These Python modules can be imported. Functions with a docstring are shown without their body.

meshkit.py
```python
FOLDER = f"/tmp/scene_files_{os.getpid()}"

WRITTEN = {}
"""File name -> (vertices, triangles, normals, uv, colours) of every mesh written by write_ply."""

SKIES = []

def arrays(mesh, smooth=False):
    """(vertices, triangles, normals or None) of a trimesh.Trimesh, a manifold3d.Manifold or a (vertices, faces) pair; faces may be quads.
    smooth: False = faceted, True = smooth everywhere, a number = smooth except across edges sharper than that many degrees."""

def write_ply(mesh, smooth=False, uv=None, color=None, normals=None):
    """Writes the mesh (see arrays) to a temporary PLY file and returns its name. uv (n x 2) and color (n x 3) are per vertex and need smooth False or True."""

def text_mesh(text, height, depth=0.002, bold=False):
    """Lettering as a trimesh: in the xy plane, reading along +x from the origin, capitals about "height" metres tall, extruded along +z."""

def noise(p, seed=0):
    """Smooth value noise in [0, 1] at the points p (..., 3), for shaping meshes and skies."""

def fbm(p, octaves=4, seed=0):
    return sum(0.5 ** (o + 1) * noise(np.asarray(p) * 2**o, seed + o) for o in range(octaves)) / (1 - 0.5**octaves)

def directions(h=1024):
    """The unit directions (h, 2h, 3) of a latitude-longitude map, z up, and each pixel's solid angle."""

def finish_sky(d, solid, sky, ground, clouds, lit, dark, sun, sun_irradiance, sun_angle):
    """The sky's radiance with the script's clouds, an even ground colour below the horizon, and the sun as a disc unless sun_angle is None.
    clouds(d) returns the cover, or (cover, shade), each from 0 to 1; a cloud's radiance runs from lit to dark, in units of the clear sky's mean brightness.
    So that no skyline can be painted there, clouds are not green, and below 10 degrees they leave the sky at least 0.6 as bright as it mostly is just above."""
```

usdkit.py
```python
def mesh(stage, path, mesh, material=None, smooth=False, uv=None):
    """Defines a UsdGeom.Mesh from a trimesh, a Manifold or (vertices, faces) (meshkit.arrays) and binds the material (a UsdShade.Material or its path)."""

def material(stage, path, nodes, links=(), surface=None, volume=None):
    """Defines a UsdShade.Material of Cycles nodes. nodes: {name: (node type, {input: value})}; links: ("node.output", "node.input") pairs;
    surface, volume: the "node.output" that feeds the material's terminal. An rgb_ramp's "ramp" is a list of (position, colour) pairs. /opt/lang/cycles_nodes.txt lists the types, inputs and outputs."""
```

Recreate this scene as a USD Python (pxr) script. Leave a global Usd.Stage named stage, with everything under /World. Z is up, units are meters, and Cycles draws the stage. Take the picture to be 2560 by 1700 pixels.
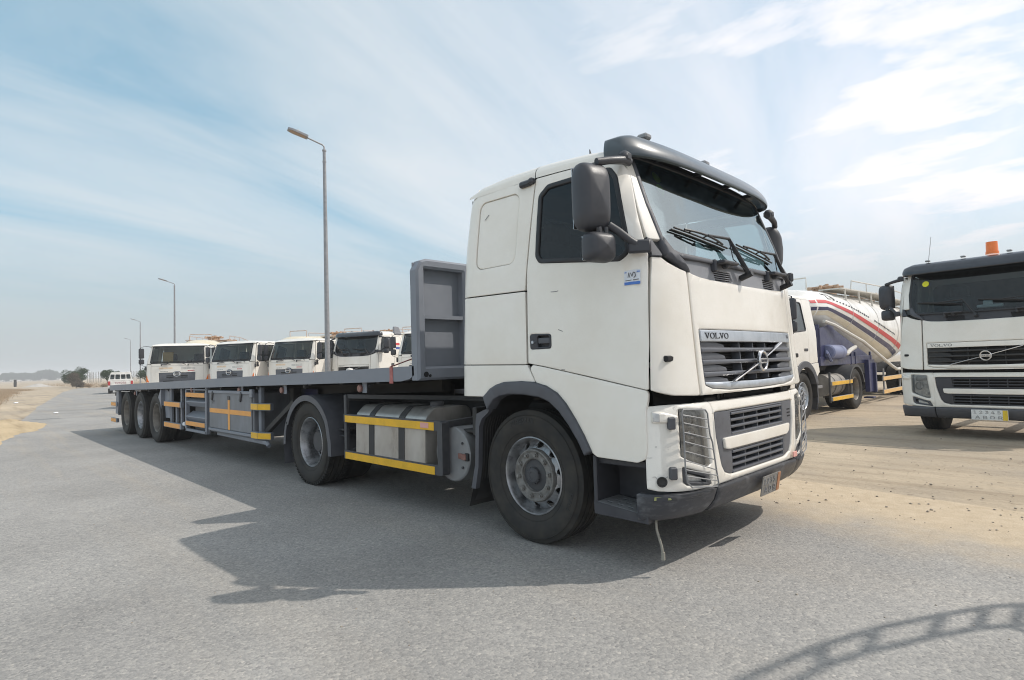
import math
import numpy as np
import shapely
import trimesh
import meshkit
import usdkit
from shapely.geometry import Polygon, box as sbox, LineString, Point
from pxr import Usd, UsdGeom, UsdLux, UsdShade, Gf, Sdf, Vt

stage = Usd.Stage.CreateInMemory()
UsdGeom.SetStageUpAxis(stage, UsdGeom.Tokens.z)
UsdGeom.SetStageMetersPerUnit(stage, 1.0)
UsdGeom.Xform.Define(stage, '/World')
UsdGeom.Scope.Define(stage, '/World/Looks')

# ------------------------------------------------------------------ camera
EYE = np.array([3.2019, -4.5022, 1.3906])
YAW, PITCH, ROLL, FPX = 2.36266855, 0.0425936, -0.02995126, 1459.698
def camera_axes():
    cy, sy, cp, sp = math.cos(YAW), math.sin(YAW), math.cos(PITCH), math.sin(PITCH)
    fwd = np.array([cy * cp, sy * cp, sp]); right = np.array([sy, -cy, 0.0]); up = np.cross(right, fwd)
    c, s = math.cos(ROLL), math.sin(ROLL)
    return c * right + s * up, -s * right + c * up, fwd
CR, CU, CF = camera_axes()
cam = UsdGeom.Camera.Define(stage, '/World/camera')
cam.CreateHorizontalApertureAttr(36.0)
cam.CreateVerticalApertureAttr(36.0 * 680 / 1024)
cam.CreateFocalLengthAttr(FPX / 2560 * 36.0)
cam.CreateClippingRangeAttr(Gf.Vec2f(0.05, 20000))
_m = np.eye(4); _m[0, :3] = CR; _m[1, :3] = CU; _m[2, :3] = -CF; _m[3, :3] = EYE
cam.AddTransformOp().Set(Gf.Matrix4d(_m.tolist()))
EXPOSURE = 0.46
cam.CreateExposureAttr(EXPOSURE)

# ------------------------------------------------------------------ sky and sun
SUN_AZ, SUN_EL = math.radians(47.0), math.radians(48.4)
SUN = np.array([math.cos(SUN_EL) * math.cos(SUN_AZ), math.cos(SUN_EL) * math.sin(SUN_AZ), math.sin(SUN_EL)])
N = {
    'sky': ('sky_texture', {'sky_type': 'single_scattering', 'sun_disc': False, 'sun_elevation': SUN_EL, 'sun_rotation': math.atan2(SUN[0], SUN[1]),
                            'altitude': 60.0, 'air_density': 1.1, 'aerosol_density': 2.6, 'ozone_density': 2.2}),
    'tc': ('texture_coordinate', {}),
    'sep': ('separate_xyz', {}),
    'zz': ('math', {'math_type': 'maximum', 'value2': 0.0}),
    'za': ('math', {'math_type': 'add', 'value2': 0.16}),
    'px': ('math', {'math_type': 'divide'}),
    'py': ('math', {'math_type': 'divide'}),
    'pl': ('combine_xyz', {'z': 0.0}),
    # long wind-drawn cirrus
    'm1': ('mapping', {'mapping_type': 'texture', 'rotation': (0, 0, math.radians(102)), 'scale': (2.3, 0.62, 1.0), 'location': (3.1, 1.7, 0)}),
    'w1': ('noise_texture', {'scale': 1.05, 'detail': 9.0, 'roughness': 0.56, 'distortion': 0.55}),
    'r1': ('rgb_ramp', {'ramp': [(0.36, (0, 0, 0)), (0.52, (0.42, 0.42, 0.42)), (0.70, (0.80, 0.80, 0.80))]}),
    # small broken cumulus, mostly on the sunny side
    'm2': ('mapping', {'mapping_type': 'texture', 'rotation': (0, 0, math.radians(8)), 'scale': (0.95, 0.52, 1.0), 'location': (7.4, 2.2, 0)}),
    'w2': ('noise_texture', {'scale': 1.55, 'detail': 10.0, 'roughness': 0.57, 'distortion': 0.15}),
    'r2': ('rgb_ramp', {'ramp': [(0.49, (0, 0, 0)), (0.55, (0.6, 0.6, 0.6)), (0.62, (1, 1, 1))]}),
    'sd': ('vector_math', {'math_type': 'dot_product', 'vector2': (0.75, 0.62, 0.22)}),
    'sm': ('map_range', {'range_type': 'smoothstep', 'from_min': -0.35, 'from_max': 0.55, 'to_min': 0.12, 'to_max': 1.0}),
    'c2': ('math', {'math_type': 'multiply'}),
    'cmax': ('math', {'math_type': 'maximum', 'use_clamp': True}),
    'low': ('map_range', {'range_type': 'smoothstep', 'from_min': 0.02, 'from_max': 0.20, 'to_min': 0.0, 'to_max': 1.0}),
    'cov': ('math', {'math_type': 'multiply', 'use_clamp': True}),
    'vl': ('map_range', {'range_type': 'smoothstep', 'from_min': -0.55, 'from_max': 0.75, 'to_min': 0.0, 'to_max': 1.0}), 'vc': ('mix_color', {'a': (1.75, 2.85, 3.25), 'b': (3.45, 4.0, 4.25)}), 'mixv': ('mix_color', {'fac': 0.62}),
    'mixc': ('mix_color', {'blend_type': 'mix'}), 'cc': ('mix_color', {'a': (3.75, 4.0, 4.15), 'b': (5.4, 5.25, 5.4)}),
    # dust along the skyline
    'dust': ('map_range', {'range_type': 'smoothstep', 'from_min': 0.0, 'from_max': 0.26, 'to_min': 0.80, 'to_max': 0.0}),
    'mixd': ('mix_color', {'blend_type': 'mix', 'b': (2.75, 2.85, 2.95)}),
    'bg': ('background_shader', {'strength': 0.15}),
}
L = [('tc.generated', 'sep.vector'), ('sep.z', 'zz.value1'), ('zz.value', 'za.value1'), ('sep.x', 'px.value1'), ('za.value', 'px.value2'),
     ('sep.y', 'py.value1'), ('za.value', 'py.value2'), ('px.value', 'pl.x'), ('py.value', 'pl.y'),
     ('pl.vector', 'm1.vector'), ('m1.vector', 'w1.vector'), ('w1.fac', 'r1.fac'),
     ('pl.vector', 'm2.vector'), ('m2.vector', 'w2.vector'), ('w2.fac', 'r2.fac'),
     ('tc.generated', 'sd.vector1'), ('sd.value', 'sm.value'), ('r2.color', 'c2.value1'), ('sm.result', 'c2.value2'),
     ('r1.color', 'cmax.value1'), ('c2.value', 'cmax.value2'), ('sep.z', 'low.value'), ('cmax.value', 'cov.value1'), ('low.result', 'cov.value2'),
     ('sd.value', 'vl.value'), ('vl.result', 'vc.fac'), ('vl.result', 'cc.fac'), ('sky.color', 'mixv.a'), ('vc.result', 'mixv.b'), ('mixv.result', 'mixc.a'), ('cc.result', 'mixc.b'), ('cov.value', 'mixc.fac'), ('sep.z', 'dust.value'), ('mixc.result', 'mixd.a'), ('dust.result', 'mixd.fac'),
     ('mixd.result', 'bg.color')]
skymat = usdkit.material(stage, '/World/Looks/sky_air', N, L, surface='bg.background')
dome = UsdLux.DomeLight.Define(stage, '/World/sky')
dome.CreateIntensityAttr(1.0)
UsdShade.MaterialBindingAPI.Apply(dome.GetPrim()).Bind(skymat)
dome.GetPrim().SetCustomDataByKey('kind', 'structure')
sun = UsdLux.DistantLight.Define(stage, '/World/sun')
sun.CreateIntensityAttr(0.58)
sun.CreateAngleAttr(0.55)
sun.CreateColorAttr(Gf.Vec3f(1.0, 0.945, 0.865))
sun.GetPrim().CreateAttribute('inputs:normalize', Sdf.ValueTypeNames.Bool).Set(True)
_x = np.cross([0, 0, 1], SUN); _x /= np.linalg.norm(_x); _y = np.cross(SUN, _x)
_m = np.eye(4); _m[0, :3] = _x; _m[1, :3] = _y; _m[2, :3] = SUN
sun.AddTransformOp().Set(Gf.Matrix4d(_m.tolist()))

# ------------------------------------------------------------------ helpers
def ray(u, v):
    return ((u - 1280) / FPX) * CR + ((850 - v) / FPX) * CU + CF
def at(u, v, axis, value):
    """the point of the place that lies in the plane axis = value and that the measured photograph pixel u, v shows"""
    d = ray(u, v); return EYE + d * ((value - EYE[axis]) / d[axis])

_used = {}
def numbered(parent, name):
    k = parent + '/' + name; n = _used.get(k, 0); _used[k] = n + 1
    return name if n == 0 else '%s_%03d' % (name, n)
def tag(prim, label=None, cat=None, group=None, kind=None):
    for k, v in (('label', label), ('category', cat), ('group', group), ('kind', kind)):
        if v: prim.SetCustomDataByKey(k, v)
    return prim
def P_(x): return '/World' if x is None else (x if isinstance(x, str) else str(x.GetPath()))
def thing(name, label=None, cat=None, loc=(0, 0, 0), rz=0.0, group=None, pitch=0.0):
    x = UsdGeom.Xform.Define(stage, '/World/' + numbered('/World', name))
    x.AddTranslateOp().Set(Gf.Vec3d(*map(float, loc)))
    if rz: x.AddRotateZOp().Set(math.degrees(rz))
    if pitch: x.AddRotateYOp().Set(math.degrees(pitch))
    return tag(x.GetPrim(), label, cat, group)
APART = set('gap_bracket visor_bracket landing_leg side_plate wheel_bracket guard_upright spring_hanger leaf_spring base_hole box_latch walkway_stay hatch_clamp guard_post web_post main_rail front_frame visor_lamp tank_strap air_tank air_hose drum_bolt guard_clamp lettering mirror_glass lamp_insert visor_clip guard_arm drum_bracket railing guard_stay battery_box catwalk panel_seam wheel tail_lamp washer_step chassis_frame'.split())
def obj(name, mesh, mat, parent=None, smooth=35, label=None, kind=None):
    if mesh is None: return None
    if isinstance(mesh, list) and name in APART and len(mesh) > 1: return [obj(name, m, mat, parent, smooth, label, kind) for m in mesh][0]
    if isinstance(mesh, list): mesh = cat_(mesh)
    p = P_(parent)
    m = usdkit.mesh(stage, p + '/' + numbered(p, name), mesh, M[mat] if isinstance(mat, str) else mat, smooth=smooth)
    return tag(m.GetPrim(), label, None, None, kind)
def copy_of(src, name, label, cat, loc, rz, group=None):
    x = thing(name, label, cat, loc, rz, group)
    x.GetReferences().AddInternalReference(src.GetPath()); x.SetInstanceable(True)
    return x

def tm(v, f): return trimesh.Trimesh(np.asarray(v, float), np.asarray(f, int), process=False)
def cat_(ms):
    ms = [m for m in ms if m is not None and len(m.faces)]
    return ms[0] if len(ms) == 1 else trimesh.util.concatenate(ms)
def hull(p): return trimesh.convex.convex_hull(np.asarray(p, float))
def bx(c, s, ch=0.008, R=None):
    """box with chamfered edges"""
    h = np.asarray(s, float) / 2; ch = min(ch, h.min() * 0.6); p = []
    for sx in (-1, 1):
        for sy in (-1, 1):
            for sz in (-1, 1):
                s3 = np.array([sx, sy, sz])
                for k in range(3):
                    q = h - ch; q[k] = h[k]; p.append(q * s3)
    p = np.array(p)
    if R is not None: p = p @ np.asarray(R).T
    return hull(p + np.asarray(c, float))
def rotm(axis, deg): return trimesh.transformations.rotation_matrix(math.radians(deg), axis)[:3, :3]
def bar(a, b, w, h, up=(0, 0, 1), ch=0.004):
    """rectangular bar from a to b, w across and h along up"""
    a, b = np.asarray(a, float), np.asarray(b, float); d = b - a; n = np.linalg.norm(d); d /= n
    s = np.cross(up, d)
    if np.linalg.norm(s) < 1e-6: s = np.cross((1, 0, 0), d)
    s /= np.linalg.norm(s); u = np.cross(d, s)
    return bx((a + b) / 2, (n, w, h), ch, np.stack([d, s, u], 1))
def tube(pts, r, sides=8, closed=False):
    p = np.asarray(pts, float); n = len(p); r = np.broadcast_to(r, (n,))
    t = (np.roll(p, -1, 0) - np.roll(p, 1, 0)) if closed else np.gradient(p, axis=0)
    t /= np.linalg.norm(t, axis=1, keepdims=True) + 1e-12
    a = np.cross(t[0], [0, 0, 1.0]) if abs(t[0][2]) < 0.9 else np.cross(t[0], [1.0, 0, 0])
    A = []
    for i in range(n):
        a = a - t[i] * (a @ t[i]); a /= np.linalg.norm(a) + 1e-12; A.append(a)
    A = np.array(A); B = np.cross(t, A); ang = np.arange(sides) * 2 * math.pi / sides
    v = (p[:, None] + r[:, None, None] * (np.cos(ang)[None, :, None] * A[:, None] + np.sin(ang)[None, :, None] * B[:, None])).reshape(-1, 3)
    f = []
    for i in range(n if closed else n - 1):
        i2 = (i + 1) % n
        for j in range(sides):
            k = (j + 1) % sides; q = (i * sides + j, i * sides + k, i2 * sides + k, i2 * sides + j)
            f += [(q[0], q[1], q[2]), (q[0], q[2], q[3])]
    if not closed:
        for base, flip in ((0, True), ((n - 1) * sides, False)):
            for j in range(1, sides - 1):
                f.append((base, base + j + 1, base + j) if flip else (base, base + j, base + j + 1))
    return tm(v, np.array(f)[:, ::-1] if False else f)
def arcpts(c, r, a0, a1, n, ax=0, ay=2):
    o = np.zeros((n, 3)) + np.asarray(c, float); t = np.radians(np.linspace(a0, a1, n))
    o[:, ax] += r * np.cos(t); o[:, ay] += r * np.sin(t); return o
def cyl(a, b, r, sides=24, r2=None, ch=0.0):
    a, b = np.asarray(a, float), np.asarray(b, float); r2 = r if r2 is None else r2
    if ch:
        d = (b - a) / np.linalg.norm(b - a)
        return tube([a, a + d * 1e-4, a + d * ch, b - d * ch, b - d * 1e-4, b], [r - ch, r - ch, r, r2, r2 - ch, r2 - ch], sides)
    return tube([a, b], [r, r2], sides)
def lathe(prof, c=(0, 0, 0), axis=1, seg=48, closed=False):
    """revolve (radius, height) pairs about the axis through c"""
    prof = np.asarray(prof, float); n = len(prof); ang = np.arange(seg) * 2 * math.pi / seg
    i, j = [k for k in range(3) if k != axis]
    v = np.zeros((n, seg, 3)); v[..., i] = prof[:, :1] * np.cos(ang); v[..., j] = prof[:, :1] * np.sin(ang); v[..., axis] = prof[:, 1:2]
    f = []
    for a in range(n if closed else n - 1):
        b = (a + 1) % n
        for k in range(seg):
            l = (k + 1) % seg; q = (a * seg + k, a * seg + l, b * seg + l, b * seg + k); f += [(q[0], q[1], q[2]), (q[0], q[2], q[3])]
    m = tm(v.reshape(-1, 3) + np.asarray(c, float), f)
    return m
def tri(poly):
    v, f = trimesh.creation.triangulate_polygon(poly, engine='earcut'); return np.asarray(v), np.asarray(f)
def prism(poly, axis, a, b):
    """extrude a polygon along axis from a to b; polygon coordinates are the two other axes in order"""
    poly = poly if hasattr(poly, 'exterior') else Polygon(poly)
    m = trimesh.creation.extrude_polygon(shapely.geometry.polygon.orient(poly), b - a, engine='earcut')
    i, j = [k for k in range(3) if k != axis]
    v = np.zeros((len(m.vertices), 3)); v[:, i] = m.vertices[:, 0]; v[:, j] = m.vertices[:, 1]; v[:, axis] = m.vertices[:, 2] + a
    m = tm(v, m.faces); m.fix_normals(); return m
def grid(fn, us, vs, close_u=False):
    """sheet through fn(u, v)"""
    U, V = np.meshgrid(us, vs, indexing='ij'); p = np.asarray(fn(U.ravel(), V.ravel()), float)
    n, m = len(us), len(vs); f = []
    for i in range(n if close_u else n - 1):
        i2 = (i + 1) % n
        for j in range(m - 1):
            f += [(i * m + j, i2 * m + j, i2 * m + j + 1), (i * m + j, i2 * m + j + 1, i * m + j + 1)]
    return tm(p, f)
def mirror(m, axis=1):
    v = np.array(m.vertices); v[:, axis] *= -1; return tm(v, np.array(m.faces)[:, ::-1])
def move(m, d=(0, 0, 0), R=None):
    v = np.array(m.vertices)
    if R is not None: v = v @ np.asarray(R).T
    return tm(v + np.asarray(d, float), m.faces)
def rpoly(pts, r=0.02, res=5):
    """polygon with rounded corners"""
    p = pts if hasattr(pts, 'exterior') else Polygon(pts)
    if not p.is_valid: p = p.buffer(0)
    return p.buffer(-r, join_style=2).buffer(r, quad_segs=res)
def polys(g): return [q for q in getattr(g, 'geoms', [g]) if q.geom_type == 'Polygon' and q.area > 1e-9]
def panel(poly, chart, th=0.02, cell=0.09, edge=0.006, sign=1.0, drop=0.7, back=False):
    """A sheet-metal panel: the polygon (chart coordinates) laid on the curved surface chart(a, b) with its rim turned in and thickness th."""
    out = []
    for P in polys(poly):
        Q = P.buffer(-edge); ring = P.difference(Q) if not Q.is_empty else P
        x0, y0, x1, y1 = P.bounds
        gx = np.linspace(x0, x1, max(1, int(math.ceil((x1 - x0) / cell))) + 1); gy = np.linspace(y0, y1, max(1, int(math.ceil((y1 - y0) / cell))) + 1)
        X, Y = np.meshgrid(gx[:-1], gy[:-1], indexing='ij'); X2, Y2 = np.meshgrid(gx[1:], gy[1:], indexing='ij')
        B = shapely.box(X.ravel(), Y.ravel(), X2.ravel(), Y2.ravel())
        idx, vv, ff = {}, [], []
        def add(q):
            k = (round(q[0], 6), round(q[1], 6))
            if k not in idx: idx[k] = len(vv); vv.append(q)
            return idx[k]
        for g in (Q, ring):
            if g.is_empty: continue
            for c in shapely.intersection(B, g):
                for q in polys(c):
                    if not len(q.interiors) and len(q.exterior.coords) <= 5 and q.convex_hull.area - q.area < 1e-12:
                        pts = np.array(q.exterior.coords)[:-1]; ids = [add(p) for p in pts]
                        tl = [(ids[0], ids[i], ids[i + 1]) for i in range(1, len(ids) - 1)]
                    else:
                        v, f = tri(q); ids = [add(p) for p in v]; tl = [(ids[a], ids[b], ids[c2]) for a, b, c2 in f]
                    for t in tl:
                        if len(set(t)) < 3: continue
                        a, b, c2 = (vv[k] for k in t)
                        ar = (b[0] - a[0]) * (c2[1] - a[1]) - (b[1] - a[1]) * (c2[0] - a[0])
                        if abs(ar) > 1e-12: ff.append(t if ar > 0 else t[::-1])
        v2 = np.array(vv, float)[:, :2]; ff = np.array(ff)
        e = np.sort(np.concatenate([ff[:, [0, 1]], ff[:, [1, 2]], ff[:, [2, 0]]]), axis=1)
        p0 = chart(v2[:, 0], v2[:, 1]); h = 1e-3
        nx = np.cross(chart(v2[:, 0] + h, v2[:, 1]) - chart(v2[:, 0] - h, v2[:, 1]), chart(v2[:, 0], v2[:, 1] + h) - chart(v2[:, 0], v2[:, 1] - h))
        nx = sign * nx / (np.linalg.norm(nx, axis=1, keepdims=True) + 1e-15)
        pts = shapely.points(v2)
        onb = shapely.distance(P.boundary, pts) < 1e-5
        top = p0 - nx * (onb * edge * drop)[:, None]
        ed = np.concatenate([ff[:, [0, 1]], ff[:, [1, 2]], ff[:, [2, 0]]]); key = np.sort(ed, 1); _, inv, cnt = np.unique(key, axis=0, return_inverse=True, return_counts=True)
        be = ed[(cnt[inv.ravel()] == 1) & onb[ed[:, 0]] & onb[ed[:, 1]]]
        n = len(top); low = p0 - nx * th
        if sign < 0: ff = ff[:, ::-1]; be = be[:, ::-1]
        walls = np.vstack([np.stack([be[:, 1], be[:, 0], be[:, 0] + n], 1), np.stack([be[:, 1], be[:, 0] + n, be[:, 1] + n], 1)]) if len(be) else np.zeros((0, 3), int)
        allf = [ff, walls] + ([ff[:, ::-1] + n] if back else [])
        m = tm(np.vstack([top, low]), np.vstack(allf)); m.remove_unreferenced_vertices(); out.append(m)
    return cat_(out) if out else None
def text(s, h, width=None, bold=True, depth=0.003):
    m = meshkit.text_mesh(s, h, depth, bold); v = np.array(m.vertices)
    if width: v[:, 0] = (v[:, 0] - v[:, 0].min()) * width / np.ptp(v[:, 0])
    return tm(v, m.faces)
def lay(m, o, ex, ey, ez):
    """put a flat mesh (xy plane, z out) at o with axes ex, ey, ez"""
    v = np.array(m.vertices); return tm(np.asarray(o) + v[:, :1] * np.asarray(ex) + v[:, 1:2] * np.asarray(ey) + v[:, 2:3] * np.asarray(ez), m.faces)
# ------------------------------------------------------------------ materials
M = {}
def mat(name, nodes, links, surface='p.BSDF', volume=None):
    M[name] = usdkit.material(stage, '/World/Looks/' + name, nodes, links, surface=surface, volume=volume)
def paint(name, c1, c2=None, rough=0.4, metal=0.0, scale=6.0, coat=0.0, bump=0.0, bscale=60.0, rvar=0.12, detail=6.0, lo=0.35, hi=0.7, spec=0.5, stretch=(1, 1, 1)):
    c2 = c1 if c2 is None else c2
    n = {'g': ('texture_coordinate', {}), 'mp': ('mapping', {'scale': stretch}), 'n': ('noise_texture', {'scale': scale, 'detail': detail, 'roughness': 0.6}),
         'r': ('rgb_ramp', {'ramp': [(lo, c1), (hi, c2)]}),
         'rr': ('map_range', {'from_min': 0.3, 'from_max': 0.7, 'to_min': max(0.03, rough - rvar), 'to_max': min(1, rough + rvar)}),
         'p': ('principled_bsdf', {'metallic': metal, 'coat_weight': coat, 'coat_roughness': 0.06, 'specular_ior_level': spec})}
    l = [('g.object', 'mp.vector'), ('mp.vector', 'n.vector'), ('n.fac', 'r.fac'), ('r.color', 'p.base_color'), ('n.fac', 'rr.value'), ('rr.result', 'p.roughness')]
    if bump:
        n['bn'] = ('noise_texture', {'scale': bscale, 'detail': 4.0}); n['b'] = ('bump', {'strength': bump, 'distance': 0.01})
        l += [('g.object', 'bn.vector'), ('bn.fac', 'b.height'), ('b.normal', 'p.normal')]
    mat(name, n, l)
paint('white_paint', (0.74, 0.695, 0.62), (0.79, 0.755, 0.695), 0.30, scale=2.2, coat=0.35, rvar=0.06)
paint('old_white_paint', (0.60, 0.58, 0.54), (0.74, 0.73, 0.70), 0.38, scale=3.0, coat=0.15)
paint('cream_paint', (0.58, 0.50, 0.36), (0.68, 0.62, 0.50), 0.45, scale=2.0)
# front lower corner: scuffed white
paint('scuffed_white', (0.30, 0.29, 0.28), (0.76, 0.73, 0.675), 0.34, scale=7.0, coat=0.2, lo=0.22, hi=0.36, stretch=(1.5, 1.5, 3.5))
paint('dark_plastic', (0.030, 0.031, 0.037), (0.046, 0.046, 0.052), 0.46, scale=9.0, bump=0.12, bscale=420)
paint('grey_plastic', (0.062, 0.064, 0.074), (0.085, 0.087, 0.097), 0.52, scale=7.0, bump=0.1, bscale=320)
paint('grille_grey', (0.085, 0.09, 0.105), (0.11, 0.115, 0.13), 0.42, scale=8.0)
paint('cowl_grey', (0.20, 0.205, 0.225), (0.24, 0.245, 0.26), 0.5, scale=8.0)
paint('silver_trim', (0.42, 0.45, 0.49), (0.50, 0.53, 0.57), 0.34, metal=0.55, scale=5.0, rvar=0.06)
paint('lamp_bowl', (0.42, 0.42, 0.42), (0.58, 0.58, 0.57), 0.25, metal=0.35, scale=14.0)
paint('stone_tan', (0.26, 0.22, 0.18), (0.42, 0.36, 0.29), 0.9, scale=12.0)
paint('paint_chip', (0.30, 0.31, 0.12), (0.36, 0.36, 0.17), 0.7)
paint('scuffed_plastic', (0.034, 0.035, 0.041), (0.20, 0.20, 0.205), 0.5, scale=6.5, detail=12.0, lo=0.50, hi=0.86, bump=0.15, bscale=260, stretch=(1, 1, 2.2))
paint('chrome', (0.62, 0.62, 0.63), (0.72, 0.72, 0.73), 0.16, metal=1.0, scale=8.0, rvar=0.06)
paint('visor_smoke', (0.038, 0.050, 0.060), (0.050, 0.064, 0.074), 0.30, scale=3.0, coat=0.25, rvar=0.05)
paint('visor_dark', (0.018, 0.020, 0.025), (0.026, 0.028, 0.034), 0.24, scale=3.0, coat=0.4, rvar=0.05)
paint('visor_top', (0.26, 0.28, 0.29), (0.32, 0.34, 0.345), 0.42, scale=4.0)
paint('black_steel', (0.018, 0.018, 0.019), (0.040, 0.037, 0.034), 0.62, scale=7.0, bump=0.15, bscale=90)
paint('black_void', (0.006, 0.006, 0.007), (0.010, 0.010, 0.011), 0.8, scale=7.0)
paint('rubber_seal', (0.014, 0.014, 0.016), (0.020, 0.020, 0.022), 0.5, scale=12.0)
paint('tyre_rubber', (0.020, 0.0195, 0.019), (0.052, 0.046, 0.039), 0.74, scale=7.0, bump=0.12, bscale=120, spec=0.3)
paint('tread_rubber', (0.016, 0.016, 0.016), (0.040, 0.037, 0.033), 0.82, scale=14.0, spec=0.25)
paint('tyre_lettering', (0.012, 0.012, 0.012), (0.018, 0.018, 0.018), 0.6)
paint('rim_grey', (0.20, 0.20, 0.205), (0.48, 0.48, 0.49), 0.36, metal=0.8, scale=7.0)
paint('rim_dusty', (0.13, 0.115, 0.10), (0.26, 0.235, 0.20), 0.5, metal=0.3, scale=8.0)
paint('hub_rusty', (0.13, 0.122, 0.112), (0.27, 0.26, 0.245), 0.6, metal=0.3, scale=18.0, bump=0.3, bscale=140)
paint('hub_dark', (0.040, 0.041, 0.046), (0.068, 0.067, 0.068), 0.55, scale=14.0)
paint('trailer_grey', (0.165, 0.178, 0.205), (0.205, 0.218, 0.245), 0.50, scale=2.4, bump=0.05, bscale=40)
paint('trailer_worn', (0.125, 0.13, 0.14), (0.215, 0.22, 0.235), 0.58, scale=4.5, bump=0.12, bscale=30, stretch=(1, 1, 0.45))
paint('deck_boards', (0.17, 0.165, 0.155), (0.27, 0.255, 0.23), 0.7, scale=5.0)
paint('tank_metal', (0.30, 0.285, 0.265), (0.50, 0.475, 0.44), 0.40, metal=0.75, scale=3.2, bump=0.05, bscale=30, stretch=(1, 1, 0.6))
paint('tank_dirty', (0.20, 0.185, 0.165), (0.34, 0.315, 0.285), 0.6, metal=0.3, scale=5.0, stretch=(1, 1, 0.5))
paint('drum_grey', (0.22, 0.22, 0.225), (0.29, 0.288, 0.285), 0.5, metal=0.3, scale=6.0)
paint('yellow_tape', (0.60, 0.34, 0.012), (0.80, 0.44, 0.015), 0.42, scale=5.0, rvar=0.1)
paint('orange_tape', (0.62, 0.27, 0.055), (0.78, 0.36, 0.085), 0.45, scale=6.0)
paint('amber_tape', (0.60, 0.36, 0.12), (0.70, 0.44, 0.17), 0.45, scale=6.0)
paint('orange_lens', (0.75, 0.14, 0.01), (0.85, 0.20, 0.015), 0.2, coat=0.5)
paint('red_lens', (0.35, 0.02, 0.02), (0.45, 0.03, 0.03), 0.25, coat=0.5)
paint('rust_orange', (0.30, 0.13, 0.06), (0.44, 0.22, 0.12), 0.6, scale=20.0)
paint('strap_red', (0.32, 0.10, 0.09), (0.45, 0.17, 0.15), 0.8, scale=30.0)
paint('strap_pale', (0.22, 0.205, 0.17), (0.30, 0.285, 0.24), 0.85, scale=40.0)
paint('plate_dirty', (0.13, 0.122, 0.112), (0.26, 0.25, 0.235), 0.6, scale=25.0)
paint('plate_white', (0.62, 0.62, 0.60), (0.72, 0.72, 0.70), 0.45, scale=10.0)
paint('plate_yellow', (0.65, 0.45, 0.03), (0.72, 0.5, 0.04), 0.45, scale=10.0)
paint('ink_dark', (0.018, 0.018, 0.022), (0.024, 0.024, 0.028), 0.6)
paint('ink_grey', (0.09, 0.09, 0.10), (0.12, 0.12, 0.13), 0.6)
paint('ink_red', (0.48, 0.045, 0.05), (0.55, 0.06, 0.06), 0.5)
paint('ink_blue', (0.05, 0.08, 0.27), (0.06, 0.10, 0.32), 0.5)
paint('ink_pale_red', (0.62, 0.30, 0.26), (0.68, 0.36, 0.32), 0.5)
paint('ink_dull_red', (0.34, 0.15, 0.17), (0.38, 0.18, 0.2), 0.6)
paint('lamp_dull', (0.16, 0.075, 0.06), (0.26, 0.13, 0.105), 0.4, scale=20.0)
paint('ink_peach', (0.74, 0.55, 0.38), (0.74, 0.58, 0.42), 0.5)
paint('sticker_white', (0.62, 0.66, 0.72), (0.70, 0.73, 0.78), 0.4, scale=20.0)
paint('sticker_blue', (0.06, 0.16, 0.50), (0.08, 0.20, 0.55), 0.4)
paint('sticker_yellow', (0.66, 0.62, 0.01), (0.72, 0.68, 0.02), 0.5)
paint('sticker_green', (0.22, 0.60, 0.05), (0.28, 0.66, 0.08), 0.5)
paint('paper', (0.74, 0.80, 0.78), (0.78, 0.83, 0.81), 0.7)
paint('cardboard', (0.36, 0.22, 0.08), (0.44, 0.28, 0.11), 0.8)
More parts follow.
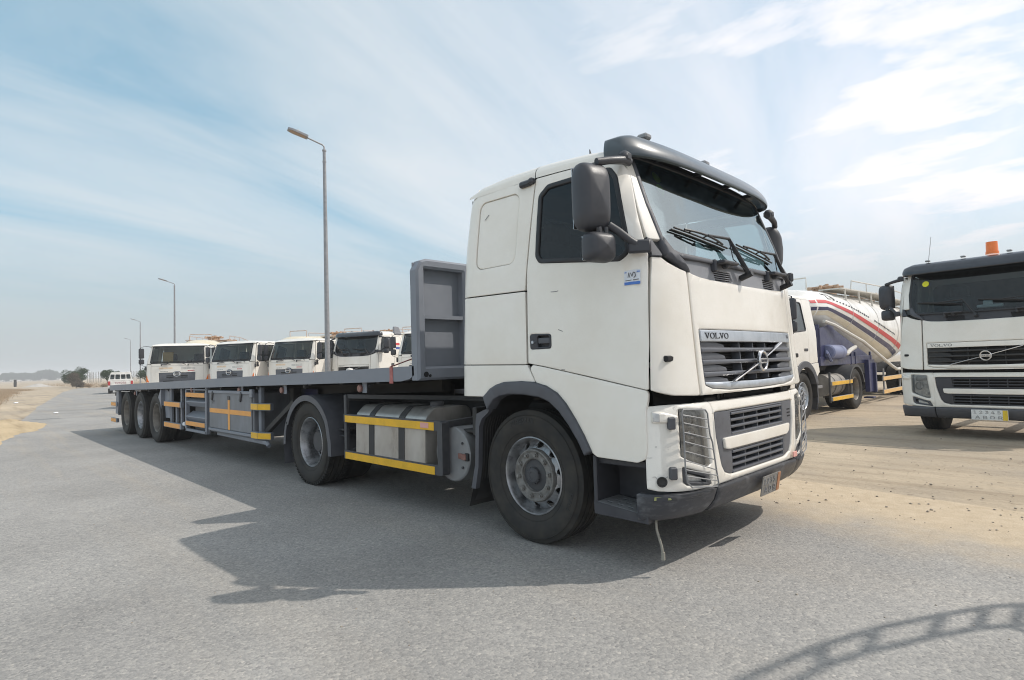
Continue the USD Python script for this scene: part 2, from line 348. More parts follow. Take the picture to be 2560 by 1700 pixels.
paint('seat_fabric', (0.055, 0.06, 0.065), (0.085, 0.09, 0.095), 0.9, scale=30.0)
paint('dash_plastic', (0.050, 0.055, 0.058), (0.075, 0.08, 0.083), 0.7, scale=12.0)
paint('cab_lining', (0.12, 0.125, 0.12), (0.17, 0.17, 0.16), 0.9, scale=8.0)
paint('pole_steel', (0.22, 0.225, 0.235), (0.31, 0.31, 0.32), 0.5, metal=0.4, scale=9.0)
paint('lamp_under', (0.30, 0.20, 0.14), (0.38, 0.27, 0.19), 0.5, scale=9.0)
paint('navy_paint', (0.018, 0.020, 0.065), (0.028, 0.032, 0.090), 0.42, scale=5.0, coat=0.1)
paint('blower_blue', (0.14, 0.16, 0.27), (0.19, 0.21, 0.33), 0.45, scale=6.0)
paint('tank_white', (0.60, 0.575, 0.53), (0.76, 0.745, 0.715), 0.36, scale=1.3, coat=0.1, stretch=(1, 1, 0.35), lo=0.30, hi=0.6)
paint('hatch_rust', (0.30, 0.17, 0.10), (0.50, 0.36, 0.25), 0.7, scale=14.0)
paint('rail_pale', (0.52, 0.50, 0.45), (0.62, 0.60, 0.56), 0.5)
paint('rail_rust', (0.40, 0.27, 0.20), (0.52, 0.42, 0.35), 0.6)
paint('beacon', (0.80, 0.17, 0.02), (0.85, 0.2, 0.03), 0.3, coat=0.4)
paint('bark', (0.14, 0.11, 0.085), (0.22, 0.18, 0.14), 0.9, scale=20.0)
paint('dead_wood', (0.20, 0.175, 0.15), (0.30, 0.265, 0.23), 0.9, scale=20.0)
paint('scraps', (0.70, 0.71, 0.73), (0.78, 0.78, 0.79), 0.6)
paint('mound_pale', (0.36, 0.335, 0.30), (0.47, 0.44, 0.405), 0.9, scale=3.0)
paint('reflector', (0.35, 0.36, 0.38), (0.6, 0.6, 0.62), 0.2, metal=0.9, scale=12.0)

def pane(name, tint, gloss_rough=0.02, ior=1.5, gcol=(1, 1, 1)):
    mat(name, {'t': ('transparent_bsdf', {'color': tint}), 'g': ('glossy_bsdf', {'color': gcol, 'roughness': gloss_rough}), 'f': ('fresnel', {'IOR': ior}), 'm': ('mix_closure', {})},
        [('f.fac', 'm.fac'), ('t.BSDF', 'm.closure1'), ('g.BSDF', 'm.closure2')], surface='m.closure')
pane('windscreen_glass', (0.52, 0.68, 0.66), ior=4.4, gcol=(0.82, 0.95, 0.98))
pane('side_glass', (0.30, 0.36, 0.38), ior=1.5)
pane('far_glass', (0.74, 0.82, 0.82), ior=1.5)
pane('far_screen', (0.50, 0.58, 0.60), ior=1.55)
pane('lens_glass', (0.86, 0.86, 0.84), ior=1.45)

mat('lens_milky', {'t': ('transparent_bsdf', {'color': (0.92, 0.92, 0.90)}), 'd': ('diffuse_bsdf', {'color': (0.62, 0.61, 0.58)}), 'md': ('mix_closure', {'fac': 0.07}), 'g': ('glossy_bsdf', {'color': (1, 1, 1), 'roughness': 0.06}), 'f': ('fresnel', {'IOR': 1.6}), 'm': ('mix_closure', {})},
    [('t.BSDF', 'md.closure1'), ('d.BSDF', 'md.closure2'), ('f.fac', 'm.fac'), ('md.closure', 'm.closure1'), ('g.BSDF', 'm.closure2')], surface='m.closure')
def leaf(name, a, b, c):
    mat(name, {'g': ('geometry', {}), 'r': ('rgb_ramp', {'ramp': [(0.0, a), (0.55, b), (1.0, c)]}), 'd': ('diffuse_bsdf', {}), 't': ('translucent_bsdf', {}), 'm': ('mix_closure', {'fac': 0.28})},
        [('g.random_per_island', 'r.fac'), ('r.color', 'd.color'), ('r.color', 't.color'), ('d.BSDF', 'm.closure1'), ('t.BSDF', 'm.closure2')], surface='m.closure')
leaf('leaf_green', (0.035, 0.06, 0.018), (0.055, 0.085, 0.028), (0.095, 0.12, 0.045))
leaf('leaf_far', (0.030, 0.048, 0.022), (0.045, 0.065, 0.03), (0.07, 0.09, 0.045))
leaf('twig_dry', (0.13, 0.105, 0.08), (0.20, 0.165, 0.125), (0.27, 0.225, 0.17))
leaf('grass_dry', (0.38, 0.29, 0.20), (0.47, 0.38, 0.27), (0.56, 0.46, 0.34))

# asphalt: pale sun-worn chippings; sand blown over its two edges and in a few streaks along the road
def asphalt():
    n = {'g': ('geometry', {}), 's': ('separate_xyz', {}),
         'v1': ('voronoi_texture', {'scale': 66.0, 'feature': 'f1', 'randomness': 1.0}), 'bw': ('rgb_to_bw', {}),
         'ch': ('rgb_ramp', {'ramp': [(0.0, (0.15, 0.145, 0.143)), (0.25, (0.225, 0.217, 0.207)), (0.60, (0.285, 0.272, 0.256)), (0.85, (0.35, 0.33, 0.302)), (1.0, (0.46, 0.425, 0.38))]}),
         'v2': ('voronoi_texture', {'scale': 150.0, 'feature': 'f1', 'randomness': 1.0}), 'bw2': ('rgb_to_bw', {}),
         'ch2': ('rgb_ramp', {'ramp': [(0.0, (0.18, 0.175, 0.17)), (0.5, (0.272, 0.262, 0.248)), (1.0, (0.37, 0.352, 0.325))]}),
         'mx': ('mix_color', {'fac': 0.30}),
         'n1': ('noise_texture', {'scale': 0.55, 'detail': 6.0, 'roughness': 0.6}), 'tone': ('map_range', {'from_min': 0.3, 'from_max': 0.7, 'to_min': 0.92, 'to_max': 1.24}),
         'tc': ('combine_color', {}), 'mt': ('mix_color', {'blend_type': 'multiply', 'fac': 1.0}),
         # distance from the right edge line y = 1.62 - 0.142 x
         'ex': ('math', {'math_type': 'multiply_add', 'value2': 0.142, 'value3': -1.60}), 'ed': ('math', {'math_type': 'add'}),
         'n2': ('noise_texture', {'scale': 1.6, 'detail': 8.0, 'roughness': 0.62}), 'nd': ('math', {'math_type': 'multiply_add', 'value2': 1.5, 'value3': -0.75}), 'e2': ('math', {'math_type': 'add'}),
         'em': ('map_range', {'range_type': 'smoothstep', 'from_min': -1.25, 'from_max': 0.25, 'to_min': 0.0, 'to_max': 0.97}),
         # pale dust worn into streaks along the road
         'mp': ('mapping', {'rotation': (0, 0, math.radians(8)), 'scale': (0.10, 1.25, 1.0)}), 'n3': ('noise_texture', {'scale': 1.0, 'detail': 9.0, 'roughness': 0.68}),
         'du': ('rgb_ramp', {'ramp': [(0.50, (0, 0, 0)), (0.63, (0.24, 0.24, 0.24)), (0.75, (0.50, 0.50, 0.50))]}),
         'fx': ('map_range', {'range_type': 'smoothstep', 'from_min': -0.5, 'from_max': -14.0, 'to_min': 0.25, 'to_max': 1.0}), 'dm': ('math', {'math_type': 'multiply'}),
         'sm': ('math', {'math_type': 'maximum', 'use_clamp': True}),
         'sc': ('rgb_ramp', {'ramp': [(0.3, (0.42, 0.33, 0.225)), (0.7, (0.54, 0.44, 0.315))]}), 'ns': ('noise_texture', {'scale': 7.0, 'detail': 8.0, 'roughness': 0.7}),
         'fin': ('mix_color', {}),
         'bd': ('math', {'math_type': 'subtract', 'value1': 1.0}), 'bu': ('bump', {'strength': 0.32, 'distance': 0.010}),
         'p': ('principled_bsdf', {'roughness': 0.86, 'specular_ior_level': 0.25})}
    l = [('g.position', 's.vector'), ('g.position', 'v1.vector'), ('v1.color', 'bw.color'), ('bw.val', 'ch.fac'), ('g.position', 'v2.vector'), ('v2.color', 'bw2.color'), ('bw2.val', 'ch2.fac'),
         ('ch.color', 'mx.a'), ('ch2.color', 'mx.b'), ('g.position', 'n1.vector'), ('n1.fac', 'tone.value'), ('tone.result', 'tc.r'), ('tone.result', 'tc.g'), ('tone.result', 'tc.b'),
         ('mx.result', 'mt.a'), ('tc.color', 'mt.b'), ('s.x', 'ex.value1'), ('ex.value', 'ed.value1'), ('s.y', 'ed.value2'), ('g.position', 'n2.vector'), ('n2.fac', 'nd.value1'),
         ('ed.value', 'e2.value1'), ('nd.value', 'e2.value2'), ('e2.value', 'em.value'), ('g.position', 'mp.vector'), ('mp.vector', 'n3.vector'), ('n3.fac', 'du.fac'),
         ('s.x', 'fx.value'), ('du.color', 'dm.value1'), ('fx.result', 'dm.value2'), ('em.result', 'sm.value1'), ('dm.value', 'sm.value2'),
         ('g.position', 'ns.vector'), ('ns.fac', 'sc.fac'), ('mt.result', 'fin.a'), ('sc.color', 'fin.b'), ('sm.value', 'fin.fac'), ('fin.result', 'p.base_color'),
         ('v1.distance', 'bd.value2'), ('bd.value', 'bu.height'), ('bu.normal', 'p.normal')]
    mat('asphalt', n, l)
asphalt()
def sandy(name, a, b, c, streak=True):
    n = {'g': ('geometry', {}), 'n1': ('noise_texture', {'scale': 0.32, 'detail': 9.0, 'roughness': 0.62}), 'r1': ('rgb_ramp', {'ramp': [(0.30, a), (0.52, b), (0.72, c)]}),
         'mp': ('mapping', {'rotation': (0, 0, math.radians(14)), 'scale': (0.16, 2.3, 1.0)}), 'n2': ('noise_texture', {'scale': 1.1, 'detail': 9.0, 'roughness': 0.7}),
         'r2': ('rgb_ramp', {'ramp': [(0.35, (0.72, 0.70, 0.68)), (0.50, (1, 1, 1)), (0.7, (1.10, 1.08, 1.05))]}), 'm': ('mix_color', {'blend_type': 'multiply', 'fac': 0.8}),
         'v': ('voronoi_texture', {'scale': 26.0, 'randomness': 1.0}), 'bw': ('rgb_to_bw', {}), 'r3': ('rgb_ramp', {'ramp': [(0.0, (0.42, 0.40, 0.39)), (0.12, (0.85, 0.84, 0.83)), (0.25, (1, 1, 1))]}),
         'm2': ('mix_color', {'blend_type': 'multiply', 'fac': 0.75}), 'n3': ('noise_texture', {'scale': 9.0, 'detail': 8.0, 'roughness': 0.7}), 'bu': ('bump', {'strength': 0.5, 'distance': 0.05}),
         'p': ('principled_bsdf', {'roughness': 0.95, 'specular_ior_level': 0.15})}
    l = [('g.position', 'n1.vector'), ('n1.fac', 'r1.fac'), ('g.position', 'mp.vector'), ('mp.vector', 'n2.vector'), ('n2.fac', 'r2.fac'), ('r1.color', 'm.a'), ('r2.color', 'm.b'),
         ('g.position', 'v.vector'), ('v.color', 'bw.color'), ('bw.val', 'r3.fac'), ('m.result', 'm2.a'), ('r3.color', 'm2.b'), ('m2.result', 'p.base_color'),
         ('g.position', 'n3.vector'), ('n3.fac', 'bu.height'), ('bu.normal', 'p.normal')]
    mat(name, n, l)
sandy('sand_soil', (0.31, 0.27, 0.225), (0.42, 0.345, 0.255), (0.52, 0.43, 0.32))
sandy('drift_sand', (0.44, 0.335, 0.21), (0.50, 0.39, 0.25), (0.55, 0.43, 0.285))
# ------------------------------------------------------------------ cab surfaces of the long-nosed white tractor (x forward from the front axle, y left, z up)
def tab(z, T): return np.interp(z, [t[0] for t in T], [t[1] for t in T])
BT = [(1.1, 1.245), (2.0, 1.245), (2.15, 1.24), (2.45, 1.22), (2.83, 1.185), (3.0, 1.13)]
FT = [(1.10, 1.35), (1.14, 1.345), (1.36, 1.325), (1.5, 1.315), (1.94, 1.285), (2.08, 1.268), (2.4, 1.152), (2.75, 1.005), (2.95, 0.912)]
AT = [(2.0, 0.24), (2.2, 0.20), (2.8, 0.10)]
RT = [(1.1, -0.746), (1.4, -0.735), (1.98, -0.70), (2.43, -0.68), (2.75, -0.645), (2.97, -0.585)]
UB = [(0.30, 1.25), (0.40, 1.285), (0.50, 1.308), (0.62, 1.322), (1.02, 1.322), (1.08, 1.312), (1.11, 1.29)]
LB = [(0.33, 1.20), (0.36, 1.255), (0.42, 1.305), (0.50, 1.335), (0.535, 1.338), (0.555, 1.315)]
def pw(a, n): return np.maximum(a, 1e-9) ** n
class Body:
    """a plan outline (superelliptic nose) that changes with height"""
    def __init__(s, F, A, n, B, x0, y1): s.F, s.A, s.n, s.B, s.x0, s.y1 = F, A, n, B, x0, y1
    def a_(s, z): return tab(z, s.A) if isinstance(s.A, list) else s.A
    def front(s, off=0.0):
        def f(y, z):
            z = np.asarray(z, float); xf = tab(z, s.F); B = tab(z, s.B); A = s.a_(z)
            x = xf - A + A * pw(1 - np.minimum(abs(y) / B, 0.9999) ** s.n, 1 / s.n)
            return np.stack([x + off, y, z], -1)
        return f
    def phis(s, z):
        xf = tab(z, s.F); B = tab(z, s.B); A = s.a_(z); c = np.clip((tab(z, s.x0) - xf + A) / A, 0.0, 1)
        return np.arccos(c ** (s.n / 2)), np.arcsin(np.clip(tab(z, s.y1) / B, 0, 1) ** (s.n / 2))
    def corner(s, off=0.0):
        def f(a, z):
            z = np.asarray(z, float); p0, p1 = s.phis(z); p = p0 + (p1 - p0) * np.asarray(a) / 0.36
            xf = tab(z, s.F); B = tab(z, s.B); A = s.a_(z)
            cx, sx = pw(np.cos(p), 2 / s.n), pw(np.sin(p), 2 / s.n)
            return np.stack([xf - A + A * cx + off * np.cos(p), -(B * sx + off * np.sin(p)), z], -1)
        return f
    def a_of_y(s, y, z):
        p0, p1 = s.phis(z); p = np.arcsin(np.clip(abs(y) / tab(z, s.B), 0, 1) ** (s.n / 2)); return 0.36 * (p - p0) / (p1 - p0)
    def to_corner(s, pts): return [(float(s.a_of_y(y, z)), z) for y, z in pts]
CAB = Body(FT, AT, 2.4, BT, [(1.1, 1.142), (2.1, 1.145), (2.3, 1.085), (2.68, 0.972), (2.9, 0.89)], [(1.1, 0.86), (2.0, 0.86), (2.16, 1.03), (2.4, 1.06), (2.9, 1.03)])
BUM = Body(UB, 0.36, 3.4, [(0, 1.252), (2, 1.252)], [(0.3, 1.09), (1.2, 1.09)], [(0, 0.72), (2, 0.72)])
LOW = Body(LB, 0.37, 3.4, [(0, 1.262), (2, 1.262)], [(0, 1.02), (2, 1.02)], [(0, 0.72), (2, 0.72)])
def side_y(x, z):
    B = tab(z, BT); xf = tab(z, FT); A = tab(z, AT); xs = xf - A
    d = np.clip((tab(z, RT) + 0.07 - x) / 0.07, 0, 1); y = B - 0.035 * d ** 2.4
    return np.where(x > xs, B * pw(1 - np.clip((x - xs) / A, 0, 0.999) ** 2.4, 1 / 2.4), y)
def sidec(off=0.0):
    def f(x, z): return np.stack([np.asarray(x, float), -(side_y(x, z) + off), np.asarray(z, float)], -1)
    return f
def both(name, mesh, mt, root, smooth=35, **k):
    """the same part on the right (as given) and on the left side"""
    if isinstance(mesh, list) and name not in APART: mesh = cat_(mesh)
    if isinstance(mesh, list): return [both(name, m, mt, root, smooth, **k) for m in mesh][0]
    a = obj(name, mesh, mt, root, smooth, **k); b = obj(name, mirror(mesh), mt, root, smooth, **k); return a, b

ARCH = [(-0.446, 1.128), (-0.36, 1.195), (-0.285, 1.228), (-0.193, 1.25), (0.0, 1.257), (0.131, 1.25), (0.256, 1.222), (0.363, 1.17), (0.442, 1.096), (0.528, 0.984), (0.599, 0.876), (0.655, 0.775)]
ARCH_IN = [(-0.40, 1.03), (-0.33, 1.11), (-0.25, 1.145), (-0.14, 1.163), (0.023, 1.162), (0.19, 1.146), (0.29, 1.112), (0.383, 1.045), (0.475, 0.945), (0.552, 0.84), (0.605, 0.745)]

def tyre_profile(R, w, rr, rim_w):
    """half profile pairs (radius, offset along the axle) of a truck tyre, from the inner bead round the tread to the outer bead"""
    h = w / 2; e = rim_w / 2
    side = [(rr, e), (rr + 0.02, e + 0.012), (rr + (R - rr) * 0.30, h * 0.94), (rr + (R - rr) * 0.52, h), (rr + (R - rr) * 0.74, h * 0.97), (R - 0.035, h * 0.90), (R - 0.012, h * 0.84)]
    return side
def make_tyre(root, R=0.52, w=0.315, rr=0.296, y=0.0, grooves=4, seg=72, name='tyre', lugs=False):
    sd = tyre_profile(R, w, rr, 0.225); hw = sd[-1][1] - 0.004; tr = []
    xs = np.linspace(hw, -hw, grooves * 2 + 2)
    for i in range(grooves + 1):
        a, b = xs[2 * i], xs[2 * i + 1]; crown = lambda q: R - 0.008 * (q / hw) ** 2
        wd = 0.012
        a2 = xs[0] - (xs[0] - xs[-1]) * (i / (grooves + 1)) - (wd / 2 if i else 0); b2 = xs[0] - (xs[0] - xs[-1]) * ((i + 1) / (grooves + 1)) + (wd / 2 if i < grooves else 0)
        if i: tr += [(R - 0.022, a2 + 0.001)]
        tr += [(crown(a2), a2), (crown(b2), b2)]
        if i < grooves: tr += [(R - 0.022, b2 - 0.001)]
    prof = [(r, y - o) for r, o in sd] + [(r, y - o) for r, o in tr] + [(r, y + o) for r, o in sd[::-1]]
    m = lathe(prof, (0, 0, 0), 1, seg); t = obj(name, m, 'tyre_rubber', root, 32)
    # raised rings moulded on the outer wall
    rg = [lathe([(q - 0.004, y - w * 0.497 + d), (q, y - w * 0.497 - 0.004 + d), (q + 0.004, y - w * 0.497 + d), (q, y - w * 0.49 + d)], (0, 0, 0), 1, seg, True) for q, d in ((rr + (R - rr) * 0.80, 0.006), (rr + (R - rr) * 0.24, 0.016))]
    obj('moulded_ring', rg, 'tyre_rubber', t, 32)
    if lugs:
        bl = []
        for k in range(64):
            a = 2 * math.pi * k / 64
            for sx in (-1, 1):
                c = np.array([(R - 0.012) * math.cos(a), y + sx * (hw - 0.012), (R - 0.012) * math.sin(a)])
                bl.append(bx(c, (0.034, 0.055, 0.032), 0.003, rotm([0, 1, 0], -math.degrees(a))))
        obj('tread_block', bl, 'tread_rubber', t, 30, kind='stuff')
    return t
def place(path_parent, name, loc, rz=0.0):
    """a part that is itself a small group (wheel): Xform under the thing"""
    p = P_(path_parent); x = UsdGeom.Xform.Define(stage, p + '/' + numbered(p, name))
    x.AddTranslateOp().Set(Gf.Vec3d(*map(float, loc)))
    if rz: x.AddRotateZOp().Set(math.degrees(rz))
    return x.GetPrim()
def bolts(n, r, y, R=0.012, h=0.03, ph=0.0):
    out = []
    for k in range(n):
        a = 2 * math.pi * (k + ph) / n; c = np.array([r * math.cos(a), y, r * math.sin(a)])
        out += [cyl(c, c - [0, h * 0.55, 0], R * 1.5, 6), cyl(c - [0, h * 0.5, 0], c - [0, h, 0], R, 8)]
    return out
def ang_prism(r0, r1, half, a0, y0, y1):
    pts = [(r0 * math.cos(a0 - half), r0 * math.sin(a0 - half)), (r1 * math.cos(a0 - half), r1 * math.sin(a0 - half)), (r1 * math.cos(a0 + half), r1 * math.sin(a0 + half)), (r0 * math.cos(a0 + half), r0 * math.sin(a0 + half))]
    return prism(pts, 1, y0, y1)
def disc_with_holes(rad, y0, yr, holes, hr, hd, inner=0.0, th=0.012):
    """dished steel disc (radius, height profile rad -> y) with round hand holes"""
    ring = Point(0, 0).buffer(rad[-1], 48).difference(Point(0, 0).buffer(inner, 32)) if inner else Point(0, 0).buffer(rad[-1], 48)
    for k in range(holes):
        a = 2 * math.pi * (k + 0.3) / holes; ring = ring.difference(Point(hd * math.cos(a), hd * math.sin(a)).buffer(hr, 10))
    ch = lambda a, b: np.stack([np.asarray(a), np.interp(np.hypot(a, b), rad, yr), np.asarray(b)], -1)
    return panel(ring, ch, th, 0.05, 0.004, 1.0)
def front_wheel(root, loc, side=-1, mt='rim_grey', hub='hub_rusty', steer=0.0, tyre=True, writing=False, seg=72):
    """steer wheel: the outside faces -y; turned round for the left side"""
    w = place(root, 'wheel', loc, (0 if side < 0 else math.pi) + steer)
    make_tyre(w, 0.523, 0.315, 0.292, 0.0, 4, seg)
    rim = lathe([(0.292, 0.118), (0.300, -0.108), (0.305, -0.124), (0.297, -0.129), (0.289, -0.122), (0.281, -0.098), (0.274, -0.06), (0.262, -0.03), (0.258, 0.05), (0.28, 0.11)], (0, 0, 0), 1, seg, True)
    r = obj('rim', rim, mt, w, 40)
    obj('disc', disc_with_holes([0.0, 0.165, 0.19, 0.208, 0.240, 0.274], 0, [-0.085, -0.085, -0.092, -0.088, -0.050, -0.034], 10, 0.0265, 0.2455, 0.10), mt, w, 40)
    hubm = lathe([(0.210, -0.05), (0.209, -0.098), (0.204, -0.112), (0.196, -0.116), (0.188, -0.110), (0.178, -0.104), (0.150, -0.104), (0.138, -0.108), (0.130, -0.106), (0.126, -0.09), (0.120, -0.078), (0.0, -0.074)], (0, 0, 0), 1, seg)
    obj('hub', hubm, hub, w, 30)
    cap = [lathe([(0.1255, -0.084), (0.118, -0.088), (0.095, -0.092), (0.066, -0.094), (0.062, -0.098), (0.060, -0.122), (0.050, -0.130), (0.030, -0.131), (0.028, -0.128), (0.0, -0.128)], (0, 0, 0), 1, 40)] + [ang_prism(0.056, 0.066, 0.30, k * math.pi / 4, -0.120, -0.094) for k in range(8)]
    obj('hub_cap', cap, 'hub_dark', w, 30); obj('brake_drum', lathe([(0.0, 0.03), (0.235, 0.03), (0.245, 0.05), (0.245, 0.2), (0.0, 0.21)], (0, 0, 0), 1, 32), 'black_steel', w, 30)
    bl_ = bolts(10, 0.163, -0.103, 0.0125, 0.030, 0.2)
    if writing:
        for k in range(10): obj('wheel_nut', [cat_(bl_[2 * k:2 * k + 2])], hub, w, 30)
    else: obj('wheel_nuts', bl_, hub, w, 30, kind='stuff')
    if writing:
        def rim_text(s, h, rr, a_mid, up=True):
            m = text(s, h, bold=True, depth=0.003); v = np.array(m.vertices); c = (v[:, 0].min() + v[:, 0].max()) / 2
            th = a_mid - (v[:, 0] - c) / rr; R = rr + v[:, 1]
            return tm(np.stack([R * np.cos(th), -0.1515 - v[:, 2] - 0.004 * np.sin((R - 0.3) / 0.22 * math.pi), R * np.sin(th)], -1), m.faces)
        obj('tyre_text', rim_text('FIREMAX', 0.042, 0.412, math.radians(99)), 'tyre_lettering', w, False)
        obj('tyre_text', rim_text('FM66', 0.036, 0.405, math.radians(-20)), 'tyre_lettering', w, False)
    return w
def rear_wheel(root, loc, side=-1, mt='rim_grey', lugs=True, hubcol='hub_dark', inner=True, seg=64, R=0.523):
    """twin wheel: outer tyre centred on loc, deep dish outward"""
    w = place(root, 'wheel', loc, 0 if side < 0 else math.pi)
    make_tyre(w, R, 0.315, 0.292, 0.0, 3, seg, lugs=lugs)
    rim = lathe([(0.292, 0.118), (0.300, -0.108), (0.305, -0.124), (0.297, -0.129), (0.289, -0.122), (0.281, -0.098), (0.268, -0.06), (0.256, -0.02), (0.252, 0.10), (0.27, 0.125)], (0, 0, 0), 1, seg, True)
    obj('rim', rim, mt, w, 40)
    obj('disc', disc_with_holes([0.0, 0.15, 0.18, 0.21, 0.258], 0, [0.10, 0.10, 0.096, 0.075, 0.060], 10, 0.024, 0.218, 0.09), mt, w, 40)
    hubm = lathe([(0.155, 0.11), (0.152, 0.05), (0.142, 0.03), (0.135, -0.02), (0.120, -0.036), (0.0, -0.040)], (0, 0, 0), 1, 40)
    obj('hub', hubm, hubcol, w, 30)
    obj('wheel_nuts', bolts(10, 0.1675, 0.097, 0.0125, 0.03), 'hub_rusty', w, 30, kind='stuff')
    if inner:
        prof = [(r, 0.345 + o) for r, o in tyre_profile(R, 0.315, 0.292, 0.225)]; prof = [(r, 0.345 - o) for r, o in tyre_profile(R, 0.315, 0.292, 0.225)] + prof[::-1]
        obj('inner_tyre', lathe(prof, (0, 0, 0), 1, seg), 'tyre_rubber', w, 32)
    return w

def _square():
    t = np.linspace(0, 2 * math.pi, 4001); e = 0.42; y = np.sign(np.cos(t)) * abs(np.cos(t)) ** e; z = np.sign(np.sin(t)) * abs(np.sin(t)) ** e
    s = np.concatenate([[0], np.cumsum(np.hypot(np.diff(y), np.diff(z)))]); return s / s[-1] * 2 * math.pi, y, z
SQ = _square()
def mirror_arm(root, detail, arm_mat='dark_plastic'):
    """twin mirror housing on its arm, right side; then the left one"""
    for sgn in (-1, 1):
        f = (lambda m: m) if sgn < 0 else mirror
        mr = place(root, 'mirror', (0, 0, 0))
        def shell(c, s, round_x):
            # rounded housing: blown-up front (towards +x), flat glass side at the back
            def fn(u, v):
                cu, su = np.cos(u), np.sin(u); e = 0.42
                yy, zz = np.interp(u, SQ[0], SQ[1]), np.interp(u, SQ[0], SQ[2])
                k = np.where(v < 0.5, 1 - 0.10 * (1 - v * 2) ** 2, pw(1 - ((v - 0.5) * 2) ** 2.6, 1 / 2.6)); x = np.where(v < 0.5, -0.5 + 0.25 * v * 2, -0.25 + 0.75 * ((v - 0.5) * 2))
                return np.stack([c[0] + x * s[0], c[1] + yy * k * s[1] / 2, c[2] + zz * k * s[2] / 2], -1)
            g = grid(fn, np.linspace(0, 2 * math.pi, 64, endpoint=False), np.concatenate([np.linspace(0, 0.5, 5), np.linspace(0.5, 1, 14)[1:]]), close_u=True)
            return tm(g.vertices, g.faces[:, ::-1])
        T = np.array([[math.cos(-0.30), -math.sin(-0.30), 0], [math.sin(-0.30), math.cos(-0.30), 0], [0, 0, 1]])
        def rot(m, c): return move(move(m, -np.array(c)), c, T)
        c1, c2 = (0.925, -1.475, 2.465), (0.955, -1.455, 2.135)
        obj('mirror_housing', f(rot(shell(c1, (0.17, 0.245, 0.45), 0), c1)), arm_mat, mr, 50)
        obj('mirror_housing', f(rot(shell(c2, (0.15, 0.215, 0.195), 0), c2)), arm_mat, mr, 50)
        gl = [rot(bx((c1[0] - 0.087, c1[1], c1[2]), (0.004, 0.21, 0.405), 0.001), c1), rot(bx((c2[0] - 0.077, c2[1], c2[2]), (0.004, 0.18, 0.16), 0.001), c2)]
        obj('mirror_glass', [f(g) for g in gl], 'chrome', mr)
        arm = [tube([(1.00, -1.16, 2.745), (1.0, -1.24, 2.74), (0.985, -1.36, 2.715), (0.95, -1.46, 2.69)], [0.030, 0.030, 0.026, 0.026], 10),
               bx((0.995, -1.205, 2.765), (0.085, 0.09, 0.085), 0.025),
               tube([(0.985, -1.40, 2.275), (1.03, -1.36, 2.235), (1.08, -1.30, 2.175), (1.11, -1.255, 2.145)], [0.028, 0.026, 0.024, 0.026], 10),
               bx((1.115, -1.255, 2.135), (0.15, 0.05, 0.085), 0.012, rotm([0, 0, 1], 35)), tube([(0.955, -1.47, 2.26), (0.96, -1.46, 2.21)], 0.020, 8), tube([(0.985, -1.43, 2.26), (0.985, -1.43, 2.21)], 0.015, 8)]
        obj('mirror_arm', [f(a) for a in arm], arm_mat, mr, 40)

def wiper(root, piv, blade, knee, off=0.02):
    """wiper arm and blade lying on the windscreen; points are (y, z) on the nose surface"""
    fr = CAB.front()
    P = lambda y, z, o: fr(np.array([y]), np.array([z]))[0] + np.array([o, 0, o * 0.35])
    w = place(root, 'wiper', (0, 0, 0))
    b0, b1 = np.array(blade[0]), np.array(blade[1]); t = np.linspace(0, 1, 13)
    pts = np.array([P(*(b0 + (b1 - b0) * q), off + 0.012) for q in t]); rub = np.array([P(*(b0 + (b1 - b0) * q), 0.010) for q in t])
    bow = np.array([P(*(b0 + (b1 - b0) * q), off + 0.012 + 0.035 * math.sin(math.pi * q)) for q in np.linspace(0.14, 0.86, 9)])
    obj('blade', [tube(pts, 0.007, 6), tube(rub, 0.006, 6), tube(bow, 0.008, 6)] + [tube([pts[k], bow[(k - 2)] if 0 <= k - 2 < 9 else pts[k] + 0.002], 0.006, 5) for k in (3, 6, 9)], 'rubber_seal', w)
    mid = P(*((b0 + b1) / 2), off + 0.05); kn = P(*knee, off + 0.045); pv = P(*piv, off + 0.035)
    obj('arm', [tube([mid, kn, (kn + pv) / 2, pv], [0.009, 0.012, 0.017, 0.020], 8), cyl(P(*piv, -0.01), P(*piv, off + 0.06), 0.024, 12), tube([kn, kn * 0.5 + pv * 0.5 + np.array([0.0, -0.10, -0.03]), pv + np.array([0, -0.03, 0.02])], 0.004, 5)], 'rubber_seal', w)

def slab_letter(ch, h, wd):
    s = h * 0.17; serif = h * 0.10
    if ch == 'O':
        o = shapely.affinity.scale(Point(wd / 2, h / 2).buffer(0.5, 24), wd, h * 1.04); i = shapely.affinity.scale(Point(wd / 2, h / 2).buffer(0.5, 24), wd - 2.4 * s, h - 1.3 * serif); return o.difference(i)
    if ch == 'L': return shapely.union_all([sbox(wd * 0.14, 0, wd * 0.14 + s, h), sbox(0, 0, wd, serif), sbox(0, h - serif, wd * 0.14 + s * 1.9, h), sbox(wd - serif, 0, wd, h * 0.30)])
    if ch == 'V': return shapely.union_all([Polygon([(wd * 0.10, h), (wd * 0.10 + s * 1.25, h), (wd * 0.5 + s * 0.45, 0), (wd * 0.5 - s * 0.45, 0)]), Polygon([(wd * 0.90, h), (wd * 0.90 - s * 0.75, h), (wd * 0.5 - s * 0.1, 0), (wd * 0.5 + s * 0.4, 0)]), sbox(0, h - serif, wd * 0.36, h), sbox(wd * 0.66, h - serif, wd, h)])
def maker_word(h, total, depth=0.004):
    out = []; wd = total / 5.35
    for k, ch in enumerate('VOLVO'):
        for g in polys(slab_letter(ch, h, wd)):
            m = trimesh.creation.extrude_polygon(g, depth, engine='earcut'); v = np.array(m.vertices); v[:, 0] += k * wd * 1.0875; out.append(tm(v, m.faces))
    return cat_(out)
import shapely.affinity

